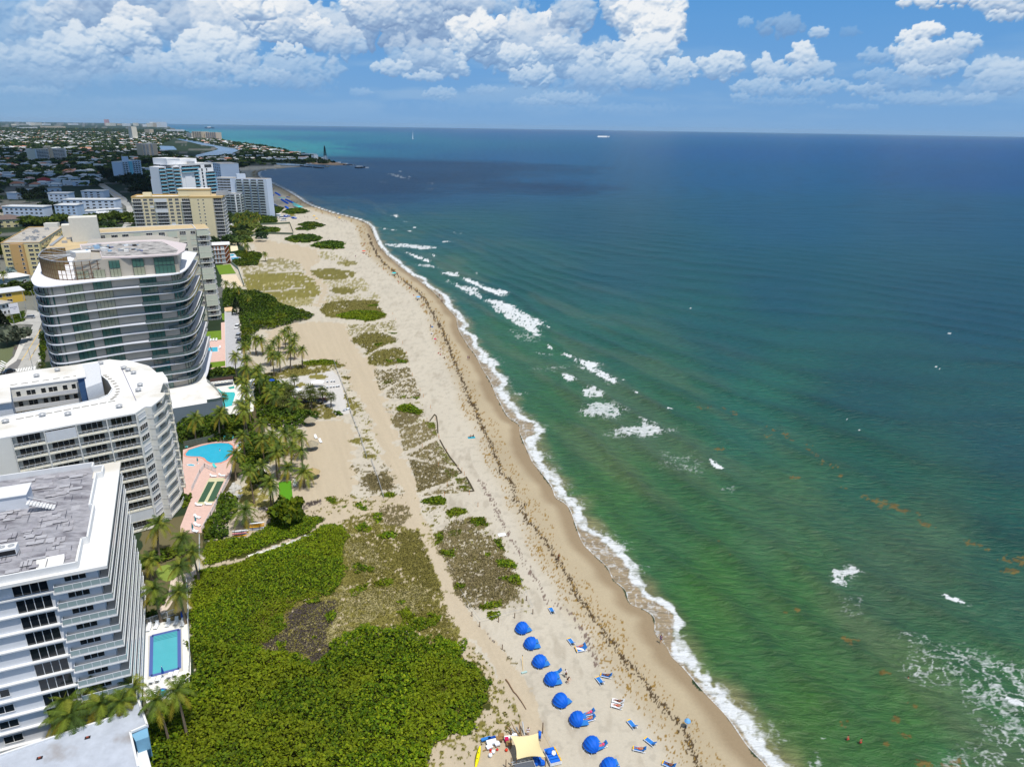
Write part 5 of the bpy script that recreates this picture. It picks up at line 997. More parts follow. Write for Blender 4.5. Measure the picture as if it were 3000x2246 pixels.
# ---- town houses and flat white blocks, one by one
def low(key,l,r,h,depth,label,roof=WHR,wall=BWH,cols=(),nf=None,name='house',eave=.3,cat='house',hip=False,parapet=.0,ww=None,group=None):
 a,b=q(key,l)[0],q(key,r)[0];pa,pb=G(*a),G(*b);nf=nf or max(1,int(h/3));L=math.hypot(pb[0]-pa[0],pb[1]-pa[1])
 me=win_mesh(ww or min(3.,L/(len(cols)+1)*.5),1.4,2,1,sill=False) if cols else None
 root,ro,c,u,v=block(name,label,pa,pb,depth,h,nf,(h-.4)/nf,wall,roof,front=[('window',t,me,.8) for t in cols],parapet=parapet,eave=eave,cat=cat,group=group)
 if hip:
  e=.7;L2=L;A=[pt(pa,u,v,-e,-e),pt(pa,u,v,L+e,-e),pt(pa,u,v,L+e,depth+e),pt(pa,u,v,-e,depth+e)];k=min(L,depth)/2;R0,R1=(pt(pa,u,v,k,depth/2),pt(pa,u,v,L-k,depth/2)) if L > depth else (pt(pa,u,v,L/2,k),pt(pa,u,v,L/2,depth-k))
  m=B();Z=h+.02;T=h+k*.42;vs=[(*p,Z) for p in A]+[(*R0,T),(*R1,T)]
  fs=[(0,1,5,4),(1,2,5),(2,3,4,5),(3,0,4)] if L > depth else [(0,1,4),(1,2,5,4),(2,3,5),(3,0,4,5)]
  m.add(vs,fs,roof);m.build('hip_roof',ro)
 return root
W8=(.1,.22,.34,.46,.58,.7,.82,.93)
low('c6','70,1640','730,1650',11,14,'long row of white townhouses with stepped flat roofs, left half',cols=W8,cat='townhouses',name='townhouse_row',parapet=.8)
rt=low('c6','1040,1500','1885,1500',10,16,'long row of white townhouses with stepped flat roofs, right half',cols=W8,cat='townhouses',name='townhouse_row',parapet=.8)
low('c6','915,1640','1270,1640',12.5,16,'pale blue four-storey block with a central stair slot',wall=mat('ice_blue_wall',sr(176,198,220)),cols=(.12,.35,.62,.85),cat='apartment block',name='apartment_block',parapet=.6)
low('c6','800,1400','1130,1400',11,16,'white villa block with four roof boxes',cols=(.15,.4,.62,.85),cat='townhouses',name='townhouse_row',parapet=.8)
low('c6','1330,1330','1690,1330',9,18,'white flat villa with stepped roof left of the avenue',cols=(.2,.45,.75),parapet=.7)
low('c6','270,1350','560,1320',8,14,'white villa group half hidden by dark trees',cols=(.15,.4,.7),parapet=.6)
low('c6','285,1235','655,1225',4,14,'low long building with pale blue roof, left one',roof=GRR,cols=(.2,.5,.8));low('c6','700,1230','1000,1212',4.5,14,'low long building with pale gabled roof, right one',roof=GRR,cols=(.2,.5,.8))
low('c6','630,1098','925,1085',4.2,26,'house with a large dark red hipped roof',roof=RED,wall=HZW,cols=(.3,.6),hip=True)
low('c6','1180,1132','1458,1125',6.5,16,'white modern house with dark openings and red court',cols=(.25,.75),parapet=.5);low('c6','990,1040','1170,1038',6,14,'white flat-roofed house above a brown wing',roof=WHR,cols=(.3,.7))
low('c6','1375,1595','1590,1590',4.2,12,'long low house with pale roof by the avenue, left one',cols=(.3,.7));low('c6','1600,1585','1985,1560',4.4,13,'long low house with pale gabled roof by the avenue, right one',cols=(.2,.5,.8))
low('c6','-40,1610','240,1600',7,24,'house with grey-brown hipped roof at the left edge',roof=BRN,wall=MATS['cream_wall'],hip=True);low('z2','-40,200','195,190',7.5,18,'cream apartment house with brown hipped roof at the left edge',roof=BRN,wall=mat('beige_yellow_wall',sr(208,196,150)),cols=(.25,.5,.75),hip=True,name='apartment_house')
low('z2','530,165','650,170',5,16,'house with a pale grey hipped roof above the tan roofs',roof=GRR,hip=True)
low('c6','150,300','420,300',6,30,'long low white building in the far trees',name='hall');
low('c8','55,570','368,520',4.5,16,'low motel wing with bright white roof beside palms, upper one',roof=ROOFW,wall=mat('grey_green_wall',sr(150,166,160)),cols=(.2,.5,.8),name='motel_wing',cat='motel',eave=.6)
low('c8','60,640','420,600',3.5,8,'lower motel wing with grey-white roof',roof=GRR,name='motel_wing',cat='motel',eave=.6)
low('c8','-60,800','310,750',6.5,12,'low two-storey motel with white roof and yellow end wall',roof=WHR,wall=mat('mustard_wall',sr(214,178,80)),cols=(.2,.5),name='motel_wing',cat='motel',eave=.8)
low('c8','-60,950','150,900',6.5,10,'two-storey white motel with outdoor galleries at the left edge',roof=GREYR,wall=HZW,cols=(.3,.6,.85),name='motel_wing',cat='motel',eave=.9)
# white street sign panel and traffic gear
def sign_panel():
 a,b=G(*q('c8','150,1000')[0]),G(*q('c8','262,985')[0]);r=empty('street_sign',*a,GZ);tag(r,'white square sign board with small dark lettering on two posts','sign')
 m=B();m.bar((*a,4.0),(*b,4.0),.35,5.2,mat('sign_white',sr(232,232,240),rough=.5));m.build('board',r)
 m=B();m.cbox(*a,.2,.2,GZ,4,METAL);m.cbox(*b,.2,.2,GZ,4,METAL);m.build('post',r)
 L=math.hypot(b[0]-a[0],b[1]-a[1]);m=B()
 for (t0,t1,z,h) in ((.10,.16,7.1,.42),(.19,.24,7.1,.3),(.27,.31,7.1,.42),(.34,.40,7.1,.3),(.43,.47,7.1,.42),(.5,.55,7.1,.3),(.58,.63,7.1,.42),(.66,.72,7.1,.3),(.75,.8,7.1,.42),(.45,.5,6.2,.35),(.53,.56,6.2,.35),(.6,.64,6.2,.35)):
  q0=along(a,b,L*t0,.19);q1=along(a,b,L*t1,.19);m.bar((*q0,z),(*q1,z),.02,h,mat('navy_lettering',sr(40,50,110)))
 m.build('lettering',r)
sign_panel()
# ---- ordinary houses: a few kinds copied about
def house_kind(w,d,h,roof,wall,kind):
 m=B();r_=B()
 m.box(-w/2,w/2,-d/2,d/2,0,h,wall)
 for t in (-.3,.3): m.box(w*t-.8,w*t+.8,-d/2-.03,-d/2,1.,2.2,GLASS)
 e=.6
 if kind == 'flat': r_.box(-w/2-e,w/2+e,-d/2-e,d/2+e,h,h+.3,roof);r_.box(-w/2,0,-d/2,0,h+.3,h+1.2,wall)
 else:
  k=d/2+e;T=h+k*.42;g=0 if kind == 'hip' else k
  A=[(-w/2-e,-d/2-e,h),(w/2+e,-d/2-e,h),(w/2+e,d/2+e,h),(-w/2-e,d/2+e,h),(-w/2-e+k-g,0,T),(w/2+e-k+g,0,T)];r_.add(A,[(0,1,5,4),(1,2,5),(2,3,4,5),(3,0,4),(3,2,1,0)],roof)
 return m.mesh('house'),r_.mesh('roof')
HK=[(house_kind(17,11,3.2,WHR,HZW,'hip'),'white-roofed bungalow among the trees of the suburb'),(house_kind(20,12,3.4,TERRA,MATS['cream_wall'],'hip'),'terracotta-roofed bungalow among the trees of the suburb'),(house_kind(15,11,3.2,GRR,HZW,'gable'),'grey gabled house among the trees of the suburb'),(house_kind(22,14,6.2,WHR,HZW,'flat'),'white flat-roofed house among the trees of the suburb'),
      (house_kind(18,12,3.2,PINKR,MATS['cream_wall'],'hip'),'pinkish tiled bungalow among the trees of the suburb'),(house_kind(16,12,3.2,BRN,MATS['tan_wall'],'hip'),'brown shingled bungalow among the trees of the suburb'),(house_kind(26,10,3.2,WHR,BWH,'gable'),'long white gabled house among the trees of the suburb')]
TAKEN=[Q('c6','0,1150 1720,1150 1900,1400 2000,1656 0,1656'),Q('z1','820,540 1000,560 1250,680 1250,1000 1000,1000 940,700'),Q('z1','1040,590 1260,590 1260,520 1040,520'),Q('z1','280,410 600,410 600,350 280,350'),Q('z1','1230,375 1400,375 1400,330 1230,330'),Q('z1','1500,190 2080,280 2080,330 1680,370 1370,300 1370,255'),Q('z2','0,100 650,60 900,300 900,1000 300,900 0,1100')]
TAKEN=[np.array(t) for t in TAKEN]
def free(p,pad=0): return not any(inside(np.array([p]),t)[0] for t in TAKEN)
hr=random.Random(9);HOUSES=[]
def place_houses():
 n=0;far=B();cand=[]
 Y=640.
 while Y < 6500:
  step=21+Y*.005
  xmin=-Y*.86-60;xmax=-.16*Y-95
  x=xmin
  while x < xmax:
   px_=x+hr.uniform(-6,6);py_=Y+hr.uniform(-6,6)
   x +=step*hr.uniform(.8,1.5)
   cand.append((px_,py_))
  Y +=step*1.25
 P=np.array(cand);sd=shore_sd(P);keep=(sd > 150) | ((P[:,1] > 2000) & (sd > 30))
 keep &= fbm(P[:,0]/160,P[:,1]/160,3,2.) < .60
 P=P[keep];P=np.array([p for p in P if free(p) and hr.random() < .62])
 vis=np.array([0 < PX(p[0],p[1],3)[0]+30 and PX(p[0],p[1],3)[0] < 2000 for p in P]);P=P[vis]
 P=P[np.argsort(P[:,1])];FV=[];
 for i,p in enumerate(P):
  HOUSES.append(p);k=hr.choices(range(7),(6,2.2,2.2,3.2,1.6,1.5,3))[0];a=hr.choice((.42,.42+PI/2))+hr.uniform(-.1,.1)
  (m,r),lb=HK[k]
  if i < 290:
   o=inst('house',m,None,p[0],p[1],GZ,a);tag(o,lb,'house','houses of the suburb: '+lb.split(' among')[0]);inst('roof',r,o,0,0,0,0,world=False)
   s=hr.uniform(.85,1.15);o.scale=(s,s,1)
  else: FV.append((p,a,k,hr.uniform(.9,1.4)*(1 if p[1] < 2500 else 1.25)))
 V=[];Fq=[];MI=[];ml=[HZW,WHR,TERRA,GRR,PINKR,BRN,MATS['cream_wall']]
 rm={0: 1,1: 2,2: 3,3: 1,4: 4,5: 5,6: 1}
 for (p,a,k,s) in FV:
  w,d,h=(9*s,6*s,3.4+(3 if k == 3 else 0));c,sn=math.cos(a),math.sin(a);b0=len(V)
  for z in (GZ,h):
   for dx,dy in ((-w,-d),(w,-d),(w,d),(-w,d)): V.append((p[0]+c*dx-sn*dy,p[1]+sn*dx+c*dy,z))
  for dx in (-w*.5,w*.5): V.append((p[0]+c*dx,p[1]+sn*dx,h+(.1 if k == 3 else 2.3)))
  Fq +=[(b0,b0+1,b0+5,b0+4),(b0+1,b0+2,b0+6,b0+5),(b0+2,b0+3,b0+7,b0+6),(b0+3,b0,b0+4,b0+7),(b0+4,b0+5,b0+9,b0+8),(b0+6,b0+7,b0+8,b0+9),(b0+5,b0+6,b0+9,b0+9),(b0+7,b0+4,b0+8,b0+8)];MI +=[0]*4+[rm[k]]*4
 if V:
  me=bpy.data.meshes.new('distant_houses');me.from_pydata(V,[],[tuple(dict.fromkeys(f)) for f in Fq]);[me.materials.append(m) for m in ml];me.polygons.foreach_set('material_index',MI);me.update()
  tag(link(bpy.data.objects.new('distant_houses',me)),'hundreds of tiny pale roofs spread to the horizon','houses',kind='stuff')
place_houses()
# ================================================================ foliage
LEAF=mat('leaves',(1,1,1),rough=.75,spec=.25,attr=True,trans=.25)
BARK=mat('grey_brown_bark',sr(120,104,86),rough=.95,noise=.2,nscale=3)
def leaf_cloud(cen,half,col,tilt=.9,rng=RNG,up=.0):
 """random tilted quads: centres Nx3, half sizes N, colours Nx3"""
 n=len(cen);a=rng.normal(0,1,(n,3));a[:,2] *= tilt;a /= np.linalg.norm(a,axis=1)[:,None]
 b=rng.normal(0,1,(n,3));b[:,2] *= tilt;b -= (a*b).sum(1)[:,None]*a;b /= np.linalg.norm(b,axis=1)[:,None]
 h=half[:,None];V=np.stack([cen-a*h-b*h*.7,cen+a*h-b*h*.7,cen+a*h+b*h*.7,cen-a*h+b*h*.7],1).reshape(-1,3)
 return V,np.arange(4*n).reshape(n,4),np.repeat(col,4,0)
def pal(n,cols,w=None,rng=RNG,var=.25):
 c=np.array([C(*x)*KA for x in cols]);i=rng.choice(len(cols),n,p=w);return c[i]*(1+var*rng.normal(0,.5,(n,1))).clip(.45,1.7)
def town_trees():
 """the suburb's tree canopy, seen as one dark green mass"""
 pts=[];Y=560.
 r=np.random.default_rng(5)
 while Y < 9000:
  st=8.5+Y*.0042;x=np.arange(-Y*.88-60,-Y*.145-40,st);x=x+r.uniform(-st*.5,st*.5,len(x));pts.append(np.stack([x,Y+r.uniform(-st*.5,st*.5,len(x)),np.full(len(x),st)],1));Y +=st
 T=np.vstack(pts);
 # the spit of land towards the lighthouse
 ex=[];
 sd=shore_sd(T[:,:2]);T=T[(sd > 95) | ((T[:,1] > 1850) & (sd > 18))]
 sp=r.uniform([-1300,1700],[-480,4300],(2600,2));sp=sp[(shore_sd(sp) > 14)];T=np.vstack([T,np.column_stack([sp,np.full(len(sp),12.)])])
 n=fbm(T[:,0]/120,T[:,1]/120,3,77.);T=T[((n > .40) & (n < .62)) | (r.random(len(T)) < .42)]
 for t in TAKEN[:2]+TAKEN[5:6]: T=T[~inside(T[:,:2],t)]
 park=inside(T[:,:2],np.array(Q('z2','0,100 650,60 900,300 900,1000 300,900 0,1100')));T=T[~park]
 if HOUSES:
  H=np.array(HOUSES);key={}
  for hx,hy in H: key.setdefault((int(hx//40),int(hy//40)),[]).append((hx,hy))
  kp=np.ones(len(T),bool)
  for i,(x,y,s) in enumerate(T):
   a,b=int(x//40),int(y//40)
   for ia in (a-1,a,a+1):
    for ib in (b-1,b,b+1):
     for hx,hy in key.get((ia,ib),()):
      if abs(hx-x) < 11+y*.0012 and -14-y*.004 < y-hy < 9: kp[i] =False
  T=T[kp]
 R=T[:,1];cnt=np.clip((70000/R),7,75).astype(int);idx=np.repeat(np.arange(len(T)),cnt);N=len(idx)
 rad=np.clip(T[:,2]*r.uniform(.35,.62,len(T)),2.2,9);ht=r.uniform(4.5,10.5,len(T))*np.clip(1.1-R/6000,.62,1)
 d=r.normal(0,1,(N,3));d /= np.linalg.norm(d,axis=1)[:,None];d[:,2] =np.abs(d[:,2])*.9-.25;rr_=r.uniform(.55,1,N)[:,None]
 cen=np.column_stack([T[idx,0],T[idx,1],ht[idx]*.62])+d*rr_*np.column_stack([rad[idx],rad[idx],ht[idx]*.42])
 half=rad[idx]*np.clip(1.5/np.sqrt(cnt[idx]),.16,.6)*r.uniform(.8,1.4,N)
 tc=pal(len(T),[(58,82,44),(74,98,46),(94,116,52),(50,72,48),(120,134,58)],[.32,.28,.17,.15,.08],r,.3)
 col=tc[idx]*r.uniform(.75,1.3,(N,1))
 V,Fq,c=leaf_cloud(cen,half,col,.7,r)
 tag(link(bpy.data.objects.new('tree_canopy',np_mesh('tree_canopy',V,Fq,[LEAF],c))),'dark green tree canopy covering the suburb to the horizon','trees',kind='stuff')
town_trees()
# ================================================================ thicket, dune grass, palms, gardens
def tri_points(poly,dens,rng=RNG):
 mn=poly.min(0);mx=poly.max(0);n=int((mx-mn).prod()*dens);P=rng.uniform(mn,mx,(n,2));return P[inside(P,poly)]
def warp(P,a,s,k=0.): return P+(np.stack([fbm(P[:,0]/s,P[:,1]/s,3,3.+k),fbm(P[:,0]/s,P[:,1]/s,3,8.+k)],-1)-.5)*a
PAL_SG=([(126,138,14),(106,128,10),(84,108,14),(146,152,28),(66,88,16)],[.28,.28,.22,.1,.12])
TINT=np.array([1.20,1.34,.75])
PAL_MG=([(84,104,24),(66,88,24),(104,120,34),(50,70,24)],[.3,.3,.2,.2])
def thicket(name,label,polys,dens=9.,hgt=1.7,size=.30,colors=PAL_SG,holes=(),rag=2.2,seed=1,lump=5.):
 rng=np.random.default_rng(seed);out=[]
 for key,s,*o in polys:
  poly=Q(key,s);P=rng.uniform(poly.min(0)-2,poly.max(0)+2,(int((poly.max(0)-poly.min(0)+4).prod()*dens),2));m=inside(warp(P,rag*1.6,2.5),poly)
  for hk,hs in holes: m &= ~inside(warp(P,2.6,2.),Q(hk,hs))
  P=P[m];d=np.minimum(segdist(P,poly,True),4) if len(poly) < 60 else np.full(len(P),3.)
  k=(o[0] if o else 1.)*np.clip(.35+d/3.2,.35,1);out.append(np.column_stack([P,k]))
 P=np.vstack(out);h0=fbm(P[:,0]/lump,P[:,1]/lump,4,seed*3.);h1=vnoise(P[:,0]/1.1+seed,P[:,1]/1.1)
 ridge=1-np.abs(2*vnoise(P[:,0]/1.9+seed*2,P[:,1]/1.9)-1)
 top=hgt*P[:,2]*(.35+1.15*h0+.35*h1*h1+.25*ridge-.2);low=rng.random(len(P))
 z=GZ+top*(1-.75*low**3);cen=np.column_stack([P[:,:2],z])
 col=pal(len(P),*colors,rng,.3);big=fbm(P[:,0]/16,P[:,1]/16,3,seed+50.)
 col *= np.array([1.,1.,1.])*(.82+.42*np.clip((big-.35)*2.2,0,1))[:,None];yl=sstep(.52,.66,fbm(P[:,0]/7,P[:,1]/7,3,seed+20.))[:,None];col=col*(1-yl*.35)+C(142,140,24)*KA*yl*.35
 V,Fq,c=leaf_cloud(cen,size*rng.uniform(.6,1.35,len(P)),col*TINT,.5,rng)
 # dark woody layer under the leaves
 o=link(bpy.data.objects.new(name,np_mesh(name,V,Fq,[LEAF],c)));tag(o,label,'shrubs',kind='stuff');return o
DEAD=('z8','720,560 850,470 830,350 1000,280 1270,250 1270,330 1180,480 1200,600 1200,690 1110,740 1050,790 1040,700 900,680 690,660 620,610')
thicket('sea_grape_thicket','low smooth bright green sea grape cover in the upper part of the dunes',
 [('p','588,1668 700,1646 760,1622 850,1594 920,1556 945,1540 980,1536 1012,1546 1022,1570 1008,1586 998,1604 1006,1640 1020,1680 1008,1700 990,1730 960,1752 905,1752 860,1768 845,1800 848,1836 800,1872 752,1900 560,1900 556,1790 552,1740',1.),('z7','0,705 140,675 370,665 440,620 520,560 590,500 700,530 800,470 900,480 1060,495 1020,520 950,570 905,622 640,705 440,785 200,856 0,895',1.)],
 dens=30.,hgt=.85,size=.15,holes=[DEAD,('z7','-20,905 200,868 440,795 640,715 920,622 935,638 640,735 440,812 200,886 -20,925')],seed=1,lump=6.,rag=1.6)
thicket('sea_grape_thicket','tall leafy sea grape thicket filling the lower left corner of the dunes',
 [('p','550,1890 752,1896 790,1912 862,1912 905,1922 910,1950 930,1940 960,1915 960,1880 990,1872 1040,1850 1100,1840 1150,1850 1200,1838 1250,1880 1250,2300 428,2300 428,2110 470,2080 555,2010 575,1990',1.),
     ('z9','-5,640 60,600 170,550 260,640 240,670 330,740 470,800 540,940 490,1030 540,1130 450,1200 400,1290 370,1370 300,1370 150,1400 50,1500 0,1560 -30,1760 -5,1760',.6),('z7','1680,1300 1760,1290 1860,1350 2010,1350 1960,1430 1800,1460 1700,1400',.4),('z7','1950,1652 2000,1590 2100,1540 2200,1560 2212,1652',.35)],
 dens=26.,hgt=1.9,size=.19,holes=[DEAD],seed=5,lump=4.5,rag=2.6)
thicket('shore_shrubs','green shrub islands and bushes scattered over the dunes',
 [('z7',s,k) for s,k in (('1450,450 1530,448 1540,520 1490,537 1450,500',.6),('1300,570 1390,540 1450,580 1400,622 1320,624',.6),('1480,640 1600,610 1670,630 1640,670 1540,690',.7),('1255,890 1330,885 1470,930 1460,960 1300,965',.55),('1450,1060 1530,1020 1620,1030 1600,1080 1500,1100',.6),('1240,1130 1400,1060 1415,1100 1260,1180',.5),('850,1220 980,1180 1010,1230 900,1250',.5),('1025,1340 1090,1300 1140,1320 1100,1400 1040,1410',.7),('915,1515 960,1515 955,1550 920,1545',.5),('620,1560 690,1555 680,1652 620,1640',.6),('1330,1420 1420,1400 1410,1470 1350,1480',.6),('1650,1210 1730,1210 1740,1240 1680,1250',.5),('1030,318 1090,308 1150,340 1110,372 1060,340',.45),('1300,370 1350,360 1350,390 1310,392',.4),('1310,400 1400,390 1390,430 1340,420',.4),('1545,290 1640,280 1660,300 1580,318',.5),('1870,350 1990,310 2080,330 2060,375 1900,370',.35))]
 +[('z10',s,k) for s,k in (('215,1235 270,1210 285,1270 230,1310',.5),('540,1090 630,1078 690,1150 560,1150',.55),('250,1360 390,1360 380,1420 290,1410',.5),('715,1265 780,1270 830,1370 770,1340',.55),('740,1440 880,1450 915,1515 780,1510',.6),('645,1390 690,1385 700,1410 660,1415',.5),('110,925 260,892 315,930 290,970 190,960',.4),('310,1035 380,995 485,1005 480,1035 360,1075',.4))]
 +[('z9',s,k) for s,k in (('640,30 760,10 810,60 790,100 730,90',.6),('245,80 325,90 320,130 250,132',.6),('440,280 640,230 650,280 480,310',.5),('512,330 600,330 622,370 570,400 520,375',.6),('0,330 60,340 100,400 40,450 0,440',.6))]
 +[('z6',s,k) for s,k in (('1660,1040 1700,990 1780,990 1890,1050 1840,1075 1760,1060',.6),('1660,595 1760,615 1740,635 1670,625',.5),('1790,925 1850,928 1830,942',.4),('1580,365 1670,370 1640,380',.4),('1400,130 1490,122 1500,138 1420,140',.5),('1130,215 1300,175 1480,180 1575,210 1500,250 1400,270 1340,255 1180,245',.5),('1460,470 1540,455 1500,485',.5),('1560,600 1620,612 1580,622',.4),('830,625 1000,600 1110,605 1150,640 900,655',.5))],
 dens=11.,hgt=1.2,size=.26,seed=2,rag=1.,lump=3.)
thicket('hedge_thicket','dark green mangrove and garden shrubs around the palm groves',
 [('z6','420,1010 560,1020 700,1050 850,1070 1000,1085 1000,1110 880,1140 860,1190 640,1230 600,1210 480,1150',1.3),('z6','0,1130 200,1120 420,1110 420,1200 240,1260 0,1290',1.5),('z6','350,1230 500,1250 640,1300 700,1420 560,1500 330,1560 280,1480',.8),('z6','30,740 60,690 260,680 260,730 60,755',.8),
     ('z6','430,720 520,740 650,800 700,900 690,1000 500,1010 430,1000',.8),('z3','1530,700 1530,640 2150,620 2212,740 1990,800 1560,830',1.4),('z3','2060,860 2212,800 2212,1090 2100,1100',.6),('z3','1560,1270 1660,1270 1650,1310 1590,1400 1570,1360',.6),('z7','130,300 230,290 300,350 260,470 190,560 190,670 0,690 0,560 100,440',.9),('z7','0,570 60,560 120,640 60,690 0,700',.7),
     ('z7','590,430 640,390 760,400 790,470 760,540 640,560 580,500',2.2),('z7','430,160 560,140 560,230 450,230',1.2),('z4','920,330 1000,270 1180,230 1200,280 1020,340 940,380',1.),('z4','940,560 1090,560 1080,600 950,610',.6),('z4','930,640 1010,640 1015,680 935,690',.5),('z6','1130,1050 1180,1050 1190,1080 1140,1090',.4),
     ('z5','160,1520 230,1530 480,1550 620,1590 620,1620 560,1652 160,1652',1.6),('z6','290,100 480,60 600,80 630,110 700,150 850,190 945,225 880,260 760,290 620,325 560,345 480,340 400,400 400,520 330,520 320,420 300,200',1.3),('z5','230,1260 480,1240 450,1290 260,1300',1.2),('z5','260,1180 300,1180 490,1195 495,1225 370,1230 280,1220',1.2),('z5','0,1262 90,1250 220,1255 220,1275 0,1278',1.2),('z5','200,1050 205,1250 215,1250 212,1060',1.),
     ('z4','430,1400 500,1400 560,1370 740,1310 740,1290 420,1330 130,1530 180,1540',.8),('z4','0,1570 80,1550 60,1600 0,1600',1.),('c8','30,980 300,880 310,990 170,1030 60,1020',.7),('c8','490,1240 590,1260 580,1300 530,1540 490,1420',1.),('c8','150,640 400,600 420,690 160,690',1.2)],
 dens=9.,hgt=1.9,size=.34,colors=PAL_MG,seed=3,rag=1.2)
thicket('far_dune_scrub','green scrub behind the far beach and around the park',
 [('z5','300,520 380,545 470,600 400,640 445,655 400,670 440,700 330,700 300,640',1.),('z5','300,700 520,700 500,760 440,760 400,790 330,760',2.6),('z5','440,760 640,790 680,800 640,840 540,850 480,850 430,790',.9),('z5','665,835 720,810 800,800 860,810 905,828 830,842 740,848',.8),('z5','260,790 430,780 480,850 480,880 300,920 250,880',2.2),('z5','480,855 560,850 600,880 630,915 560,935 480,930',.9),('z5','440,985 520,965 650,975 640,1000 520,1012 440,1003',.8),('z5','300,965 420,960 420,985 320,1010',1.2),
     ('z5','810,940 860,928 960,925 1040,945 1000,960 930,955 870,960',.8),('z5','785,978 850,965 970,968 900,985 800,988',.8),('z5','690,1068 740,1045 830,1032 950,1035 1015,1055 985,1080 900,1092 770,1092',.9),('z5','918,1125 980,1100 1080,1085 1160,1090 1215,1103 1195,1120 1205,1145 1100,1150 1000,1145',.9),('z5','280,1050 400,1045 410,1090 280,1095',.6),('z5','520,855 530,865 520,870',.1)],
 dens=2.2,hgt=1.8,size=.7,colors=([(84,108,30),(68,92,30),(100,122,34),(52,74,28)],[.3,.3,.2,.2]),seed=4,rag=2.5,lump=9.)
def dune_grass():
 """tufts of sea oats and dry grass standing on the dune patches"""
 rng=np.random.default_rng(8);Cn=[];Hf=[];Cl=[]
 for key,s,c,cover,size,rag in PATCH:
  if cover >= 1 or key == 'z5': continue
  poly=Q(key,s);P=tri_points(poly,13. if np.hypot(*poly.mean(0)) < 200 else 6. if np.hypot(*poly.mean(0)) < 280 else 2.2,rng)
  if not len(P): continue
  n=fbm(P[:,0]/size,P[:,1]/size,3,13.)*.75+fbm(P[:,0]/size/4,P[:,1]/size/4,2,4.)*.25;th=.5+.17*1.6*(cover-.5)*2*.5*1.6
  P=P[n < th+.01];k=len(P);Cn.append(np.column_stack([P,GZ+rng.uniform(.03,.26,k)]));Hf.append(rng.uniform(.06,.15,k)*(1+.8*(np.hypot(P[:,0],P[:,1]) > 240)));v=rng.uniform(.6,1.5,(k,1));Cl.append(np.array(c)[None]*v*np.array([[1.,1.,.9]]))
 V,Fq,c=leaf_cloud(np.vstack(Cn),np.concatenate(Hf),np.vstack(Cl),.6,rng)
 tag(link(bpy.data.objects.new('dune_grass',np_mesh('dune_grass',V,Fq,[LEAF],c))),'olive and brown dune grass tufts on the sand','grass',kind='stuff')
dune_grass()
# ---- palms
TRUNK=mat('palm_trunk',sr(128,112,94),rough=.95,noise=.25,nscale=4)
def frond(Vs,Fs,Cs,base,az,el,L,droop,col,rng,wd=.62,wind=(0,0)):
 n=9;pts=[];
 for i in range(n+1):
  t=i/n;r=L*(t*math.cos(el)+.0);z=L*t*math.sin(el)-droop*L*t*t;r *= (1-.18*t*t)
  pts.append(np.array([base[0]+r*math.cos(az)+wind[0]*t*t*L,base[1]+r*math.sin(az)+wind[1]*t*t*L,base[2]+z]))
 side=np.array([-math.sin(az),math.cos(az),0])
 for i in range(n):
  t=(i+.5)/n;p,q_=pts[i],pts[i+1];d=q_-p;w=wd*L*.30*math.sin(PI*min(1,t*.85+.12))**.7
  for sg in (-1,1):
   for j in range(2):
    a=p+d*(j*.5);b=a+d*.46;tip=a+side*sg*w+d*1.1+np.array([0,0,-w*.55*rng.uniform(.6,1.3)])
    k=len(Vs);Vs +=[a,b,tip+d*.12,tip];Fs.append((k,k+1,k+2,k+3));cc=col*rng.uniform(.8,1.25);Cs +=[cc]*4
def palm_kind(kind,seed,h):
 rng=np.random.default_rng(seed);Vs,Fs,Cs=[],[],[]
 lean=rng.uniform(-.09,.09,2)*h;top=(lean[0],lean[1],h)
 t=B();segs=6;prev=(0,0,0)
 for i in range(1,segs+1):
  u=i/segs;p=(lean[0]*u*u,lean[1]*u*u,h*u);r0=.24-.10*(i-1)/segs if kind != 'sabal' else .22;t.tube(prev,p,r0 if i > 1 else r0*1.5,TRUNK,r1=.24-.10*i/segs if kind != 'sabal' else .2,n=6);prev=p
 cols=[C(134,150,48)*KA,C(108,130,42)*KA,C(158,164,60)*KA,C(84,108,44)*KA]
 if kind == 'coconut':
  N=24
  for i in range(N):
   az=i*2.399+rng.uniform(-.2,.2);el=math.radians(68-100*(i/N)**.85+rng.uniform(-6,6));L=rng.uniform(2.9,3.7);c=cols[rng.integers(0,4)]
   if i > N-5 and rng.random() < .8: c=C(178,162,52)*KA
   frond(Vs,Fs,Cs,top,az,el,L,.42+.2*(i/N),c,rng,wind=(-.10,.03))
 elif kind == 'sabal':
  for i in range(22):
   az=i*2.399;el=math.radians(70-110*i/22);c=[C(112,122,50)*KA,C(92,106,46)*KA,C(128,134,64)*KA][i % 3];L=1.75
   d=np.array([math.cos(az)*math.cos(el),math.sin(az)*math.cos(el),math.sin(el)]);side=np.array([-math.sin(az),math.cos(az),0]);up_=np.cross(d,side)
   b0=np.array(top)+d*.5
   for j in range(7):
    f=(j-3)/3*1.15;dd=d*math.cos(f)+side*math.sin(f);tip=b0+dd*L*(.95-.12*abs(f))+np.array([0,0,-.28*L*abs(math.cos(el))]);k=len(Vs);s2=np.cross(dd,up_)*.11;Vs +=[b0-s2*.3,b0+s2*.3,tip+s2,tip-s2];Fs.append((k,k+1,k+2,k+3));Cs +=[c*rng.uniform(.8,1.2)]*4
 elif kind == 'fan':
  pass
 cr=np_mesh('crown',np.array(Vs),np.array(Fs),[LEAF],np.array(Cs));return t.mesh('trunk'),cr
PK={('coconut',b): [palm_kind('coconut',10*b+s,b) for s in range(3)] for b in (4,6,8,10)};PK.update({('sabal',b): [palm_kind('sabal',90+b+s,b) for s in range(2)] for b in (4,6)})
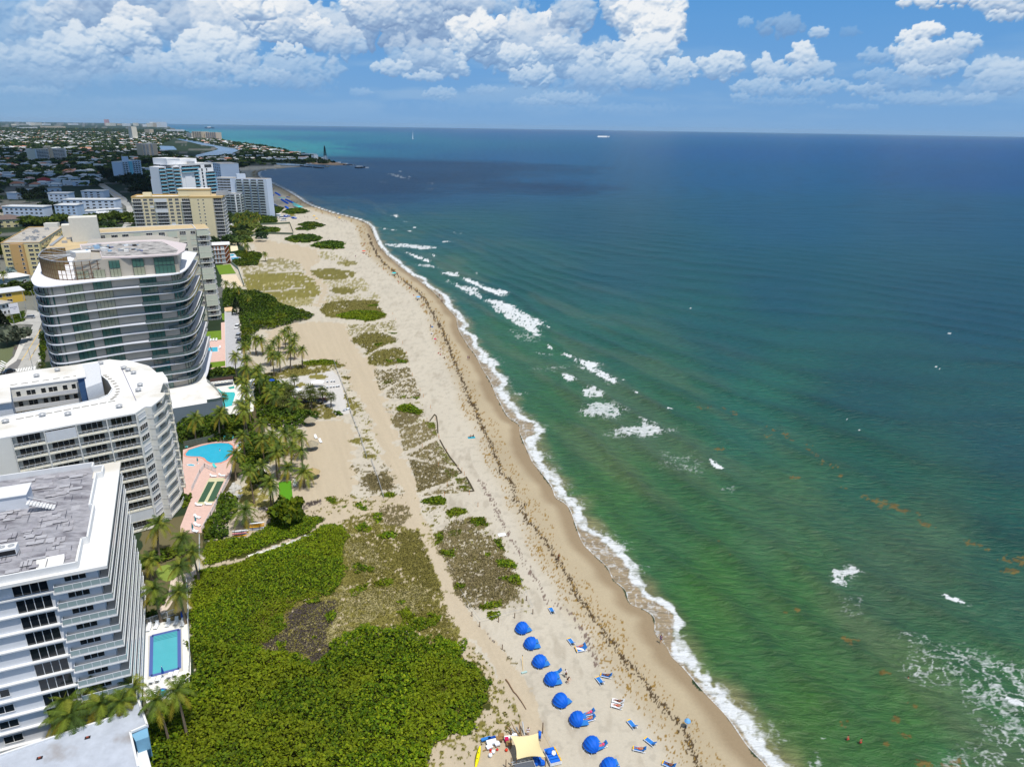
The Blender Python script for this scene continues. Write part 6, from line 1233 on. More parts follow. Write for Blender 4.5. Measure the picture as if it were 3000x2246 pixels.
PALMS=[  # key, crown x, crown y, height, kind, label
 ('z6','720,330 685,365',8,'c','coconut palm at the north tip of the beach palm grove'),('z6','765,390 720,400 765,450',8,'c','coconut palm in the upper right of the beach palm grove'),('z6','625,410 600,450',8,'c','coconut palm in the upper left of the beach palm grove'),
 ('z6','725,510',9,'c','coconut palm with a tall crown over the sunbeds of the grove'),('z6','830,500',9,'c','rightmost coconut palm of the beach palm grove, leaning trunk'),('z6','580,560',9,'c','coconut palm with a curved trunk in the middle of the grove'),('z6','640,570 560,520',7,'c','smaller coconut palm beside the curved palm of the grove'),
 ('z6','490,430 430,430 340,480',7,'c','coconut palm along the green thicket beside the car park'),('z6','250,580 350,590',10,'c','tall coconut palm at the near end of the car park'),('z6','470,660 340,690 460,740 450,700',9,'c','coconut palm between car park and turquoise pool terrace'),
 ('z6','330,800 340,870 370,940 300,770',10,'c','tall coconut palm beside the turquoise free-form pool'),('z6','340,1010 320,1060',11,'c','tall coconut palm at the near corner of the free-form pool'),('z6','140,1040',9,'c','coconut palm in front of the grey podium wall'),
 ('z6','530,790',6,'c','yellowish coconut palm by the blue beach club umbrella'),('z6','685,820',5,'c','young coconut palm on the white beach club sand'),('z6','770,770',4,'s','small fan palm near the round grass bed of the beach club'),('z6','735,850 745,880',5,'s','fan palm beside the white daybeds of the beach club'),
 ('z6','905,865',5,'s','fan palm just above the boardwalk, centre of the beach club'),('z6','1010,870',5,'s','fan palm by the oval grass bed of the beach club'),('z6','835,905',4,'s','short fan palm beside the boardwalk bend'),('z6','915,915',5,'s','fan palm in front of the boardwalk on the green slope'),('z6','1085,925',4,'s','easternmost fan palm at the boardwalk end'),
 ('z6','765,970',5,'c','yellow-green young palm below the boardwalk'),('z6','640,870 560,880 600,920',5,'c','palm in the thicket west of the beach club'),('z6','685,960',5,'s','small palm in the grass just below the boardwalk start'),('z6','490,1130',9,'c','big coconut palm over the dark hedge by the pink pool deck'),
 ('z6','320,1230',9,'c','coconut palm at the far end of the pink pool deck'),('z6','700,1240 770,1230',7,'c','coconut palm above the lower sand garden, upper row'),('z6','830,1260',8,'c','coconut palm beside the middle thatched umbrella'),('z6','490,1290 560,1260',8,'c','coconut palm in the dense middle of the lower grove'),('z6','600,1390 620,1340',9,'c','tall dark coconut palm in the centre of the lower grove'),
 ('z6','730,1350',8,'c','coconut palm with a leaning trunk in the lower grove'),('z6','830,1370',8,'c','curved coconut palm left of the middle thatched umbrella'),('z6','240,1430',8,'c','drooping coconut palm by the end of the bean-shaped pool'),('z6','510,1510',6,'c','coconut palm just above the dark bush of the lower grove'),('z6','390,1560',10,'c','tall yellow-green coconut palm on the dry lawn'),('z6','710,1530',4,'c','short coconut palm on sand above the green putting mat'),('z6','850,1570',5,'c','coconut palm beside the lowest thatched umbrella'),
 ('z7','575,200 550,180',8,'c','coconut palm left of the green putting mat'),('z7','330,430',5,'c','coconut palm above the stacked kayaks'),
 ('z4','1000,90',9,'c','coconut palm at the foot of the white curved condominium'),('z4','1200,170 1260,250',8,'c','coconut palm along the white fence beside the thicket'),('z4','960,310',6,'c','smaller coconut palm left of the round lawn'),('z4','1180,350',8,'c','coconut palm right of the round lawn'),('z4','1000,480',9,'c','coconut palm at the left corner above the blue-edged pool'),('z4','1165,490',9,'c','coconut palm at the right corner above the blue-edged pool'),
 ('z4','610,1090',12,'c','tallest coconut palm against the near white condominium'),('z4','440,1230',10,'c','coconut palm at the lower left against the near condominium'),('z4','360,1340',8,'c','coconut palm behind the grey-white near roof, leftmost'),('z4','480,1320 660,1240',9,'c','coconut palm between the near condominium and the grey-white roof'),('z4','840,1130 800,1220',10,'c','coconut palm at the near corner of the condominium by the pool'),('z4','1040,1210',10,'c','coconut palm covering the small round spa'),('z4','1160,1170',10,'c','coconut palm right of the small round spa'),
 ('z3','1660,600',9,'c','coconut palm left in front of the grey podium'),('z3','1870,570',9,'c','coconut palm right in front of the grey podium'),('z3','1930,425',6,'s','fan palm at the edge of the free-form pool'),
 ('z5','370,1130 340,1090',7,'c','coconut palm beside the lawn of the rust brown block'),('z5','520,1190',6,'c','lone coconut palm on the sand right of the small pools'),('z5','180,1440 250,1450 300,1490 370,1560',6,'c','coconut palm in the shady garden behind the cream condominium'),
 ('z5','260,880 285,850 300,900 330,840 345,880 370,830 400,850 420,890 440,840 460,870 320,930 280,940 250,930 390,900 350,920',9,'c','coconut palm of the park grove beside the far green mounds'),('z5','440,720 460,705 480,715 500,710 515,720',7,'c','palm in the row of palms at the far beach edge'),
 ('z2','160,505',8,'c','palm against the straw yellow building, left one'),('z2','265,492',7,'c','palm against the straw yellow building, right one'),('z2','345,1390',4,'s','small palm beside the avenue by the glass tower'),('c8','20,420',8,'c','yellowish palm at the left picture edge by the motel')]
def plant_palms():
 rng=random.Random(21)
 for key,s,h,k,lb in PALMS:
  pts=s.split();grp=None
  for i,c in enumerate(pts):
   kind='coconut' if k == 'c' else 'sabal';b=min((x for kk,x in PK if kk == kind),key=lambda x: abs(x-h));X,Y=G(*q(key,c)[0],h*1.0);tr,cr=rng.choice(PK[(kind,b)]);sc=h/b*rng.uniform(.93,1.07)
   o=empty('palm_tree',X,Y,GZ,rng.uniform(0,6.28) if kind == 'sabal' else rng.uniform(-.5,.5)+rng.choice((0,2.1,4.2))*0);o.scale=(sc*1.,sc*1.,sc)
   tag(o,lb,'palm tree','palms: '+lb if len(pts) > 1 else None)
   inst('trunk',tr,o,0,0,0,0,world=False);inst('crown',cr,o,0,0,0,0,world=False)
plant_palms()
def round_tree(key,s,r,h,label,cols=PAL_MG,name='tree',seed=0,group=None,kind='round',dens=1.):
 x,y=Q(key,s)[0];rng=np.random.default_rng(seed+int(abs(x)*7));o=empty(name,x,y,GZ);tag(o,label,'tree',group)
 t=B();t.tube((0,0,0),(0,0,h*.55),.3,BARK,r1=.18)
 for i in range(4): a=i*1.6+seed;t.tube((0,0,h*.4),(math.cos(a)*r*.6,math.sin(a)*r*.6,h*.75),.14,BARK,r1=.05,n=5)
 inst('trunk',t.mesh('trunk'),o,0,0,0,0,world=False)
 n=int(420*dens);lobes=rng.normal(0,1,(9,3))*np.array([r*.42,r*.42,h*.13]);i=rng.integers(0,9,n);d=rng.normal(0,1,(n,3));d /= np.linalg.norm(d,axis=1)[:,None]
 if kind == 'cone':
  z=rng.uniform(.08,1,n)**1.1;rr=r*(1-z)**.8+.15;a=rng.uniform(0,6.28,n);cen=np.column_stack([np.cos(a)*rr,np.sin(a)*rr,z*h])
 else: cen=lobes[i]+d*rng.uniform(.5,1,(n,1))*np.array([r*.5,r*.5,h*.22])+np.array([0,0,h*.68])
 V,Fq,c=leaf_cloud(cen,r*.11*rng.uniform(.7,1.5,n),pal(n,*cols,rng),1.2,rng)
 m=link(bpy.data.objects.new('crown',np_mesh('crown',V,Fq,[LEAF],c)),o);return o
round_tree('d1','800,340',2.6,9,'dark cone-shaped conifer beside the far end of the car park',cols=([(40,58,32),(56,74,36)],[.6,.4]),kind='cone',name='conifer')
round_tree('z7','700,540',5.2,5.5,'round sea grape tree at the edge of the thicket above the kayaks',cols=PAL_SG,dens=2.2);round_tree('z7','490,220',3.2,4.2,'dark round bush tree between the garden palms')
GREYL=([(120,130,108),(98,112,92),(140,146,126)],[.4,.4,.2])
round_tree('c8','90,1290',7,8,'grey-green spreading tree at the left edge by the avenue',cols=GREYL,dens=1.8);round_tree('c8','150,450',4,6,'silver-blue fan-leaved palm tree near the motel',cols=([(170,190,186),(140,164,160)],[.5,.5]),name='silver_palm');round_tree('c8','20,1130',4.5,13,'tall dark conifer at the left edge',cols=([(34,48,28),(46,60,34)],[.5,.5]),kind='cone',name='conifer',dens=2)
for i,(k,s,r,h) in enumerate((('c8','210,690',4,6),('c8','330,650',4,6),('z2','20,470',6,9),('z2','30,400',6,9),('z2','400,1190',2.6,5),('z2','60,760',3.5,5),('z2','130,740',4,6),('z2','270,740',3,5))): round_tree(k,s,r,h,'round green street tree among the low motels at the left',seed=i,group='street trees among the motels')
LG=([(92,112,30),(110,126,34),(74,96,30)],[.4,.3,.3])
for i,(s,r,h) in enumerate((('850,940',11,9),('930,930',12,9),('1000,920',12,8),('1060,900',9,7),('1095,890',7,6),('340,960',12,8),('420,950',10,8),('290,940',9,7),('530,930',10,8),('560,910',9,7),('230,950',10,8),('1160,935',5,6),('980,885',8,7))): round_tree('z1',s,r,h,'light green spreading tree behind the tan roofs',cols=LG,seed=i,group='light green trees behind the tan roofs',dens=1.5)
DK=([(40,60,34),(50,72,36),(34,50,32)],[.4,.3,.3])
def tree_group(items,label,grp,cols):
 """a grove of trees, one by one: two kinds copied"""
 protos=[]
 for k in range(3):
  o=round_tree('p','900,600',7,12,label,cols=cols,seed=k*5+2,group=grp,dens=.8);protos.append((o,[c.data for c in o.children]))
 for i,(x,y,s) in enumerate(items):
  if i < 3: o=protos[i][0]
  else:
   o=empty('tree',x,y,GZ,i*1.3);tag(o,label,'tree',grp);d=protos[i % 3][1]
   for me in d: inst(me.name.split('.')[0],me,o,0,0,0,0,world=False)
  o.location=(x,y,GZ);o.scale=(s,)*3
rg=random.Random(31);it=[]
for (s,n,sc) in (('1100,570 1320,570 1320,690 1150,690 1060,640',26,1.1),('860,480 1040,480 1060,600 1000,620 900,540',22,1.),('1240,440 1290,400 1440,400 1450,480 1260,500',14,1.),('2010,420 2080,560 2200,700 2080,800 1990,700 1900,500',22,.9),('380,790 500,790 500,870 390,860',7,.9),('190,700 420,680 430,750 190,760',14,.9)):
 poly=Q('z1',s);k=0
 while k < n:
  p=(rg.uniform(poly[:,0].min(),poly[:,0].max()),rg.uniform(poly[:,1].min(),poly[:,1].max()))
  if inside(np.array([p]),poly)[0]: it.append((*p,sc*rg.uniform(.7,1.2)));k +=1
tree_group(it,'dark green tree in the shaded suburb between the towers','dark trees between the towers',DK)
# ================================================================ decks, pools, furniture
POOLW=mat('pool_water',sr(52,176,206),rough=.08,spec=.5,noise=.06,nscale=.6,bump=.15);POOLA=mat('pool_water_teal',sr(88,176,188),rough=.08,spec=.5,noise=.04,nscale=.4,bump=.08);PINK=mat('pink_brick_paving',sr(212,180,168),rough=.9,noise=.10,nscale=1.6);WDECK=mat('white_pool_deck',sr(232,230,222),rough=.85,noise=.05,nscale=.9)
BTILE=mat('blue_pool_tile',sr(84,104,164),rough=.4);COPE=mat('pink_coping',sr(214,150,130),rough=.8);COURT=mat('dark_green_court',sr(62,92,70),rough=.9,noise=.05);COURTY=mat('pale_court_edge',sr(200,196,160),rough=.9);PUTT=mat('putting_green',sr(84,142,22),rough=.95,noise=.05,nscale=3)
def pool(name,key,s,m,z,label,rim=None,rw=.35,cat='pool'):
 pts=rp(Q(key,s));x,y=np.mean(pts,0);o=empty(name,x,y,GZ);tag(o,label,cat);b=B();b.prism(pts,z-.05,z,m);b.build('water',o)
 if rim:
  r=B()
  for i in range(len(pts)): r.bar((*pts[i],z-.05),(*pts[(i+1) % len(pts)],z-.05),rw,.11,rim)
  r.build('rim',o)
 return o
# pool beside the near condominium
sheet('pool_deck',rp(Q('d2','215,60 1010,-40 1060,700 1060,900 1000,1300 300,1420 190,1200')),WDECK,GZ+.10,'white deck round the rectangular blue-edged pool','pool deck')
sheet('pool_deck',rp(Q('d2','325,252 905,118 930,860 308,1012')),mat('grey_stone_border',sr(196,192,184),rough=.9,noise=.05),GZ+.104,'grey stone border of the rectangular pool','pool deck')
o=pool('swimming_pool','d2','400,262 838,158 834,810 385,928',POOLA,GZ+.112,'rectangular turquoise pool with a blue tiled edge and steps')
b=B();o4=[Q('d2',s)[0] for s in ('370,248 872,126 885,832 348,970').replace(' ','|').split('|')] if False else list(Q('d2','384,254 856,142 862,820 366,950'))
for i in range(4): b.bar((*o4[i],GZ+.106),(*o4[(i+1) % 4],GZ+.106),.62,.03,BTILE)
b.build('tile_edge',o);b=B()
for i in range(4): a,c=Q('d2',f'402,{282+i*24}')[0],Q('d2',f'836,{178+i*24}')[0];b.bar((*a,GZ+.113),(*c,GZ+.113),.14,.004,mat('pool_step_line',sr(40,120,130)))
b.build('steps',o)
pool('spa','d2','520,1190 560,1170 630,1180 650,1230 630,1290 570,1310 530,1270',POOLW,GZ+.12,'small round turquoise spa below the near pool',rim=BTILE,rw=.3)
sheet('lawn',rp(Q('d2','640,1380 1000,1380 1000,1500 640,1520')),LAWND,GZ+.11,'small lawn below the round spa','lawn');sheet('lawn',rp(Q('z4','1010,385 1040,350 1090,340 1150,360 1170,395 1130,440 1080,450 1030,430')),mat('fresh_lawn',sr(128,146,62),rough=.95,noise=.12,nscale=1),GZ+.05,'round lawn between the garden palms','lawn')
sheet('garden_path',rp(Q('z4','1110,445 1190,400 1300,370 1300,415 1210,430 1100,620 1060,660 1020,650 1090,560')),mat('beige_path',sr(214,196,178),rough=.9,noise=.06),GZ+.05,'beige garden path from the pool to the fence','path')
# pink deck of the white curved condominium
sheet('pool_deck',rp(Q('d3','-20,400 240,320 600,240 880,215 905,260 860,420 790,560 730,640 700,820 560,1090 320,1580 260,1656 -60,1656 -60,1560 120,1100 0,1100 -30,800')),PINK,GZ+.05,'pink brick deck with the bean-shaped pool and shuffleboard courts','pool deck')
pool('swimming_pool','d3','0,470 60,400 250,340 400,305 560,292 680,300 745,340 755,390 725,480 650,560 560,600 470,612 390,605 330,575 290,530 230,512 100,510 20,500',POOLW,GZ+.072,'bean-shaped bright blue pool with a pink rim',rim=COPE,rw=.5)
pool('spa','d3','30,625 110,618 160,632 150,650 60,645',POOLW,GZ+.09,'small plunge basin beside the bean-shaped pool',rim=WHITE,rw=.3)
sheet('shuffleboard_border',rp(Q('d3','375,830 625,825 430,1215 175,1245')),COURTY,GZ+.054,'pale border of the two shuffleboard courts','court')
for s,lb in (('365,886 462,884 300,1190 205,1196','dark green shuffleboard court, left lane'),('498,880 598,876 455,1180 352,1186','dark green shuffleboard court, right lane')): o=sheet('shuffleboard_court',rp(Q('d3',s)),COURT,GZ+.062,lb,'court',kind='thing')
# turquoise free-form pool of the glass tower
sheet('pool_deck',rp(Q('d1','330,1430 720,1380 760,1480 1080,1440 1100,1656 1060,1900 700,2000 480,1700 400,1520')),WDECK,GZ+.05,'pale stone deck round the free-form turquoise pool','pool deck')
pool('swimming_pool','z6','60,850 120,850 160,880 260,880 270,900 240,1000 160,1020 130,960 110,900',mat('pool_water_green',sr(64,190,190),rough=.08,spec=.5,bump=.1),GZ+.072,'free-form turquoise pool beside the curved glass tower',rim=WDECK,rw=.5)
pool('spa','z6','190,840 258,828 262,850 215,858',mat('spa_green',sr(40,160,140),rough=.1),GZ+.08,'green spa basin at the upper end of the free-form pool',rim=WDECK,rw=.4)
for s in ('45,765 245,740 245,765 45,790',): o=B();o.prism(rp(Q('z6',s,3)),2.8,3.05,mat('dark_wood',sr(70,52,46),rough=.9,noise=.15,nscale=3));t=o.build('pergola');tag(t,'long dark brown pergola behind the free-form pool','pergola')
# cream condominium garden
sheet('pool_deck',rp(Q('d1','200,640 540,600 540,470 605,460 620,1200 280,1240 220,900')),PINK,GZ+.05,'pink paving round the small rectangular pool by the car park','pool deck')
for s,lb in (('200,625 542,596 546,745 250,775','mown lawn at the foot of the cream condominium'),('285,1120 605,1088 608,1170 285,1215','mown lawn strip below the small pool terrace'),('548,325 595,315 597,440 560,420','narrow lawn beside the car park entrance'),('590,130 760,125 740,190 600,210','lawn with white sunbeds beyond the car park')): sheet('lawn',rp(Q('d1',s)),LAWNM,GZ+.058,lb,'lawn')
pool('swimming_pool','d1','215,885 490,864 492,938 235,958',POOLW,GZ+.075,'small rectangular blue pool beside the car park',rim=WHITE,rw=.35)
sheet('car_park',rp(Q('d1','600,290 640,300 820,290 835,480 900,900 900,1180 790,1210 625,1225 612,700')),mat('car_park_asphalt',sr(178,178,180),rough=.95,noise=.1,nscale=.6),GZ+.05,'grey car park strip between the cream condominium and the thicket','car park')
sheet('paving',rp(Q('d1','590,230 740,210 745,280 650,285 600,290')),mat('tan_paving',sr(220,188,150),rough=.9),GZ+.055,'tan paving at the far end of the car park','paving')
sheet('lawn',rp(Q('z5','95,1290 220,1280 250,1330 270,1360 130,1370')),LAWNM,GZ+.05,'bright lawn beside the sandy lot','lawn');sheet('sand_lot',rp(Q('z5','140,1372 270,1370 330,1470 300,1475 210,1440 150,1405')),mat('sand_lot_sand',sr(214,196,168),rough=.95,noise=.08),GZ+.045,'bare sandy lot inside the curved green fence','sand')
sheet('pool_deck',rp(Q('z5','205,1190 300,1185 320,1250 220,1255')),mat('pale_blue_deck',sr(200,206,214),rough=.9),GZ+.05,'pale deck with two small pools by the rust brown block','pool deck')
pool('swimming_pool','z5','212,1200 235,1192 262,1200 245,1212 215,1212',POOLW,GZ+.075,'tiny round pool beside the rust brown block',rim=WHITE);pool('swimming_pool','z5','228,1225 290,1222 296,1240 234,1242',POOLW,GZ+.075,'small rectangular pool beside the rust brown block',rim=BTILE)
sheet('patio',rp(Q('z5','210,1060 265,1055 290,1160 225,1170')),mat('cream_patio',sr(226,212,178),rough=.9),GZ+.05,'cream patio behind the small pools','patio');sheet('patio',rp(Q('z5','190,930 250,925 280,1040 190,1050')),mat('white_patio',sr(222,222,224),rough=.9),GZ+.05,'white terrace at the foot of the pale green glass block','patio')
o=sheet('putting_mat',rp(Q('h1','1215,775 1470,745 1505,1130 1240,1165')),PUTT,GZ+.09,'bright green rectangular putting mat on the sand','putting mat',kind='thing')
# ---- fences and walls
def fence(key,s,h,label,m,posts=2.,top=True,solid=False,name='fence',bars=None):
 L=Q(key,s);x,y=L[0];o=empty(name,x,y,GZ);tag(o,label,'fence' if 'wall' not in name else 'wall');r=B();p=B()
 for a,c in zip(L[:-1],L[1:]):
  d=math.hypot(*(c-a));n=max(1,round(d/posts))
  if solid: r.bar((*a,GZ),(*c,GZ),.15,h,m)
  else:
   r.bar((*a,GZ+h),(*c,GZ+h),.07,.07,m);r.bar((*a,GZ+.15),(*c,GZ+.15),.05,.05,m)
   if bars:
    k=int(d/bars)
    for i in range(k): q_=a+(c-a)*i/k;r.cbox(q_[0],q_[1],.04,.04,GZ+.15,GZ+h,m)
  for i in range(n+1): q_=a+(c-a)*i/n;p.cbox(q_[0],q_[1],.1,.1,GZ,GZ+h+.1,m)
 r.build('panel' if solid else 'rails',o)
 if not solid: po=p.build('posts',o);po['kind'] ='stuff'
 return o
fence('d2','1010,-60 1045,400 1050,700 1040,880',1.4,'white fence between the near pool and the thicket',RAIL,bars=.22);fence('d2','210,80 520,-20 800,-120',1.4,'white bar fence at the far end of the near pool',RAIL,bars=.22);fence('z4','1300,170 1300,400 1215,440 1225,600 1228,700',1.2,'white fence along the garden palms',RAIL,bars=.3)
fence('d3','740,620 700,800 560,1090 400,1400 270,1640',1.2,'white railing along the edge of the pink deck',RAIL,bars=.3);fence('d1','600,300 618,1200',.5,'low white kerb wall along the car park',WHITE,solid=True,name='low_wall');fence('d3','0,370 400,285 600,180 760,130',2.2,'grey hedge wall behind the bean-shaped pool',mat('grey_hedge',sr(96,100,88),rough=.95,noise=.3,nscale=2),solid=True,name='garden_wall')
fence('z3','1520,580 1700,620 2010,590',1.2,'white rail in front of the grey podium garden',WHITE);fence('d3','120,1020 240,760 310,665 480,745',1.3,'white railing of the raised terrace stairs',RAIL,bars=.25)
GF=mat('dark_green_mesh',sr(96,108,92),rough=.9);fence('z5','380,945 600,938 735,930 765,1010 762,1025 560,1020 400,1040',1.8,'dark mesh fence enclosing the park mound and sand',GF,solid=True,name='mesh_fence',posts=6);fence('z5','218,1268 290,1330 315,1400 340,1470',2.,'curving grey-green mesh fence round the sandy lot',mat('grey_mesh',sr(150,160,150),rough=.9),solid=True,name='mesh_fence',posts=6)
fence('z6','1115,620 1150,720 1220,900 1260,1060 1340,1260 1400,1450',.9,'thin rope and post fence along the beach club sand',METAL,posts=5);fence('z7','1440,0 1490,140 1545,320',.9,'thin rope fence through the brown grass patch',METAL,posts=5)
# rock line of the main thicket path and garden rocks
ROCK=mat('pale_limestone',sr(190,188,182),rough=.95,noise=.2,nscale=2)
def rocks(key,pts,n,r0,r1,spread,label,name='rock',group=None):
 rr=random.Random(len(pts)+n);L=Q(key,pts)
 for i in range(n):
  t=rr.random()*(len(L)-1);k=int(t);p=L[k]+(L[min(k+1,len(L)-1)]-L[k])*(t-k);r=rr.uniform(r0,r1);b=B();b.ball(0,0,0,r,r*rr.uniform(.6,1),r*.6,ROCK,n=7,k=4);b.v=[(x*rr.uniform(.8,1.2),y*rr.uniform(.8,1.2),z*rr.uniform(.8,1.2)) for x,y,z in b.v]
  o=b.build(name);o.location=(p[0]+rr.uniform(-spread,spread),p[1]+rr.uniform(-spread,spread),GZ+r*.25);o.rotation_euler=(0,0,rr.uniform(0,6));tag(o,label,'rock',group)
sheet('path',rp(Q('z7','370,815 600,745 780,685 925,628 930,636 790,697 610,757 380,828')),mat('white_shell_path',sr(226,222,212),rough=.95,noise=.1),GZ+.05,'thin pale path through the thicket','path')
rocks('h1','300,820 420,900 270,960 380,1040 250,1150',34,.35,.9,1.6,'grey limestone rock in the pile beside the garden palms',group='limestone rocks beside the garden palms');rocks('z7','440,795 640,735 780,690 925,630',26,.2,.45,.3,'white limestone rock lining the thicket path',group='white rocks lining the thicket path')
# ---- loungers, umbrellas, huts
WPL=mat('white_plastic',sr(238,240,242),rough=.5);BLF=mat('blue_lounger_fabric',sr(44,120,196),rough=.8);TQF=mat('turquoise_fabric',sr(74,196,196),rough=.8);YF=mat('yellow_band',sr(236,186,50),rough=.8);CBL=mat('cabana_blue',sr(8,96,205),rough=.65,noise=.04,nscale=2.)
def lounger_kind(fab,name='sun_lounger',back=.55,band=None,frame=WPL):
 r=bpy.data.objects.new(name,None);COL.objects.link(r)
 s=B();s.box(-.33,.33,-.95,.35,.30,.36,fab);s.build('seat',r,world=False)
 k=B();k.add([(-.33,.35,.30),(.33,.35,.30),(.33,.95,.30+back),(-.33,.95,.30+back),(-.33,.35,.36),(.33,.35,.36),(.33,.93,.36+back),(-.33,.93,.36+back)],[(0,3,2,1),(4,5,6,7),(0,1,5,4),(1,2,6,5),(2,3,7,6),(3,0,4,7)],fab);k.build('backrest',r,world=False)
 f=B()
 for x in (-.36,.36): f.box(x-.03,x+.03,-.97,.9,.26,.32,frame)
 for x in (-.34,.34):
  for y in (-.8,.6): f.box(x-.03,x+.03,y-.04,y+.04,0,.28,frame)
 f.build('frame',r,world=False)
 if band: b=B();b.box(-.34,.34,-.97,-.78,.361,.375,band);b.build('band',r,world=False)
 KIDS[r.name] =list(r.children);kids=list(r.children)
 return r
def put(proto,key,s,rz,label,cat='lounger',group=None,z=GZ,first=[None],sc=1.):
 x,y=G(*q(key,s)[0],z);
 o=proto.copy();COL.objects.link(o);o.location=(x,y,z);o.rotation_euler=(0,0,rz);o.scale=(sc,)*3
 for ch in proto.children:
  c=ch.copy();COL.objects.link(c);c.parent=o
  for g in ch.children: g2=g.copy();COL.objects.link(g2);g2.parent=c
 tag(o,label,cat,group);return o
def drop(p):
 for ch in list(p.children):
  for g in list(ch.children): bpy.data.objects.remove(g)
  bpy.data.objects.remove(ch)
 bpy.data.objects.remove(p)
LB=lounger_kind(BLF,band=YF);LW=lounger_kind(WPL);LT=lounger_kind(TQF)
D=math.radians
# grey/white loungers by the near pool
for s,rz,lb in (('335,130',10,'leftmost white lounger above the near pool'),('465,90',10,'second white lounger above the near pool'),('665,50',12,'third white lounger above the near pool'),('805,20',12,'fourth white lounger above the near pool'),('920,40',14,'rightmost lounger above the near pool'),('388,1050',-170,'leftmost white lounger below the near pool'),('498,1020',-170,'second white lounger below the near pool'),('695,960',-170,'third white lounger below the near pool'),('795,930',-170,'rightmost white lounger below the near pool')): put(LW,'d2',s,D(rz),lb,z=GZ+.1)
for i,s in enumerate('615,240 668,232 728,222'.split()): put(LT,'d3',s,D(15),['left','middle','right'][i]+' turquoise chair at the head of the bean-shaped pool',cat='chair',z=GZ+.05)
for i,s in enumerate('878,250 862,300 845,345 815,420 790,480 768,540'.split()): put(LT if i % 2 == 0 or i > 3 else LW,'d3',s,D(-75),('turquoise' if i % 2 == 0 or i > 3 else 'white')+' lounger in the row along the sea side of the pink deck',group='loungers along the sea side of the pink deck, '+('turquoise' if i % 2 == 0 or i > 3 else 'white'),z=GZ+.05)
for s,rz,lb in (('442,808',90,'white bench above the left shuffleboard lane'),('575,800',90,'white bench above the right shuffleboard lane'),('222,1245',90,'white bench below the left shuffleboard lane'),('368,1235',90,'white bench below the right shuffleboard lane'),('200,1430',70,'white lounger near the closed teal umbrella'),('200,1550',70,'white lounger between the closed teal umbrellas'),('165,1640',70,'white lounger under the lowest closed teal umbrella'),('45,352',10,'turquoise and white chair at the left end of the pool'),('460,660',40,'turquoise lounger by the terrace stairs')): put(LT if 'turq' in lb else LW,'d3',s,D(rz),lb,z=GZ+.05,cat='bench' if 'bench' in lb else 'lounger')
for i,s in enumerate('645,210 670,208 705,202 733,200'.split()): put(LW,'d1',s,D(20),'white sunbed on the lawn beyond the car park',group='white sunbeds on the lawn beyond the car park',z=GZ+.06)
for s,lb in (('370,765','left white chair beside the small pool lawn'),('415,760','middle white chair beside the small pool lawn'),('462,758','right white chair beside the small pool lawn'),('520,880','white chair at the right end of the small pool')): put(LW,'d1',s,D(10),lb,cat='chair',z=GZ+.06)
for i,s in enumerate('990,850 1030,848 1060,842 1090,840 1115,838 1140,835 1158,832 1012,845'.split()): put(LW,'z6',s,D(200),'white lounger in the long row on the beach club sand',group='long lounger row on the beach club sand')
for i,s in enumerate('1060,795 1095,792 1118,790'.split()): put(LW,'z6',s,D(200),'white lounger in the short upper row of the beach club',group='short lounger row of the beach club')
for i,s in enumerate('1210,1040 1222,1034 1235,1030'.split()): put(LW,'z6',s,D(160),'white lounger at the lower corner of the beach club',group='loungers at the lower corner of the beach club')
for i,s in enumerate('375,840 385,870 395,900 400,930 405,960 380,985 420,880 415,910 360,1110 380,1120'.split()): put(LW,'z6',s,D(-70),'white lounger on the deck between pool palms and thicket',group='white loungers beside the free-form pool')
for i,s in enumerate('70,800 95,798 120,795 150,792 180,788 210,784 235,780'.split()): put(LW,'z6',s,D(10),'white lounger in the row in front of the dark pergola',group='lounger row in front of the dark pergola')
for s,lb in (('960,1275','white chair nearest the middle thatched umbrella'),('1000,1310','white chair right of the middle thatched umbrella')): put(LW,'z6',s,D(30),lb,cat='chair')
for s,lb in (('1555,790','upper white chair beside the putting mat'),('1540,840','lower white chair beside the putting mat')): put(LW,'h1',s,D(30),lb,cat='chair')
put(LW,'z6','490,1565',D(90),'white lounger in the shade of the lower grove')
# folded umbrellas
def folded(key,s,h,m,label):
 x,y=G(*q(key,s)[0]);o=empty('umbrella',x,y,GZ+.1);tag(o,label,'umbrella');b=B();b.tube((0,0,0),(0,0,h+.15),.03,WPL);b.build('pole',o,world=False);b=B();b.lathe([(.05,h),(.17,h*.72),(.24,h*.45),(.16,h*.42)],m,n=8);b.build('canopy',o,world=False);b=B();b.lathe([(.3,0),(.3,.08),(.05,.12)],WPL,n=8);b.build('base',o,world=False)
NAVYF=mat('navy_fabric',sr(24,74,160),rough=.8);TEALF=mat('teal_fabric',sr(20,130,140),rough=.8)
folded('d2','592,985',2.6,NAVYF,'folded dark blue umbrella at the foot of the near pool');folded('d2','920,0',2.4,NAVYF,'folded blue umbrella at the far corner of the near pool');folded('d3','180,1530',2.4,TEALF,'folded teal umbrella, upper one on the pink deck');folded('d3','135,1640',2.4,TEALF,'folded teal umbrella, lower one on the pink deck');folded('d3','208,615',2.2,TEALF,'folded teal umbrella by the bean-shaped pool');folded('d1','338,800',2.4,NAVYF,'folded blue umbrella by the small rectangular pool');folded('h3','0,0',.01,NAVYF,'x') if False else None
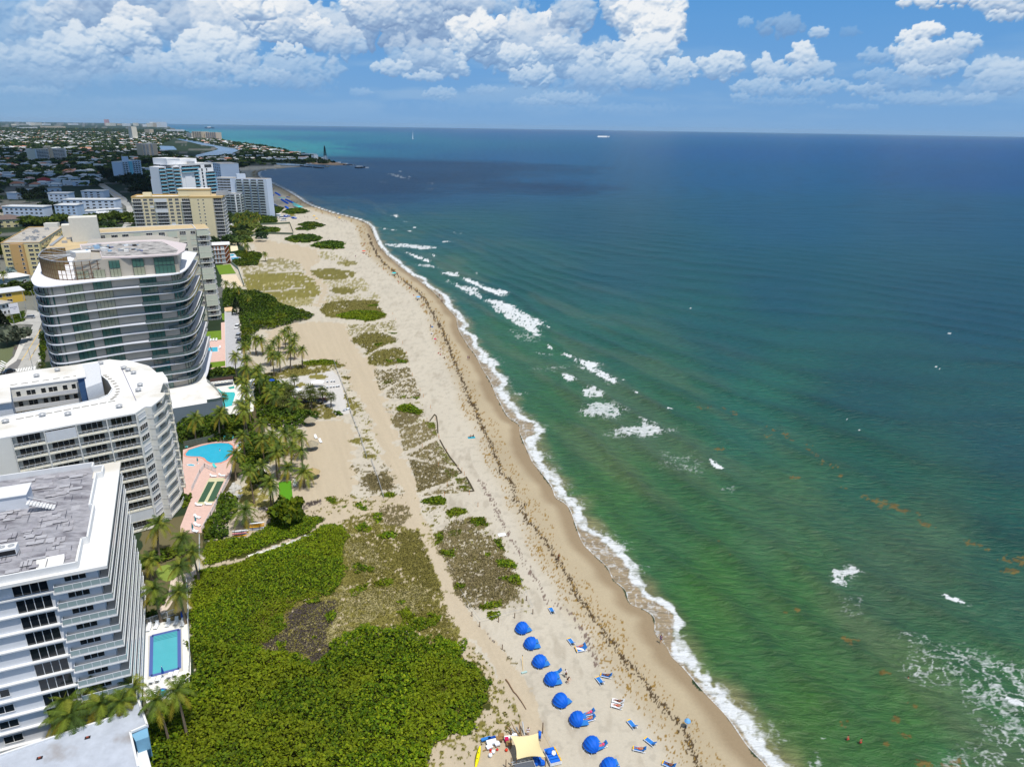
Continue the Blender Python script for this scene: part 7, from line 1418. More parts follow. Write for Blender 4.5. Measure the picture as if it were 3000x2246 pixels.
def open_umb(key,s,r,h,m,label,name='umbrella',thatch=False,seg=10):
 x,y=G(*q(key,s)[0]);o=empty(name,x,y,GZ);tag(o,label,'umbrella');b=B();b.tube((0,0,0),(0,0,h),.05 if not thatch else .1,WPL if not thatch else BARK);b.build('pole',o,world=False);b=B()
 if thatch:
  b.lathe([(r,h-1.0),(r*.8,h-.55),(r*.5,h-.1),(r*.16,h+.25),(.03,h+.5)],m,n=18,jag=.06);b.lathe([(r*.96,h-1.05),(r*.7,h-.75),(.05,h-.2)],m,n=18);b.lathe([(.22,h+.28),(.25,h+.42),(.02,h+.62)],m,n=8)
 else: b.lathe([(r,h-.45),(r*.55,h-.12),(.02,h+.05)],m,n=seg);b.lathe([(r,h-.45),(r*.98,h-.55)],m,n=seg)
 b.build('canopy',o,world=False)
 if thatch:
  b=B();b.lathe([(.55,.7),(.55,.76),(.02,.76)],WPL,n=10);b.build('table',o,world=False)
 return o
TH=mat('grey_thatch',sr(160,150,128),rough=1,noise=.3,nscale=6,bump=.5);TH2=mat('straw_thatch',sr(176,154,110),rough=1,noise=.3,nscale=6,bump=.5)
open_umb('z6','912,1165',2.,2.7,TH,'thatched umbrella, topmost of three on the sand garden','thatched_umbrella',True);open_umb('z6','928,1375',2.1,2.7,TH,'thatched umbrella in the middle, beside white chairs','thatched_umbrella',True);open_umb('z6','938,1618',2.1,2.7,TH2,'straw-coloured thatched umbrella nearest the putting mat','thatched_umbrella',True)
open_umb('z6','580,815',1.3,2.3,NAVYF,'open blue umbrella at the beach club entrance');open_umb('z6','420,820',1.6,2.5,WPL,'open white umbrella on the pool deck, upper one');open_umb('z6','400,850',1.6,2.5,WPL,'open white umbrella on the pool deck, lower one');open_umb('z6','370,960',1.4,2.5,WPL,'open white umbrella between pool palms')
for s,lb in (('1850,575','pale blue beach umbrella nearest the wet sand'),): open_umb('z6','1845,80',1.3,2.,mat('pale_blue_fabric',sr(110,170,220)),lb)
for s,m,lb in (('1165,890',YF,'small orange beach tent among the far bathers'),('945,873',YF,'orange beach shelter, left of two on the far sand'),('967,898',YF,'orange beach shelter, right of two on the far sand'),('1375,1183',mat('rainbow_red',sr(220,90,60)),'red and yellow parasol on the mid beach'),('1635,1375',TQF,'small turquoise parasol on the mid beach')): open_umb('z5',s,1.6,2.,m,lb)
WF=mat('white_canopy',sr(236,238,240),rough=.8)
for s,lb in (('970,790','white canopy over the daybeds of the beach club, upper'),('775,860','white canopy beside the fan palms, lower')):
 x,y=G(*q('z6',s)[0],2.4);o=empty('shade_canopy',x,y,GZ);tag(o,lb,'canopy');b=B();b.add([(-2.4,-1.4,2.),(2.4,-1.4,2.),(2.4,1.4,2.),(-2.4,1.4,2.),(0,0,2.9)],[(0,1,4),(1,2,4),(2,3,4),(3,0,4)],WF);b.build('canopy',o,world=False);b=B();[b.tube((sx,sy,0),(sx,sy,2.05),.04,WPL) for sx in (-2.3,2.3) for sy in (-1.3,1.3)];b.build('frame',o,world=False)
# boardwalk
DW2=mat('dark_red_wood',sr(110,76,74),rough=.9,noise=.15,nscale=4)
def boardwalk():
 L=Q('z6','540,990 640,960 760,935 860,945 1000,935 1065,945',1.);o=empty('boardwalk',*L[0],GZ);tag(o,'dark reddish boardwalk with railings through the beach club dunes','boardwalk');d=B();r=B()
 for a,c in zip(L[:-1],L[1:]):
  d.bar((*a,1.),(*c,1.),2.,.15,DW2);e=(c-a)/np.hypot(*(c-a));n=np.array([-e[1],e[0]])
  for sg in (-1,1):
   A_,C_=a+n*sg,c+n*sg;r.bar((*A_,2.1),(*C_,2.1),.1,.1,DW2);r.bar((*A_,1.6),(*C_,1.6),.06,.1,DW2);k=max(1,round(math.hypot(*(c-a))/2))
   for i in range(k+1): q_=A_+(C_-A_)*i/k;r.cbox(q_[0],q_[1],.12,.12,GZ,2.2,DW2)
 d.build('deck',o);r.build('railing',o)
boardwalk()
# posts in the dunes and along the beach
PW=mat('weathered_post',sr(120,92,66),rough=.95);PO=mat('orange_post',sr(206,130,40),rough=.8)
for key,s in (('z9','388,365 455,455 616,415 754,380 909,345 856,230 648,650 993,1365'),):
 for i,c in enumerate(s.split()):
  x,y=G(*q(key,c)[0]);b=B();h=1.25 if i != 7 else 2.3;b.tube((0,0,0),(0,0,h),.09,PW,n=7);b.lathe([(.09,h),(.02,h+.06)],PW,n=7);o=b.build('wooden_post');o.location=(x,y,GZ);tag(o,['wooden post at the near corner of the dune rope by the sandy track','leftmost wooden post of the rope line above the cabanas','second wooden post of the rope line above the cabanas','third wooden post of the rope line above the cabanas','rightmost wooden post of the rope line above the cabanas','wooden post up the slope near the green bush','lone wooden post left of the second cabana','tall wooden post beside the sail canopy'][i],'post')
for i,(k,c) in enumerate([('z10',x) for x in '150,245 222,240 110,470 252,385 255,400 250,635 420,655 452,680 473,712 325,805 303,890 516,880 591,985 320,515'.split()]+[('z6',x) for x in '1710,460 1742,550 1765,650 1795,740 1860,870 1890,925 1950,1020 1655,670 1625,210 1650,260'.split()]):
 x,y=G(*q(k,c)[0]);b=B();b.box(-.05,.05,-.05,.05,0,1.3,PO);o=b.build('marker_post');o.location=(x,y,GZ);tag(o,'short orange-brown marker post along the dune edge','post','orange marker posts along the dune edge')
b=B();L=Q('h2','10,1380 70,1460 110,1530 170,1630 230,1690 330,1830 425,1985');[b.tube((*L[i],GZ+.12),(*L[i+1],GZ+.12),.13-.012*i,PW,r1=.12-.012*i) for i in range(6)];tag(b.build('driftwood_log'),'long grey driftwood log beside the sandy track','log')
def rope_line(key,s,h,label):
 L=Q(key,s);b=B()
 for a,c in zip(L[:-1],L[1:]): b.tube((*a,GZ+h),(*c,GZ+h),.025,METAL,n=4)
 tag(b.build('rope'),label,'rope')
rope_line('z9','290,165 388,330 455,425 616,385 754,350 909,315 856,200 800,60',1.0,'thin rope along the posts above the cabanas')
rope_line('z9','995,1360 1060,1480 1090,1530',.6,'thin rope from the tall post to the stacked loungers')
# black weed rolls along the planted dune plots
for s in ('175,245 215,190 232,205 240,260 245,350','262,410 300,480 350,560 410,635','415,650 450,690 430,700','490,730 530,800 555,850 505,855'):
 L=Q('z10',s);b=B();[b.tube((*L[i],GZ+.1),(*L[i+1],GZ+.1),.22,mat('dark_weed',sr(84,76,60),rough=1),n=6) for i in range(len(L)-1)];tag(b.build('weed_roll'),'dark roll of weed edging a planted dune plot','weed roll','dark weed rolls edging the planted dune plots')
# ================================================================ people
SKIN=mat('skin_tan',sr(196,132,98),rough=.6);SKIN2=mat('skin_brown',sr(140,88,62),rough=.6);HAIR=mat('dark_hair',sr(50,38,30),rough=.9);WSH=mat('white_cloth',sr(232,234,240),rough=.9);BLK=mat('black_cloth',sr(26,26,30),rough=.9);NAV=mat('navy_cloth',sr(44,58,130),rough=.9);RDC=mat('red_cloth',sr(200,44,50),rough=.9);PKC=mat('pink_cloth',sr(236,70,130),rough=.9);TWL=mat('teal_cloth',sr(40,150,170),rough=.9)
def skin_mesh(name,pts,edges,rad,m,sub=1):
 me=bpy.data.meshes.new('tmp');me.from_pydata(pts,edges,[]);o=bpy.data.objects.new('tmp',me);COL.objects.link(o)
 o.modifiers.new('s','SKIN');sv=me.skin_vertices[0].data if me.skin_vertices else None
 if sv is None:
  import bmesh
  bm=bmesh.new();bm.from_mesh(me);bm.verts.layers.skin.verify();bm.to_mesh(me);bm.free();sv=me.skin_vertices[0].data
 for i,r in enumerate(rad): sv[i].radius=(r,r) if not isinstance(r,tuple) else r;sv[i].use_root=(i == 0)
 s=o.modifiers.new('b','SUBSURF');s.levels=sub;s.render_levels=sub
 dg=bpy.context.evaluated_depsgraph_get();out=bpy.data.meshes.new_from_object(o.evaluated_get(dg));out.name=name;out.materials.clear();out.materials.append(m)
 for p in out.polygons: p.use_smooth=True
 bpy.data.objects.remove(o);bpy.data.meshes.remove(me);return out
POSES={  # joints: pelvis chest neck head | L/R: shoulder elbow wrist | hip knee ankle toe
 'stand': dict(pel=(0,0,.95),ch=(0,0,1.3),nk=(0,0,1.48),hd=(0,-.02,1.64),sh=(.19,0,1.42),el=(.25,.02,1.15),wr=(.26,-.06,.90),el2=(-.25,.02,1.15),wr2=(-.26,-.06,.90),hp=(.1,0,.9),kn=(.11,-.02,.5),an=(.12,.02,.08),to=(.13,-.16,.03),kn2=(-.11,-.02,.5),an2=(-.12,.02,.08),to2=(-.13,-.16,.03)),
 'walk': dict(pel=(0,0,.94),ch=(0,-.03,1.3),nk=(0,-.05,1.48),hd=(0,-.08,1.64),sh=(.19,-.03,1.42),el=(.26,.16,1.18),wr=(.25,.08,.95),el2=(-.26,-.16,1.18),wr2=(-.24,-.34,1.02),hp=(.1,0,.9),kn=(.11,-.22,.52),an=(.12,-.28,.10),to=(.12,-.45,.06),kn2=(-.11,.08,.5),an2=(-.11,.36,.14),to2=(-.11,.24,.03)),
 'reach': dict(pel=(0,.08,.93),ch=(0,-.10,1.26),nk=(0,-.18,1.42),hd=(0,-.27,1.54),sh=(.19,-.14,1.37),el=(.24,-.36,1.18),wr=(.16,-.58,1.12),el2=(-.24,-.36,1.18),wr2=(-.16,-.58,1.08),hp=(.1,.06,.88),kn=(.12,-.04,.5),an=(.12,.05,.08),to=(.13,-.13,.03),kn2=(-.12,.06,.5),an2=(-.14,.16,.08),to2=(-.14,-.02,.03)),
 'lie': dict(pel=(0,.05,.48),ch=(0,.38,.60),nk=(0,.54,.72),hd=(0,.68,.82),sh=(.19,.48,.68),el=(.30,.25,.56),wr=(.22,.02,.56),el2=(-.30,.25,.56),wr2=(-.16,.05,.60),hp=(.1,0,.46),kn=(.13,-.42,.56),an=(.12,-.82,.42),to=(.14,-.90,.54),kn2=(-.12,-.42,.50),an2=(-.13,-.84,.42),to2=(-.15,-.90,.54)),
 'sit': dict(pel=(0,.05,.14),ch=(0,.10,.46),nk=(0,.10,.64),hd=(0,.06,.80),sh=(.19,.10,.58),el=(.28,-.05,.40),wr=(.22,-.24,.38),el2=(-.28,.02,.38),wr2=(-.26,-.10,.16),hp=(.1,0,.13),kn=(.16,-.34,.42),an=(.12,-.56,.08),to=(.12,-.72,.03),kn2=(-.14,-.40,.34),an2=(-.10,-.72,.08),to2=(-.12,-.86,.05)),
}
def person_kind(pose,skin,top,bottom,hairm=None):
 p=POSES[pose];V=[];E=[];R=[]
 def v(c,r,par=None):
  V.append(c);R.append(r)
  if par is not None: E.append((par,len(V)-1))
  return len(V)-1
 pel=v(p['pel'],(.15,.11));ch=v(p['ch'],(.165,.115),pel);nk=v(p['nk'],.065,ch);h0=tuple(np.array(p['nk'])*.45+np.array(p['hd'])*.55);hj=v(h0,.085,nk);hd=v(p['hd'],.10,hj);up=np.array(p['hd'])-np.array(p['nk']);up=up/np.linalg.norm(up);v(tuple(np.array(p['hd'])+up*.07),.075,hd)
 for sg,s2 in ((1,''),(-1,'2')):
  m=lambda c: (c[0]*(sg if s2 == '' or c[0] > 0 else 1),c[1],c[2])
  sh=p['sh'];a=v((sh[0]*sg,sh[1],sh[2]),.06,ch);e=v(p['el'+s2],.042,a);w=v(p['wr'+s2],.028,e)
  d=np.array(p['wr'+s2])-np.array(p['el'+s2]);d=d/np.linalg.norm(d);pm=v(tuple(np.array(p['wr'+s2])+d*.06),(.04,.018),w);c0=np.array(V[pm]);sd_=np.cross(d,(0,1,0)) if abs(d[1]) < .9 else np.cross(d,(0,0,1));sd_=sd_/np.linalg.norm(sd_);cu=np.cross(d,sd_)
  for j,L in enumerate((.062,.072,.068,.055)): b=c0+sd_*(-.03+.02*j)+d*.02;k=v(tuple(b+d*.02),.009,pm);k=v(tuple(b+d*(.02+L*.55)),.0085,k);v(tuple(b+d*(.02+L)+cu*.018),.007,k)
  t=v(tuple(c0-sd_*.04-d*.02),.011,pm);v(tuple(c0-sd_*.062+d*.02),.009,t)
  hp=p['hp'];a=v((hp[0]*sg,hp[1],hp[2]),.095,pel);k=v(p['kn'+s2],.058,a);n=v(p['an'+s2],.038,k);v(p['to'+s2],.035,n)
 body=skin_mesh('body',V,E,R,skin)
 o=bpy.data.objects.new('person',body);COL.objects.link(o);kids=[]
 if top:
  tp=[tuple(np.array(p['pel'])*.8+np.array(p['ch'])*.2),p['ch'],tuple(np.array(p['nk'])*.6+np.array(p['ch'])*.4),(p['sh'][0],p['sh'][1],p['sh'][2]),tuple(np.array(p['sh'])*.4+np.array(p['el'])*.6),(-p['sh'][0],p['sh'][1],p['sh'][2]),tuple(np.array((-p['sh'][0],p['sh'][1],p['sh'][2]))*.4+np.array(p['el2'])*.6)]
  inst('shirt',skin_mesh('shirt',tp,[(0,1),(1,2),(1,3),(3,4),(1,5),(5,6)],[(.175,.135),(.185,.135),(.10,.09),.078,.06,.078,.06],top),o,0,0,0,0,world=False)
 if bottom:
  h=lambda s,k: tuple(np.array((p['hp'][0]*s,p['hp'][1],p['hp'][2]))*.45+np.array(p['kn' if s > 0 else 'kn2'])*.55)
  inst('shorts',skin_mesh('shorts',[p['pel'],(p['hp'][0],*p['hp'][1:]),h(1,0),(-p['hp'][0],*p['hp'][1:]),h(-1,0)],[(0,1),(1,2),(0,3),(3,4)],[(.165,.125),.115,.09,.115,.09],bottom),o,0,0,0,0,world=False)
 b=B();hx,hy,hz=p['hd'];fd=np.array([0,-1.,0]) if pose != 'lie' else np.array([0,-.55,.84]);bk=-fd
 b.ball(hx+bk[0]*.03,hy+bk[1]*.03,hz+bk[2]*.03+.045,.108,.112,.095,hairm or HAIR,n=10,k=6);b.build('hair',o,world=False)
 f=B()
 for s in (-1,1): e=np.array([hx+.035*s,hy,hz+.01])+fd*.098;f.ball(*e,.012,.012,.009,BLK,n=6,k=4)
 e=np.array([hx,hy,hz-.05])+fd*.095;f.ball(*e,.025,.012,.007,RDC,n=6,k=4);e=np.array([hx,hy,hz-.018])+fd*.112;f.ball(*e,.013,.016,.02,skin,n=6,k=4);f.build('face',o,world=False)
 return o
PKD={'swim_red': person_kind('stand',SKIN,None,RDC),'walk_dark': person_kind('walk',SKIN2,None,BLK),'walk_blue': person_kind('walk',SKIN,NAV,NAV),'white_blue': person_kind('stand',SKIN,WSH,NAV),'white_black': person_kind('reach',SKIN2,WSH,BLK),'black': person_kind('reach',SKIN,BLK,BLK),'lie_black': person_kind('lie',SKIN2,None,BLK),'lie_red': person_kind('lie',SKIN,None,RDC),'lie_pink': person_kind('lie',SKIN,PKC,PKC),'sit_blue': person_kind('sit',SKIN,None,NAV),'sit_red': person_kind('sit',SKIN,RDC,RDC),'sit_dark': person_kind('sit',SKIN2,BLK,BLK),'stand_white': person_kind('stand',SKIN,WSH,WSH),'stand_dark': person_kind('stand',SKIN2,BLK,NAV)}
def person(kind,key,s,rz,label,z=GZ,group=None): return put(PKD[kind],key,s,D(rz),label,cat='person',z=z,group=group)
# ================================================================ cabanas
def cabana_kind():
 r=bpy.data.objects.new('beach_cabana',None);COL.objects.link(r);V=[];Fs=[];n=14;hoops=[8,30,52,76,100,124];rows=[]
 for i in range(len(hoops)-1):
  for k in range(3 if i < len(hoops)-2 else 4): rows.append((hoops[i]+(hoops[i+1]-hoops[i])*k/3,1-.055*math.sin(PI*k/3)))
 for th,sg in rows:
  for j in range(n+1):
   f=PI*j/n;rr=1.08;s=1-(1-sg)*1.5*math.sin(f)+.02*math.sin(7*f+th)
   x=-rr*math.cos(f)*1.0;rad=rr*math.sin(f)**.85*s;V.append((x,rad*math.cos(D(th))*1.05+.35-.35,.30+rad*math.sin(D(th))*1.12))
 for i in range(len(rows)-1):
  for j in range(n): a=i*(n+1)+j;Fs.append((a,a+1,a+n+2,a+n+1))
 b=B();b.add(V,Fs,CBL);b.build('hood',r,world=False,smooth=True)
 b=B()
 for th in hoops:
  pr=None
  for j in range(n+1):
   f=PI*j/n;rad=1.09*math.sin(f)**.85;c=(-1.09*math.cos(f),rad*math.cos(D(th))*1.05,.30+rad*math.sin(D(th))*1.12)
   if pr: b.tube(pr,c,.014,CBL,n=4)
   pr=c
 b.tube((-1.09,0,0),(-1.09,0,.32),.025,WPL);b.tube((1.09,0,0),(1.09,0,.32),.025,WPL);b.tube((-1.09,.9,.03),(1.09,.9,.03),.025,WPL);b.tube((0,1.0,.2),(0,1.35,.0),.02,WPL);b.build('hoop_frame',r,world=False)
 b=B();b.box(-.95,-.08,-1.25,.7,.30,.38,BLF);b.box(.08,.95,-1.25,.7,.30,.38,BLF);b.build('double_seat',r,world=False)
 b=B();[b.box(x-.03,x+.03,y-.03,y+.03,0,.3,WPL) for x in (-.85,.85) for y in (-1.1,.6)];b.build('seat_legs',r,world=False)
 return r
CB=cabana_kind()
CS=[('h2','345,395',118,'topmost blue clamshell cabana, nearest the rope line'),('h2','525,705',104,'second blue cabana from the top, pale footrest showing'),('h2','700,1070',112,'third blue cabana from the top'),('h2','945,1425',104,'fourth blue cabana, beside two standing people'),('h3','1125,370',128,'fifth blue cabana, narrow and turned'),('h3','1465,745',100,'sixth blue cabana with sunbathers on its right'),('h3','1755,1260',116,'seventh blue cabana, right of the stacked loungers'),('h3','2110,1700',105,'lowest blue cabana, cut by the picture bottom')]
for k,s,rz,lb in CS: put(CB,k,s,D(rz),lb,cat='cabana',sc=1.3)
for k,s,rz,lb,ps in (('h2','940,5',198,'empty blue lounger alone above the cabanas',None),('h2','1335,640',205,'blue lounger with a yellow end left of the sunbathing pair',None),('h2','1515,745',285,'upper lounger of the pair with a sunbather','lie_red'),('h2','1540,800',285,'lounger with a white towel, lower of the pair',None),('h2','1915,1430',205,'empty blue lounger beside the dark tanned sunbather',None),('h2','2040,1325',255,'lounger under the dark tanned sunbather','lie_black'),
   ('z9','1760,1302',208,'lone blue lounger with yellow ends near the wrack line',None),('z9','1915,1452',222,'blue lounger nearest the sea above the pink sunbather',None),('z9','1822,1515',255,'lounger with a pink skinned sunbather','lie_red'),('z9','1640,1105',250,'white lounger, upper of two with sunbathers','lie_black'),('z9','1632,1145',250,'white lounger, lower of two with sunbathers','lie_red'),
   ('h3','1690,600',290,'lounger beside the sixth cabana, upper, with person in pink','lie_pink'),('h3','1700,715',290,'lounger beside the sixth cabana, lower','lie_red'),('h2','1030,1265',285,'lounger with white towel behind the fourth cabana',None),('h3','1935,1260',290,'small chair with legs showing right of the seventh cabana','lie_pink'),('z9','2075,1650',240,'lounger at the picture bottom right of the last cabana','lie_black')):
 put(LB if 'white lounger' not in lb else LW,k,s,D(rz),lb,sc=1.12)
 if ps: person(ps,k,s,rz,'sunbather lying on the '+lb.split(' with')[0].replace('lounger under the dark tanned sunbather','lounger, dark tanned in black trunks'))
b=B();x,y=G(*q('h2','1510,790')[0]);b.cbox(x,y,1.7,.5,GZ+.39,GZ+.42,WSH,D(-20));tag(b.build('beach_towel'),'white towel laid across the empty lounger of the pair','towel')
for i,(s,w) in enumerate((('798,1225',0),)): x,y=Q('z10',s)[0];b=B();b.cbox(x,y,1.9,1.3,GZ+.01,GZ+.05,WSH,.3);tag(b.build('beach_towel'),'white cloth lying alone on the upper beach','towel')
person('white_black','h2','1225,1330',200,'person in a white shirt standing beside the fourth cabana');person('black','h2','1265,1445',40,'person dressed in black bending beside the fourth cabana');person('stand_white','h4','1222,640',180,'person in white behind the sail canopy');person('walk_blue','z9','2005,585',150,'person in blue walking at the foam edge');person('walk_dark','z10','1287,1445',160,'shirtless person walking along the wrack line');person('white_blue','z7','540,447',160,'person in white shirt and blue trousers beside the round bush tree')
person('swim_red','s5','1118,1325',30,'bather standing in the sea, left of two',z=-.85);person('swim_red','s5','1197,1345',200,'bather with light towel in the sea, right of two',z=-.75);person('swim_red','s5','1488,960',90,'lone swimmer in the green water',z=-1.3);person('stand_white','d3','547,465',90,'swimmer with a white cap in the bean-shaped pool',z=-.75);person('swim_red','d1','393,950',180,'person at the edge of the small rectangular pool',z=-.3);person('sit_dark','d1','372,890',90,'swimmer in the small rectangular pool',z=.1)
person('stand_dark','c8','178,1338',120,'pedestrian on the avenue sidewalk, left of two');person('sit_red','c8','199,1340',120,'pedestrian in red on the avenue sidewalk',z=GZ) if False else person('walk_blue','c8','199,1340',120,'pedestrian in red and blue on the avenue sidewalk, right of two')
for i,(k,s,kd,rz,lb) in enumerate((('z10','525,385','sit_blue',250,'person sitting on the blue mat, left of the couple'),('z10','550,380','sit_dark',250,'person sitting on the blue mat, right of the couple'),('z6','1950,322','stand_dark',250,'person standing left of a blue bag on the beach'),('z6','1960,383','sit_dark',250,'person under a white cover on the beach'),('z6','2040,512','sit_blue',250,'person in blue sitting near the wrack line'),('z6','2020,548','sit_red',250,'person sitting in the beach pair, left'),('z6','2038,560','sit_red',250,'person sitting in the beach pair, right'),('z6','2070,588','sit_dark',250,'person sitting below the beach pair'),('z6','1838,90','sit_dark',250,'person under the pale blue beach umbrella'),('z6','1882,136','sit_red',250,'person sitting below the pale blue umbrella'),('z6','2027,60','stand_dark',200,'person standing at the water edge, upper one'),('z6','2042,105','walk_dark',200,'person walking at the water edge, left of two'),('z6','2052,105','walk_dark',200,'person walking at the water edge, right of two'),('s3','676,955','walk_blue',200,'person strolling on wet sand, left of two'),('s3','684,955','walk_dark',200,'person strolling on wet sand, right of two'),
 ('z5','1378,1110','sit_red',200,'bather near the wrack line on the mid beach, top'),('z5','1386,1108','stand_dark',200,'standing bather on the mid beach, top'),('z5','1372,1190','sit_red',200,'bather beside the red and yellow parasol, left'),('z5','1392,1200','sit_dark',200,'bather beside the red and yellow parasol, right'),('z5','1412,1218','sit_dark',200,'dark bather right of the parasol group'),('z5','1303,1222','walk_blue',200,'person walking alone up the mid beach'),('z5','1520,1165','stand_dark',200,'person at the wet sand edge of the mid beach'),('z5','1548,1328','sit_red',200,'lone red bather on the mid beach'),('z5','1640,1385','sit_dark',200,'bather under the small turquoise parasol'),('z5','1675,1436','sit_red',200,'red bather below the turquoise parasol'),('z5','1770,1488','sit_red',200,'bather on a towel before the grass islands'),('z5','1805,1552','sit_red',200,'small red bather above the pale blue umbrella'),('z5','1875,1528','sit_dark',200,'bather left of the chairs near the wrack line'))): person(kd,k,s,rz,lb)
for s in '900,745 910,745 920,750 930,755 1060,835 1070,845 1085,850 1095,860 1100,850 1130,870 1140,885 1150,880 1160,900 1180,905 1195,915 1210,915 1225,920 1045,815 1015,845 860,876 890,882 1240,795 800,740 830,760 650,690 550,715 605,745 560,640 485,640 580,630'.split(): person(random.choice(('stand_dark','swim_red','sit_dark','sit_red','walk_blue')),'z5',s,random.uniform(0,360),'tiny bather in the crowd on the far beach',group='bathers of the far beach crowd')
x,y=Q('z10','535,388')[0];b=B();b.cbox(x,y,2.4,1.3,GZ+.01,GZ+.05,TWL,.2);tag(b.build('beach_mat'),'blue mat under the seated couple','mat')
for s,m,lb in (('1965,320',BLF,'blue bag beside the standing person on the beach'),('1962,378',WSH,'white cover over the seated person'),('1990,425',PKC,'pink folded chair near the wrack line')): x,y=Q('z6',s)[0];b=B();b.ball(x,y,GZ+.25,.6,.4,.3,m,n=8,k=5);b.build('beach_bag') ;tag(bpy.data.objects[-1] if False else COL.objects[-1],lb,'beach bag')
open_umb('p','2012,2130',.55,1.9,mat('pale_blue_fabric',sr(110,170,220)),'small blue and white parasol beside the wrack line')
# ================================================================ the rental camp under the sail
SAIL=mat('cream_sail',sr(226,208,158),rough=.8)
def camp():
 hz=2.8;cs=[G(*q('h4',s)[0],hz) for s in ('870,675','1430,568','1578,1106','990,1106')];o=empty('sail_canopy',*G(*q('h4','1210,900')[0]));tag(o,'cream sail canopy with curved edges over the rental camp','sail canopy')
 n=14;V=[];a,b_,c,d=[np.array(x) for x in cs];cen=(a+b_+c+d)/4
 for i in range(n+1):
  for j in range(n+1):
   u,v=j/n,i/n;p=a*(1-u)*(1-v)+b_*u*(1-v)+c*u*v+d*(1-u)*v
   e=.16;pu=4*v*(1-v)*(abs(2*u-1))**3*e;pv=4*u*(1-u)*(abs(2*v-1))**3*e;w=min(1,pu+pv);p=p+(cen-p)*w;V.append((*p,hz-.35*math.sin(PI*u)*math.sin(PI*v)+.25*((u-.5)*(v-.5))*4))
 B_=B();B_.add(V,[(i*(n+1)+j,i*(n+1)+j+1,(i+1)*(n+1)+j+1,(i+1)*(n+1)+j) for i in range(n) for j in range(n)],SAIL);B_.build('sail',o,smooth=True)
 for p in cs: t=B();t.tube((*p,GZ),(*p,hz+.1),.07,PW);t.build('post',o)
 WD=mat('sandy_wood',sr(150,118,74),rough=.9,noise=.2,nscale=4);SHD=mat('grey_shade_cloth',sr(92,96,104),rough=.9)
 P=lambda s,z=GZ: G(*q('h4',s)[0],z)
 o=empty('storage_frame',*P('1150,1240'));tag(o,'timber frame with grey shade cloth below the sail','frame');b=B();poly=[P(s,1.6) for s in ('960,1230','1320,1130','1400,1400','900,1400')];b.prism(poly,1.56,1.6,SHD);b.build('shade_cloth',o)
 b=B();ps=[P(s,1.7) for s in ('880,1190','1310,1110','1420,1400')];b.bar((*ps[0],1.65),(*ps[1],1.65),.12,.1,METAL);b.bar((*ps[1],1.65),(*ps[2],1.65),.1,.1,METAL);b.bar((*P('900,1235',1.7),1.65),(*P('1340,1150',1.7),1.65),.1,.1,METAL)
 for i in range(6): b.bar((*P(f'{905+i*82},{1185-i*15}',1.7),1.66),(*P(f'{925+i*82},{1230-i*15}',1.7),1.66),.06,.06,METAL)
 b.build('ladder_rail',o);b=B();[b.cbox(*P(s),.14,.14,GZ,1.9,PW) for s in ('880,1250','1300,1180','775,1286')];b.build('posts',o)
 # stacked loungers
 o=empty('lounger_stack',*P('1700,1100'));tag(o,'stack of blue cushioned loungers with yellow ends right of the sail','lounger stack');e0,e1=np.array(P('1540,950',.9)),np.array(P('1690,915',.9));f1=np.array(P('1830,1190',.9));u=(e1-e0)/np.hypot(*(e1-e0));v=(f1-e1)/np.hypot(*(f1-e1));a=math.atan2(u[1],u[0]);L=np.hypot(*(f1-e1))
 for k in range(5):
  c=e0+u*.95+v*(L*(k+.5)/5);m=B()
  for j in range(3): m.cbox(c[0],c[1],1.95,.66,GZ+.18+.24*j,GZ+.30+.24*j,WPL,a)
  m.cbox(c[0]-u[0]*.1,c[1]-u[1]*.1,1.6,.62,GZ+.80,GZ+.90,BLF2,a);m.cbox(c[0]+u[0]*.84,c[1]+u[1]*.84,.2,.62,GZ+.80,GZ+.91,YF,a);m.build('lounger',o)
 c=e0+u*.5+v*.9;m=B();m.ball(c[0],c[1],GZ+1.15,.5,.45,.35,CBL,n=10,k=6);m.build('blue_bag',o);m=B();m.ball(c[0]+.75,c[1]-.1,GZ+1.05,.38,.5,.18,WSH,n=10,k=5);m.build('white_towels',o)
 o=empty('tarpaulin',*P('1430,1200'));tag(o,'crumpled bright blue tarpaulin heap below the sail','tarpaulin');m=B();rr=random.Random(2)
 for i in range(9): p=P(f'{rr.uniform(1350, 1520)},{rr.uniform(1150, 1240)}');m.ball(*p,GZ+.3,rr.uniform(.35,.6),rr.uniform(.3,.5),rr.uniform(.3,.6),CBL,n=9,k=5)
 m.build('heap',o)
 # yellow paddle board, buoys
 o=empty('paddle_board',*P('210,1090'));tag(o,'yellow kayak standing upright in the sand at the picture bottom','kayak');m=B();a0,a1=np.array(P('250,868',1.)),np.array(P('160,1300'));n=12;V=[]
 for i in range(n+1):
  t=i/n;w=.36*math.sin(PI*(t*.92+.04))**.6;c=a0+(a1-a0)*t;dd=(a1-a0)/np.hypot(*(a1-a0));nn=np.array([-dd[1],dd[0]]);z=1.0-.75*t+GZ*.4
  V +=[(*(c-nn*w),z),(*(c),z+.14),(*(c+nn*w),z),(*c,z-.16)]
 m.add(V,[(i*4+j,i*4+(j+1) % 4,(i+1)*4+(j+1) % 4,(i+1)*4+j) for i in range(n) for j in range(4)],mat('kayak_yellow',sr(246,226,20),rough=.4));m.build('hull',o,smooth=True);m=B()
 for t in (.35,.62): c=a0+(a1-a0)*t;m.ball(*c,1.0-.75*t+.28,.09,.12,.05,BLK,n=8,k=4)
 m.build('seat_well',o)
 RB_=mat('buoy_red',sr(214,40,40),rough=.5);OB=mat('buoy_orange',sr(226,60,24),rough=.5);SB=mat('buoy_salmon',sr(236,120,90),rough=.5)
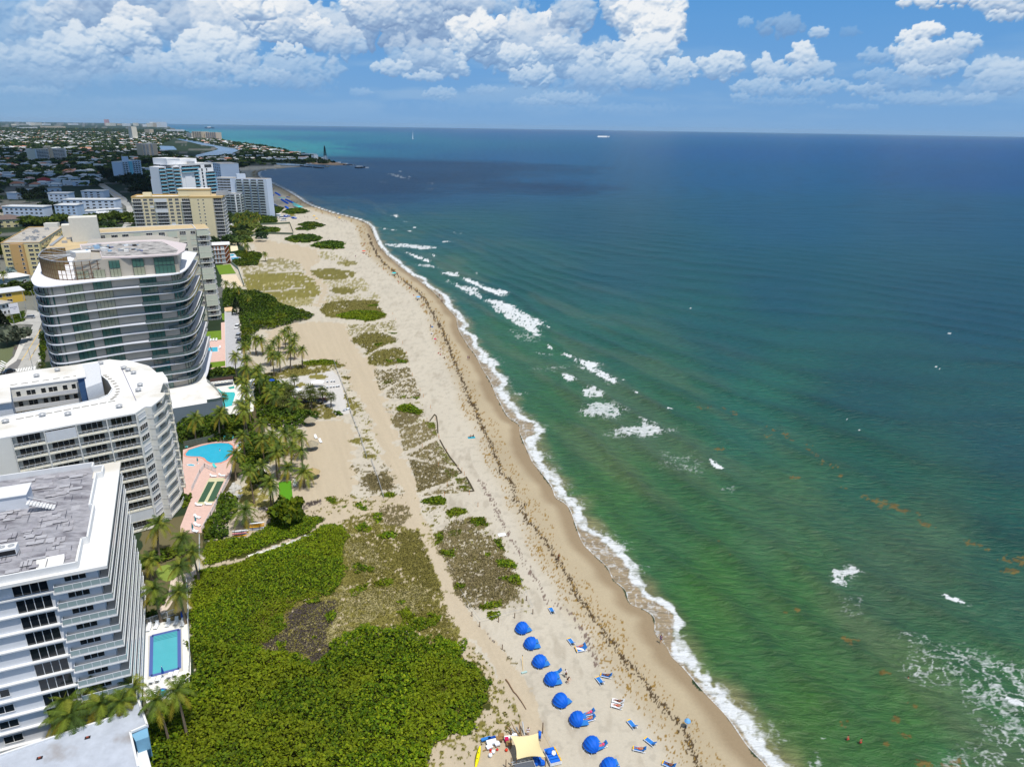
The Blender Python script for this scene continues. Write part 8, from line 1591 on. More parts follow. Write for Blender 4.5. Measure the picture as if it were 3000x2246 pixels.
 for s,r,mm,lb in (('465,955',.2,RB_,'red buoy, left one on the camp sand'),('600,945',.2,RB_,'red buoy in the middle of the camp sand'),('785,958',.26,OB,'orange buoy near the sail canopy'),('463,1008',.2,SB,'salmon pink buoy between red and white buoys'),('520,1000',.33,WPL,'white round buoy, upper one'),('460,1072',.34,WPL,'white round buoy, lower one')): x,y=P(s);m=B();m.ball(x,y,GZ+r,r,r,r*1.05,mm,n=14,k=9);m.tube((x,y,GZ+2*r-.03),(x,y,GZ+2*r+.08),.05,BLK);tag(m.build('buoy',smooth=True),lb,'buoy')
 # poles, boards and boxes behind
 for i,(x0,y0,x1,y1) in enumerate(((880,380,1000,620),(1040,390,1070,640),(1110,370,1150,640),(850,470,880,640),(930,500,1060,660),(985,480,1020,650),(1060,500,1100,650),(780,460,900,600),(900,520,940,650))):
  a0,a1=P(f'{x0},{y0}',1.6),P(f'{x1},{y1}');m=B();m.tube((*a0,1.7),(*a1,GZ),.06+.03*(i % 3),[PW,WD,METAL][i % 3]);tag(m.build('leaning_pole'),'long pole or timber leaning in the bundle behind the sail','pole','poles and timbers bundled behind the sail')
 for s,w,d,h,m_,a,lb,nm in (('370,745',1.6,.5,.5,BLF,.35,'blue board lying left of the camp table','blue_board'),('490,725',1.3,.4,.5,NAVYF,.35,'dark blue board on the rack behind the camp','blue_board'),('500,820',1.9,.8,.7,WPL,.3,'white camp table with cloths','table'),('600,850',.8,.7,.6,WSH,.4,'white box at the right end of the camp table','box'),('640,770',1.,.7,.9,WD,.2,'tan canvas bundle on the camp rack','canvas_bundle'),('680,720',.9,.7,1.0,WD,.2,'tan sack on top of the camp rack','canvas_bundle'),('790,770',.6,.7,.7,mat('magenta_plastic',sr(190,20,80)),.1,'magenta crate near the sail corner','crate'),('840,850',.9,.7,.7,WD,.1,'small wooden table by the sail corner','table'),('440,905',1.,.7,.5,WSH,.5,'white cloth covered box left of the red buoy','box'),('820,725',1.4,.5,.6,WPL,.1,'white cooler box by the sail corner','cooler'),('950,660',.8,.5,.5,WPL,.1,'white bin among the leaning poles','bin'),('1455,720',.5,.9,1.3,CBL,-.1,'folded blue cabana leaning behind the sail','folded_cabana')):
  x,y=P(s);m=B();m.cbox(x,y,w,d,GZ+h*.5,GZ+h,m_,a)
  for sx in (-1,1):
   for sy in (-1,1): m.cbox(x+sx*w*.4*math.cos(a)-sy*d*.38*math.sin(a),y+sx*w*.4*math.sin(a)+sy*d*.38*math.cos(a),.07,.07,GZ,GZ+h*.5,PW,a)
  tag(m.build(nm),lb,nm.replace('_',' '))
 m=B();a0,a1=P('310,970'),P('420,925');m.tube((*a0,GZ+.15),(*a1,GZ+.2),.09,WD);tag(m.build('timber'),'short timber lying left of the buoys','timber')
 x,y=G(*q('h2','385,1240')[0]);m=B();m.cbox(x,y,1.1,.35,GZ+.02,GZ+.22,mat('pale_teal',sr(170,196,190)),.35);tag(m.build('foam_roll'),'pale teal roll lying left of the fourth cabana','roll')
 a0,a1=G(*q('h2','350,930')[0],1.),G(*q('h2','360,1200')[0]);m=B();m.tube((*a0,1.4),(*a1,GZ),.03,YF);m.tube((*a0,1.3),(*a0,1.55),.07,BLK);tag(m.build('rake'),'long-handled rake standing left of the cabanas','rake')
BLF2=mat('bright_blue_cushion',sr(24,104,210),rough=.8)
camp()
# kayak racks
def kayak_kind():
 m=B();n=10;V=[]
 for i in range(n+1): t=i/n;w=.32*math.sin(PI*(t*.94+.03))**.65;x=-1.7+3.4*t;V +=[(x,-w,.1),(x,0,.2+.05*abs(2*t-1)**2),(x,w,.1),(x,0,-.02)]
 return m,V,[(i*4+j,i*4+(j+1) % 4,(i+1)*4+(j+1) % 4,(i+1)*4+j) for i in range(n) for j in range(4)]
def kayaks():
 _,V,Fs=kayak_kind();KY=mat('kayak_gold',sr(240,176,30),rough=.4);KW=mat('kayak_white',sr(232,234,236),rough=.4);KP=mat('kayak_pink',sr(214,120,130),rough=.4);kinds={}
 for m_ in (KY,KW,KP): b=B();b.add(V,Fs,m_);kinds[m_.name] =b.mesh('kayak',smooth=True)
 for key,s,rows,lb in (('z7','300,650',[(0,0,KY),(.4,.05,KW),(.75,-.1,KP),(1.1,.1,KW),(1.4,0,KW),(.2,.8,KY),(.9,.7,KW)],'left kayak rack'),('z7','450,595',[(0,0,KW),(.4,.05,KW),(.75,0,KY),(1.05,.1,KY),(1.4,.1,KY),(1.75,.1,KW)],'right kayak rack')):
  x,y=G(*q(key,s)[0]);f=B()
  for dx in (-.9,.9): f.cbox(x+dx,y-.4,.08,.08,GZ,GZ+1.9,PW);f.cbox(x+dx,y+.5,.08,.08,GZ,GZ+1.9,PW)
  tag(f.build('kayak_rack'),'wooden '+lb+' near the thicket edge','rack')
  for i,(h,dy,m_) in enumerate(rows): o=inst('kayak',kinds[m_.name],None,x+.05*i,y+dy,GZ+.12+h,.18+.03*(i % 3));tag(o,m_.name.split('_')[1]+' kayak stacked on the '+lb,'kayak',m_.name.split('_')[1]+' kayaks on the '+lb)
kayaks()
# ================================================================ cars
def car_kind(paint,kind='suv'):
 L,W,H=(4.7,1.9,1.7) if kind != 'van' else (5.4,2.0,2.1);r=bpy.data.objects.new('parked_car',None);COL.objects.link(r);b=B();hb=H*.56
 prof=[(-L/2,.3),(-L/2+.05,hb*.85),(-L/2+.9,hb),(L/2-.15,hb*1.02),(L/2,hb*.8),(L/2,.3)];n=len(prof);vs=[(x,-W/2,z) for x,z in prof]+[(x,W/2,z) for x,z in prof];b.add(vs,[tuple(range(n)),tuple(range(2*n-1,n-1,-1))]+[(i,i+n,(i+1) % n+n,(i+1) % n) for i in range(n)],paint);b.build('body',r,world=False)
 x0,x1=(-L/2+.95,L/2-.2) if kind != 'sedan' else (-L/2+1.2,L/2-.9);c=B();w2=W/2*.86;k0,k1=x0+.65,x1-.3
 c.add([(x0,-W/2+.06,hb),(x1,-W/2+.06,hb),(x1,W/2-.06,hb),(x0,W/2-.06,hb),(k0,-w2+.1,H-.06),(k1,-w2+.1,H-.06),(k1,w2-.1,H-.06),(k0,w2-.1,H-.06)],[(0,1,5,4),(1,2,6,5),(2,3,7,6),(3,0,4,7),(4,5,6,7)],GLASS);c.build('windows',r,world=False)
 t=B();t.box(k0-.03,k1+.03,-w2+.08,w2-.08,H-.07,H,paint);t.build('roof',r,world=False)
 for x in (-L/2+.85,L/2-.85):
  for s in (-1,1): w=B();w.tube((x,s*(W/2-.2),.34),(x,s*(W/2+.02),.34),.34,BLK,n=12);w.tube((x,s*(W/2+.02),.34),(x,s*(W/2+.03),.34),.19,METAL,n=10);w.build('wheel',r,world=False)
 for s in (-1,1): h=B();h.box(-L/2-.02,-L/2+.05,s*(W/2-.3)-.18,s*(W/2-.3)+.18,hb*.62,hb*.8,WPL);h.build('headlight',r,world=False)
 return r
CARS={'white': car_kind(mat('car_white',sr(232,232,232),rough=.3,spec=.6)),'silver': car_kind(mat('car_silver',sr(186,188,190),rough=.3,metal=.3)),'grey': car_kind(mat('car_grey',sr(96,100,104),rough=.3,metal=.3),'sedan'),'dark': car_kind(mat('car_dark',sr(40,42,48),rough=.3),'sedan'),'van': car_kind(MATS['car_white'],'van'),'red': car_kind(mat('car_red',sr(150,30,34),rough=.3),'sedan')}
for k,key,s,rz,lb in (('white','d1','802,550',98,'white car, farthest of the row in the car park strip'),('silver','d1','818,700',98,'silver white car, second in the car park strip'),('grey','d1','830,785',98,'dark grey car, third in the car park strip'),('van','d1','850,945',98,'white van nearest in the car park strip, by the palms'),
 ('silver','c8','362,962',12,'silver car parked by the green hedge at the side street'),('dark','c8','258,1125',10,'dark car parked beside the avenue'),('dark','c8','105,1625',60,'black car waiting at the crosswalk'),('white','z1','1012,722',130,'white car parked at the bend of the inland avenue'),('silver','z1','1008,748',130,'silver car parked below the white one at the inland avenue'),('dark','z1','1112,742',150,'dark car driving on the inland avenue'),('red','z1','1140,875',110,'dark red car on the inland avenue behind the cream roof'),('silver','z1','1128,850',110,'silver car on the inland avenue behind the cream roof'),('dark','z1','1060,690',130,'dark car parked at the upper part of the inland avenue')): put(CARS[k],key,s,D(rz),lb,cat='car',z=GZ+.06)
# lamps and poles
def street_lamp(base,top,arm,label,h=9.5):
 x,y=G(*q('c8',base)[0]);o=empty('street_lamp',x,y,GZ);tag(o,label,'street lamp');ax,ay=G(*q('c8',arm)[0],h);b=B();b.tube((0,0,0),(0,0,h-.2),.11,METAL,r1=.07);b.build('pole',o,world=False);b=B();b.tube((0,0,h-.2),(ax-x,ay-y,h+.2),.05,METAL);b.build('arm',o,world=False);b=B();b.cbox(ax-x,ay-y,.8,.3,h+.12,h+.26,METAL,1.);b.build('lamp_head',o,world=False)
street_lamp('404,1585','345,1340','262,1300','street lamp with a long arm over the avenue');street_lamp('437,865','390,650','370,640','street lamp beside the far end of the avenue')
for key,s,h,lb in (('c8','213,1195',11,'grey utility pole beside the two pedestrians'),('c8','318,850',10,'utility pole in front of the yellow end wall'),('z1','940,975',9,'utility pole behind the tan roofs'),('z1','1075,870',14,'tall pale pole at the inland avenue'),('z1','718,890',16,'tall pole among the white blocks'),('c6','885,975',26,'tall thin mast in the suburb trees')):
 x,y=G(*q(key,s)[0]);o=empty('utility_pole',x,y,GZ);tag(o,lb,'utility pole');b=B();b.tube((0,0,0),(0,0,h),.16,METAL,r1=.1);b.build('pole',o,world=False);b=B();b.cbox(0,0,2.2,.12,h-.9,h-.75,PW,.5);b.build('crossarm',o,world=False)
# ================================================================ lighthouse, jetties, boats, far beach
def lighthouse():
 x,y=G(954,476);o=empty('lighthouse',x,y,GZ);tag(o,'tall skeleton lighthouse, white below and black above, on the point','lighthouse');BK=mat('black_iron',sr(24,26,28),rough=.6);WI=mat('white_iron',sr(228,228,226),rough=.6)
 r=lambda z: 6.6-4.6*z/34
 for i in range(8):
  a=2*PI*i/8;P=lambda z: (r(z)*math.cos(a),r(z)*math.sin(a),z);l=B();l.tube(P(0),P(16),.32,WI,n=6);l.tube(P(16),P(34),.28,BK,n=6);l.build('leg',o,world=False)
 for k,(z0,z1) in enumerate(((0,8),(8,16),(16,25),(25,34))):
  b=B();m=WI if z1 <= 16 else BK
  for i in range(8):
   a,c=2*PI*i/8,2*PI*(i+1)/8;A=lambda z,t: (r(z)*math.cos(t),r(z)*math.sin(t),z);b.tube(A(z1,a),A(z1,c),.16,m,n=4);b.tube(A(z0,a),A(z1,c),.07,m,n=4);b.tube(A(z0,c),A(z1,a),.07,m,n=4)
  b.build('brace',o,world=False)
 b=B();b.tube((0,0,0),(0,0,17),1.3,WI,n=12);b.tube((0,0,17),(0,0,34),1.2,BK,n=12);b.build('stair_column',o,world=False)
 b=B();b.lathe([(2.4,33.6),(3.2,34),(3.2,34.3),(.1,34.3)],BK,n=12);b.build('gallery',o,world=False);b=B();b.tube((0,0,34.3),(0,0,37),2.,BK,n=10);b.tube((0,0,37),(0,0,39.6),1.6,GLASS,n=10);b.build('lantern_room',o,world=False);b=B();b.lathe([(2.,39.6),(1.2,40.8),(.3,41.6),(.05,42.5)],BK,n=10);b.build('dome',o,world=False)
lighthouse()
def jetty(s,w,label):
 L=Q('z5',s,0);rr=random.Random(len(s));b=B();m=mat('dark_jetty_rock',sr(66,66,68),rough=.95,noise=.2)
 for a,c in zip(L[:-1],L[1:]):
  n=int(math.hypot(*(c-a))/3)
  for i in range(n*2): p=a+(c-a)*rr.random();z=rr.uniform(1.2,2.4);b.ball(p[0]+rr.uniform(-w,w),p[1]+rr.uniform(-w,w),.6,z,z*.9,z*.8,m,n=6,k=4)
 tag(b.build('rock_jetty'),label,'jetty')
jetty('830,433 920,444 1015,452',4,'long dark rock jetty inside the inlet');jetty('1195,423 1240,425 1288,426',3,'dark rocks at the tip of the lighthouse spit');jetty('1315,452 1350,447 1392,445',7,'dark rock islet beyond the spit')
WB=mat('boat_white',sr(232,234,238),rough=.4)
def boat(key,s,L,label,mast=0,color=None,rz=.3,cabin=True):
 x,y=Q(key,s,0)[0];o=empty('boat',x,y,0,rz);tag(o,label,'boat');b=B();n=8;V=[]
 for i in range(n+1): t=i/n;w=L*.15*(1-abs(2*t-1)**3)+.05;X=-L/2+L*t;V +=[(X,-w,L*.09),(X,w,L*.09),(X,w*.5,-.2),(X,-w*.5,-.2)]
 b.add(V,[(i*4+j,i*4+(j+1) % 4,(i+1)*4+(j+1) % 4,(i+1)*4+j) for i in range(n) for j in range(4)],color or WB);b.build('hull',o,world=False)
 if cabin: b=B();b.box(-L*.2,L*.15,-L*.08,L*.08,L*.08,L*.2,WB);b.build('cabin',o,world=False)
 if mast: b=B();b.tube((0,0,0),(0,0,mast),.12,METAL);b.build('mast',o,world=False)
 if mast > 8 and 'sail' in label: b=B();b.add([(0,.05,1.5),(-L*.4,.05,1.5),(0,.05,mast),(0,-.05,1.5),(-L*.4,-.05,1.5),(0,-.05,mast)],[(0,1,2),(5,4,3),(0,3,4,1),(1,4,5,2),(2,5,3,0)],WB);b.build('sail',o,world=False)
for a in (('d4','665,458',14,'white yacht with a tall mast moored before the lighthouse spit',16),('d4','725,452',12,'second moored boat left of the lighthouse',6),('z5','40,242',16,'white yacht in the canal marina, left',0),('z5','145,256',16,'white yacht in the canal marina, middle',0),('z5','270,278',16,'white yacht in the canal marina, right',0),('z5','80,248',13,'small white boat between the marina yachts',0),('z5','205,266',13,'small white boat in the right half of the marina',0),('z5','1773,532',9,'motor boat at the head of a curved wake',0),('z5','1688,481',9,'motor boat with a short wake off the point',0)): boat(*a)
boat('d4','985,492',10,'yellow marker boat in front of the lighthouse spit',5,YF);boat('z5','1800,200',16,'tiny white sailing boat near the horizon, sail up',60);boat('z1','1810,108',150,'dark barge far out near the horizon',90,mat('barge_dark',sr(70,84,110)));boat('p','1766,400',14,'tiny speed boat near the horizon',0)
# far beach rows
CBF=B();V=[];
cab_far=bpy.data.meshes.new('cabana');
def far_rows():
 b=B();b.lathe([(1.5,.3),(1.35,1.2),(.8,1.8),(.05,2.)],CBL,n=8);mb=b.mesh('beach_cabana');b=B();b.lathe([(1.6,1.9),(.9,2.3),(.05,2.5)],TQF,n=8);b.tube((0,0,0),(0,0,2.3),.05,WPL);mt=b.mesh('beach_umbrella')
 for a,c,n,me,nm,lb in (('528,660','590,690',11,mb,'beach_cabana','blue cabana in the left far beach row'),('612,668','648,690',8,mb,'beach_cabana','blue cabana in the upper short far beach row'),('665,728','716,760',11,mb,'beach_cabana','blue cabana in the middle far beach row'),('702,727','766,757',14,mb,'beach_cabana','blue cabana in the right far beach row'),('766,765','840,800',12,mt,'beach_umbrella','turquoise umbrella in the front far beach row'),('770,782','820,802',9,mt,'beach_umbrella','turquoise umbrella in the rear far beach row'),('645,720','690,722',7,mt,'beach_umbrella','turquoise umbrella in the thin upper far row'),('700,790','718,802',5,mb,'beach_cabana','blue cabana beside the turquoise umbrellas')):
  A,C_=Q('z5',a)[0],Q('z5',c)[0]
  for i in range(n): p=A+(C_-A)*(i/(n-1));tag(inst(nm,me,None,p[0],p[1],GZ),lb,nm.replace('_',' '),'row: '+lb)
 rr=random.Random(8);g='loungers and gear scattered on the far beach'
 for s in ('540,612','565,622','545,630','575,612','700,865','720,870','765,880','775,888','695,875','600,770','610,780','720,705','560,625'): x,y=Q('z5',s)[0];b=B();b.cbox(x,y,5,2,GZ+.3,GZ+1.1,NAVYF,rr.uniform(-.5,.5));b.cbox(x+1,y+.5,2,1.2,GZ+1.1,GZ+1.6,WSH,.2);tag(b.build('lounger_stack'),'dark blue stack of loungers on the far beach','lounger stack',g)
 x,y=Q('z5','640,885')[0];o=empty('lifeguard_tower',x,y,GZ);tag(o,'white lifeguard tower on the far sand beside trucks','lifeguard tower');b=B();b.box(-1.6,1.6,-1.6,1.6,2.2,4.6,WPL);b.build('cabin',o,world=False);b=B();b.box(-2.2,2.2,-2.2,2.2,4.6,4.8,WPL);b.build('roof',o,world=False);b=B();[b.box(a-.1,a+.1,c-.1,c+.1,0,2.2,PW) for a in (-1.4,1.4) for c in (-1.4,1.4)];b.build('legs',o,world=False)
 for s,k in (('660,885','van'),('680,905','van')): put(CARS[k],'z5',s,.4,'white service truck beside the lifeguard tower',cat='truck',group='service trucks beside the lifeguard tower',sc=1.2)
far_rows()
bpy.data.meshes.remove(cab_far)
FW=(( 'd4','0,400','95,400',345,'white two-storey hotel left of the inlet docks'),('d4','145,410','340,410',355,'long white dockside hotel'),('d4','355,400','480,400',352,'white villa right of the dockside hotel'),('d4','565,320','760,330',275,'long white-roofed club building left of the lighthouse'),('d4','100,235','310,242',212,'cream beach hotel above the dark spit trees'),('d4','735,380','780,382',300,'white building nearest the lighthouse'),('d4','820,425','888,425',388,'low green-grey building at the lighthouse foot'),('d4','520,385','650,388',330,'white house half hidden by trees on the spit'),('d4','380,280','500,286',245,'pinkish villa on the outer shore of the spit'),('d4','900,385','935,385',345,'small white keeper house behind the lighthouse'))
for k,l,r_,yt,lb in FW: far_block(k,l,r_,yt,16,'shore_building',lb,HZW,[WHR,GRR,TERRA][len(lb) % 3],fh=4,rows=1,cols=(.2,.4,.6,.8),parapet=0,cat='building')
for p in [LB,LW,LT,CB]+list(CARS.values())+list(PKD.values()): drop(p)
# pixel of the photograph whose ground the overhead cloud shades, half sizes in metres
CLOUD_SHADE=[(230,545,500,300),(620,520,260,260),(1010,535,420,330),(330,485,1100,620),(120,455,900,500)]
# ================================================================ sky, clouds, air, sun, camera
SUN_DIR=Vector((.25,-.26,.94)).normalized()
CLOUDS=[  # x, y, rx, ry, bright, soft, grey, opacity
     (60,90,230,140,.6,.5,.5,.8),(120,190,190,60,.7,.4,.2,.7),(190,60,110,60,.75,.35,.1,.8),(250,20,90,50,.8,.3,.2,.85),
     (500,40,220,95,.6,.3,.75,1),(400,60,80,40,.9,.2,.1,.9),(700,50,110,80,.95,.16,0,1),(610,100,130,80,.7,.4,.4,.8),(820,70,90,80,.98,.14,0,1),(745,35,45,45,1,.12,0,1),
     (330,150,120,60,.9,.2,.1,.95),(380,110,70,50,.95,.15,.0,1),(200,165,90,50,.8,.22,.1,.9),(90,175,100,30,.85,.3,0,.7),(235,150,50,40,.95,.15,0,.95),
     (640,150,110,60,.95,.16,0,1),(580,190,90,40,.9,.2,.05,.95),(440,195,90,28,.85,.25,0,.8),(480,215,190,45,.5,.5,.4,.6),(960,85,110,75,.8,.25,.35,.9),(930,80,50,30,1,.14,0,.9),(1000,130,70,50,.8,.25,.2,.8),
     (850,205,150,50,.75,.3,.25,.8),(850,150,45,22,1,.14,0,.9),(760,225,80,30,.85,.25,.1,.7),(880,245,120,25,.5,.5,.5,.6),(620,250,80,16,.7,.3,.1,.5),(110,230,190,40,.5,.6,.3,.55),(100,270,90,16,.7,.4,0,.45),
     (1200,60,190,90,.6,.2,.8,1),(1060,20,70,30,.98,.14,0,1),(1120,40,90,50,.8,.2,.3,1),(1280,25,120,60,.8,.25,.4,.95),(1350,10,100,40,.7,.25,.5,.9),(1450,20,130,30,.6,.35,.4,.8),
     (1480,130,130,80,.9,.2,.2,1),(1400,110,110,60,1,.13,0,1),(1460,90,60,40,1,.12,0,1),(1280,190,120,45,1,.16,.05,1),(1230,165,120,60,.75,.3,.4,.8),(1150,200,60,28,.95,.18,0,.95),(1240,225,60,18,.95,.18,0,.9),(1620,70,50,32,.95,.14,0,1),(1560,100,90,60,.85,.2,.25,.9),(1680,50,70,50,.7,.25,.5,.9),
     (1640,180,190,90,.65,.3,.45,.9),(1560,220,60,40,1,.14,0,.95),(1520,165,60,35,1,.14,0,.95),(1640,145,60,40,.9,.2,.1,.9),(1750,195,80,50,.95,.16,.05,.9),(1800,150,60,30,.8,.2,.2,.9),(1840,20,80,60,.8,.22,.3,.95),(1900,60,90,90,1,.12,.0,1),(1940,95,75,60,1,.11,0,1),(1900,160,80,60,.98,.13,.0,1),(1845,215,60,55,.98,.13,.05,1),(1990,205,50,32,.98,.13,0,1),(1760,240,140,40,.6,.4,.35,.75),(1930,240,90,30,.65,.35,.3,.7),
     (1650,290,120,22,.8,.3,.1,.7),(1560,300,70,14,.7,.3,0,.5),(1290,275,55,20,.85,.25,.05,.7),(1420,265,60,16,.7,.3,0,.45),(1060,272,40,14,.75,.3,0,.45),(1830,320,200,16,.5,.5,0,.4),
     (2115,190,58,42,1,.10,0,1),(2100,222,60,10,.5,.3,.7,.6),(2350,168,42,34,.98,.14,0,1),(2250,200,40,34,.95,.14,0,.95),(2310,215,60,30,.8,.2,.1,.9),(2400,205,50,24,.75,.22,.1,.8),(2220,255,80,24,.85,.22,.1,.8),(2400,255,90,22,.8,.25,.15,.75),(2320,270,120,20,.6,.35,.3,.6),(2280,300,130,14,.5,.4,.2,.45),(2170,285,30,12,.85,.25,0,.6),
     (2290,80,60,34,.3,.3,.95,.6),(2185,65,22,14,.6,.3,.1,.4),(2400,97,24,16,.75,.2,.1,.7),(2490,95,26,16,.3,.4,.95,.35),
     (2700,100,48,26,1,.12,0,1),(2650,113,24,14,1,.14,0,.95),(2700,155,80,38,.95,.15,.05,1),(2740,200,70,30,.85,.2,.1,.9),(2680,205,50,22,.9,.2,.1,.85),(2570,165,50,24,.7,.3,.2,.6),(2820,130,38,30,.95,.15,.05,.9),(2760,165,60,26,.7,.25,.3,.7),(2560,220,50,20,.7,.3,.2,.6),(2540,265,60,20,.85,.22,.1,.75),(2640,245,80,30,.5,.4,.5,.6),(2900,205,70,34,.85,.2,.1,.85),(2960,230,70,40,.85,.22,.15,.85),(2900,260,110,24,.6,.35,.3,.6),(2700,290,130,20,.7,.3,.1,.6),(2870,290,40,18,.85,.25,0,.6),(2500,315,70,12,.7,.3,0,.45),
     (2840,0,180,22,.95,.2,.15,1),(2960,40,60,22,.95,.2,.0,.9),(2960,10,80,30,.85,.22,.2,.9),(350,230,420,30,.4,.7,.1,.35),(1500,320,500,20,.4,.8,0,.3),(250,305,400,20,.45,.8,0,.3)]
def sky_rgb(az,el):
 A,E=np.meshgrid(az,el);AD,ED=np.degrees(A),np.degrees(E)
 t=np.clip(ED/11,0,1)[...,None]
 low=np.array([128,170,214.]);mid=np.array([108,162,217.]);hi=np.array([84,150,214.])
 base=np.where(t < .45,low+(mid-low)*(t/.45),mid+(hi-mid)*((t-.45)/.55))
 left=sstep(-5,-36,AD)[...,None];base=base+left*np.array([8,4,-3])*(1-t)
 out=base.copy();X,Y=AD,ED
 # thin veil low over the horizon
 v=sstep(.45,.75,fbm(X/7,Y/1.1,4,3.))*np.exp(-((Y-3.2)/2.2)**2)*.45;out=out*(1-v[...,None])+np.array([170,195,222.])*v[...,None]
 def blob(x,y,rx,ry,bright=1.,soft=.14,grey=.0,opac=1.,seed=0):
  u=x-CX;w_=-(y-CY);u2=(CR*u-SR*w_)/F;v2=(SR*u+CR*w_)/F;dx,dy,dz=u2,CP+SP*v2,-SP+CP*v2
  ca=math.degrees(math.atan2(dx,dy));ce=math.degrees(math.atan2(dz,math.hypot(dx,dy)));k=math.degrees(1/F)*(.8+.2*math.cos(math.radians(ca)))
  rx_,ry_=rx*k,ry*k
  i=np.where((az > math.radians(ca-rx_*1.9)) & (az < math.radians(ca+rx_*1.9)))[0];j=np.where((el > math.radians(ce-ry_*2.1)) & (el < math.radians(ce+ry_*2.1)))[0]
  if len(i) < 2 or len(j) < 2: return
  sl=np.s_[j[0]:j[-1]+1,i[0]:i[-1]+1];px,py=X[sl],Y[sl];s=seed*3.7+ca*.31
  rg=np.random.default_rng(seed*7+3);m=min(rx_,ry_);fr=1/m
  wv=m*.62;wx=px+wv*(fbm(px*fr*2.2,py*fr*2.2,5,s+5)-.5);wy=py+wv*(fbm(px*fr*2.2,py*fr*2.2,5,s+9)-.5)
  H=np.full(px.shape,-1.)
  n=int(26+14*rx_/ry_)
  for q_ in range(n):
   a_=rg.uniform(0,2*PI);rr=rg.random()**.6*.86;cx_=ca+rx_*rr*math.cos(a_);cy_=ce+ry_*(rr*math.sin(a_)*.9);pr=m*rg.uniform(.22,.55)*(1.1-.45*rr)
   if rr*math.sin(a_) < -.35: pr *= .7
   d2=((wx-cx_)**2+(wy-cy_)**2*1.15)/(pr*pr);hh=np.sqrt(np.clip(1-d2,0,1))*pr/m+rg.uniform(-.05,.12)-.25*rr;H=np.where(d2 < 1,np.maximum(H,hh),np.maximum(H,np.where(d2 < 1.9,-(d2-1)*.35-.25,-1)))
  H=H+.34*(fbm(px*fr*4,py*fr*4,6,s+2)-.5)*(1+.6*(H < .15))
  st=(az[i[1]]-az[i[0]])*180/PI/m;st2=(el[j[1]]-el[j[0]])*180/PI/m;Hs=np.clip(H,-.3,2)
  for _ in range(2): Hs=(Hs+np.roll(Hs,1,0)+np.roll(Hs,-1,0)+np.roll(Hs,1,1)+np.roll(Hs,-1,1))/5
  gy,gx=np.gradient(Hs,st2,st);nl=1/np.sqrt(1+(gx*gx+gy*gy)*.5);lam=(.55+(.18*gx-.62*gy)*.8)*nl
  alpha=sstep(-.42,-.42+.34+soft*1.5,H)*opac;dy=(py-ce)/ry_
  light=np.clip(.40+.50*lam+.24*dy+.10*np.exp(-np.clip(H,0,1)*3),0,1)
  light=light*(1-grey)+grey*np.clip(.12+.25*dy+.3*lam,0,.5)
  dk=np.array([122,150,190.]);sh=np.array([158,184,215.]);lt=np.array([240,243,246.])*bright+(1-bright)*np.array([186,205,229.]);L_=light[...,None]
  c=np.where(L_ < .42,dk+(sh-dk)*(L_/.42),sh+(lt-sh)*((np.clip(L_,.42,.92)-.42)/.5)**.85)
  hz=np.clip(1-(py-.3)/6.5,0,.85)[...,None];c=c*(1-hz*.72)+base[sl]*hz*.72
  out[sl] =out[sl]*(1-alpha[...,None])+c*alpha[...,None]
 for k,a in enumerate(CLOUDS): blob(*a,seed=k)
 out=np.clip(out,0,255)/255;return np.where(out > .04045,((out+.055)/1.055)**2.4,out/12.92),A,E
def build_sky():
 R=60000.
 az=np.radians(np.concatenate([np.linspace(-180,-43,40)[:-1],np.linspace(-43,43,1500),np.linspace(43,180,40)[1:]]))
 el=np.radians(np.concatenate([np.linspace(-1.2,11.5,330),np.linspace(11.5,32,40)[1:]]))
 lin,A,E=sky_rgb(az,el)
 V=np.stack([R*np.cos(E)*np.sin(A),R*np.cos(E)*np.cos(A),R*np.sin(E)+CAMH],-1).reshape(-1,3)
 nr,nc=A.shape;i=np.arange((nr-1)*nc).reshape(nr-1,nc)[:,:-1].ravel();Fa=np.stack([i,i+nc,i+1+nc,i+1],1)
 m=bpy.data.materials.new('sky_light');m.use_nodes=True;nt=m.node_tree;nt.nodes.clear()
 a=nt.nodes.new('ShaderNodeAttribute');a.attribute_name='col';e=nt.nodes.new('ShaderNodeEmission');o=nt.nodes.new('ShaderNodeOutputMaterial')
 nt.links.new(a.outputs['Color'],e.inputs[0]);nt.links.new(e.outputs[0],o.inputs[0]);m.cycles.emission_sampling='NONE'
 me=np_mesh('sky',V,Fa,[m],lin.reshape(-1,3));ob=link(bpy.data.objects.new('sky',me));tag(ob,'blue sky with banks of white and grey cumulus above the horizon','sky',kind='structure')
build_sky()
def cloud(name,cx,cy,cz,rx,ry,rz,n,label,seed):
 """a real cumulus overhead, out of the picture: its shade falls on the land below"""
 r=random.Random(seed);b=B()
 for k in range(n):
  a=r.uniform(0,2*PI);d=r.random()**.5;s=r.uniform(.22,.42)*(1.15-.6*d)
  b.ball(cx+rx*d*math.cos(a),cy+ry*d*math.sin(a),cz+rz*r.uniform(-.2,.6)*(1-d),rx*s,ry*s,rz*s*1.6,MATS['cloud_vapour'],n=14,k=8)
 o=b.build(name,smooth=True);tag(o,label,'cloud','clouds shading the suburb and cove')
m=bpy.data.materials.new('cloud_vapour');m.use_nodes=True;nt=m.node_tree;MATS['cloud_vapour'] =m
_b=nt.nodes['Principled BSDF'];_b.inputs['Base Color'].default_value=(.85,.87,.9,1);_b.inputs['Roughness'].default_value=1
_t=nt.nodes.new('ShaderNodeBsdfTransparent');_x=nt.nodes.new('ShaderNodeMixShader');_x.inputs[0].default_value=.18
nt.links.new(_t.outputs[0],_x.inputs[1]);nt.links.new(_b.outputs[0],_x.inputs[2]);nt.links.new(_x.outputs[0],nt.nodes['Material Output'].inputs[0])
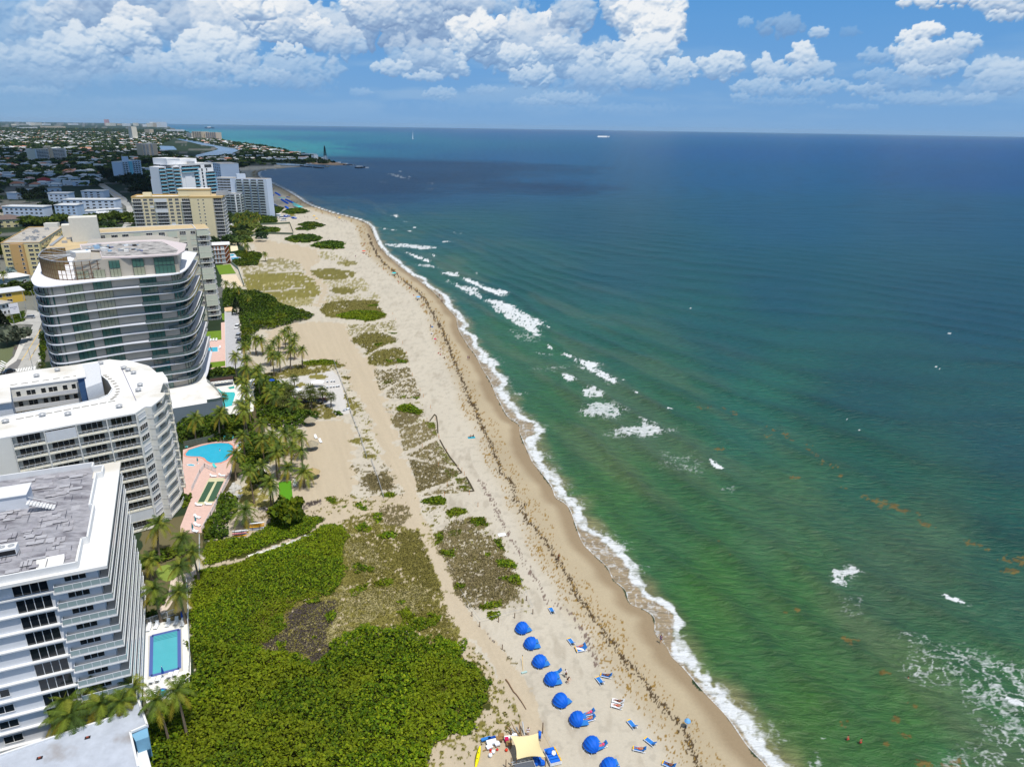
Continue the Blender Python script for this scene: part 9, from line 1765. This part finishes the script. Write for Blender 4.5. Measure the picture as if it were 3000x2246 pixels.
def shade_at(px,py,h):
 x,y=G(px,py);return x+SUN_DIR.x/SUN_DIR.z*h,y+SUN_DIR.y/SUN_DIR.z*h,h
for k,(px,py,rx,ry) in enumerate(CLOUD_SHADE):
 x,y,z=shade_at(px,py,900);cloud('cloud',x,y,z,rx,ry,120,46,'cumulus cloud high overhead that shades the suburb and the cove',k+3)
def build_haze():
 m=bpy.data.materials.new('haze_air');m.use_nodes=True;nt=m.node_tree;nt.nodes.clear()
 v=nt.nodes.new('ShaderNodeVolumePrincipled');v.inputs['Color'].default_value=(.60,.82,1,1);v.inputs['Density'].default_value=HAZE_D;v.inputs['Anisotropy'].default_value=.1
 o=nt.nodes.new('ShaderNodeOutputMaterial');nt.links.new(v.outputs[0],o.inputs['Volume'])
 b=B();b.box(-42000,42000,-1500,39500,-6,150,m);ob=b.build('haze');tag(ob,'thin blue sea haze over the whole coast','haze',kind='stuff');ob.display_type='WIRE'
HAZE_D=1.6e-5
build_haze()
w=bpy.data.worlds.new('World');SC.world=w;w.use_nodes=True;nt=w.node_tree
s=nt.nodes.new('ShaderNodeTexSky');s.sky_type='NISHITA';s.sun_disc=False;s.sun_elevation=math.asin(SUN_DIR.z);s.sun_rotation=math.atan2(SUN_DIR.x,SUN_DIR.y);s.altitude=50;s.air_density=1.;s.dust_density=.6
hs=nt.nodes.new('ShaderNodeHueSaturation');hs.inputs['Saturation'].default_value=.42;nt.links.new(s.outputs[0],hs.inputs['Color']);nt.links.new(hs.outputs[0],nt.nodes['Background'].inputs[0]);nt.nodes['Background'].inputs[1].default_value=.135
sl=bpy.data.lights.new('sun','SUN');sl.energy=3.9;sl.angle=math.radians(.53);sl.color=(1,.965,.91);so=bpy.data.objects.new('sun',sl);COL.objects.link(so)
so.rotation_euler=SUN_DIR.to_track_quat('Z','Y').to_euler()
cd=bpy.data.cameras.new('camera');co=bpy.data.objects.new('camera',cd);COL.objects.link(co);SC.camera=co
cd.sensor_fit='HORIZONTAL';cd.sensor_width=36;cd.lens=F/3000*36;cd.clip_start=1;cd.clip_end=90000
right=Vector((CR,SR*SP,SR*CP));upv=Vector((-SR,CR*SP,CR*CP));fwd=Vector((0,CP,-SP))
Mx=Matrix((right,upv,-fwd)).transposed();co.matrix_world=Matrix.Translation((0,0,CAMH)) @ Mx.to_4x4()
SC.view_settings.view_transform='Standard';SC.view_settings.look='None';SC.view_settings.exposure=0;SC.view_settings.gamma=1
c=SC.cycles;c.max_bounces=5;c.diffuse_bounces=2;c.glossy_bounces=2;c.transmission_bounces=2;c.transparent_max_bounces=40;c.volume_bounces=0;c.use_denoising=True;c.volume_step_rate=10;c.caustics_reflective=False;c.caustics_refractive=False
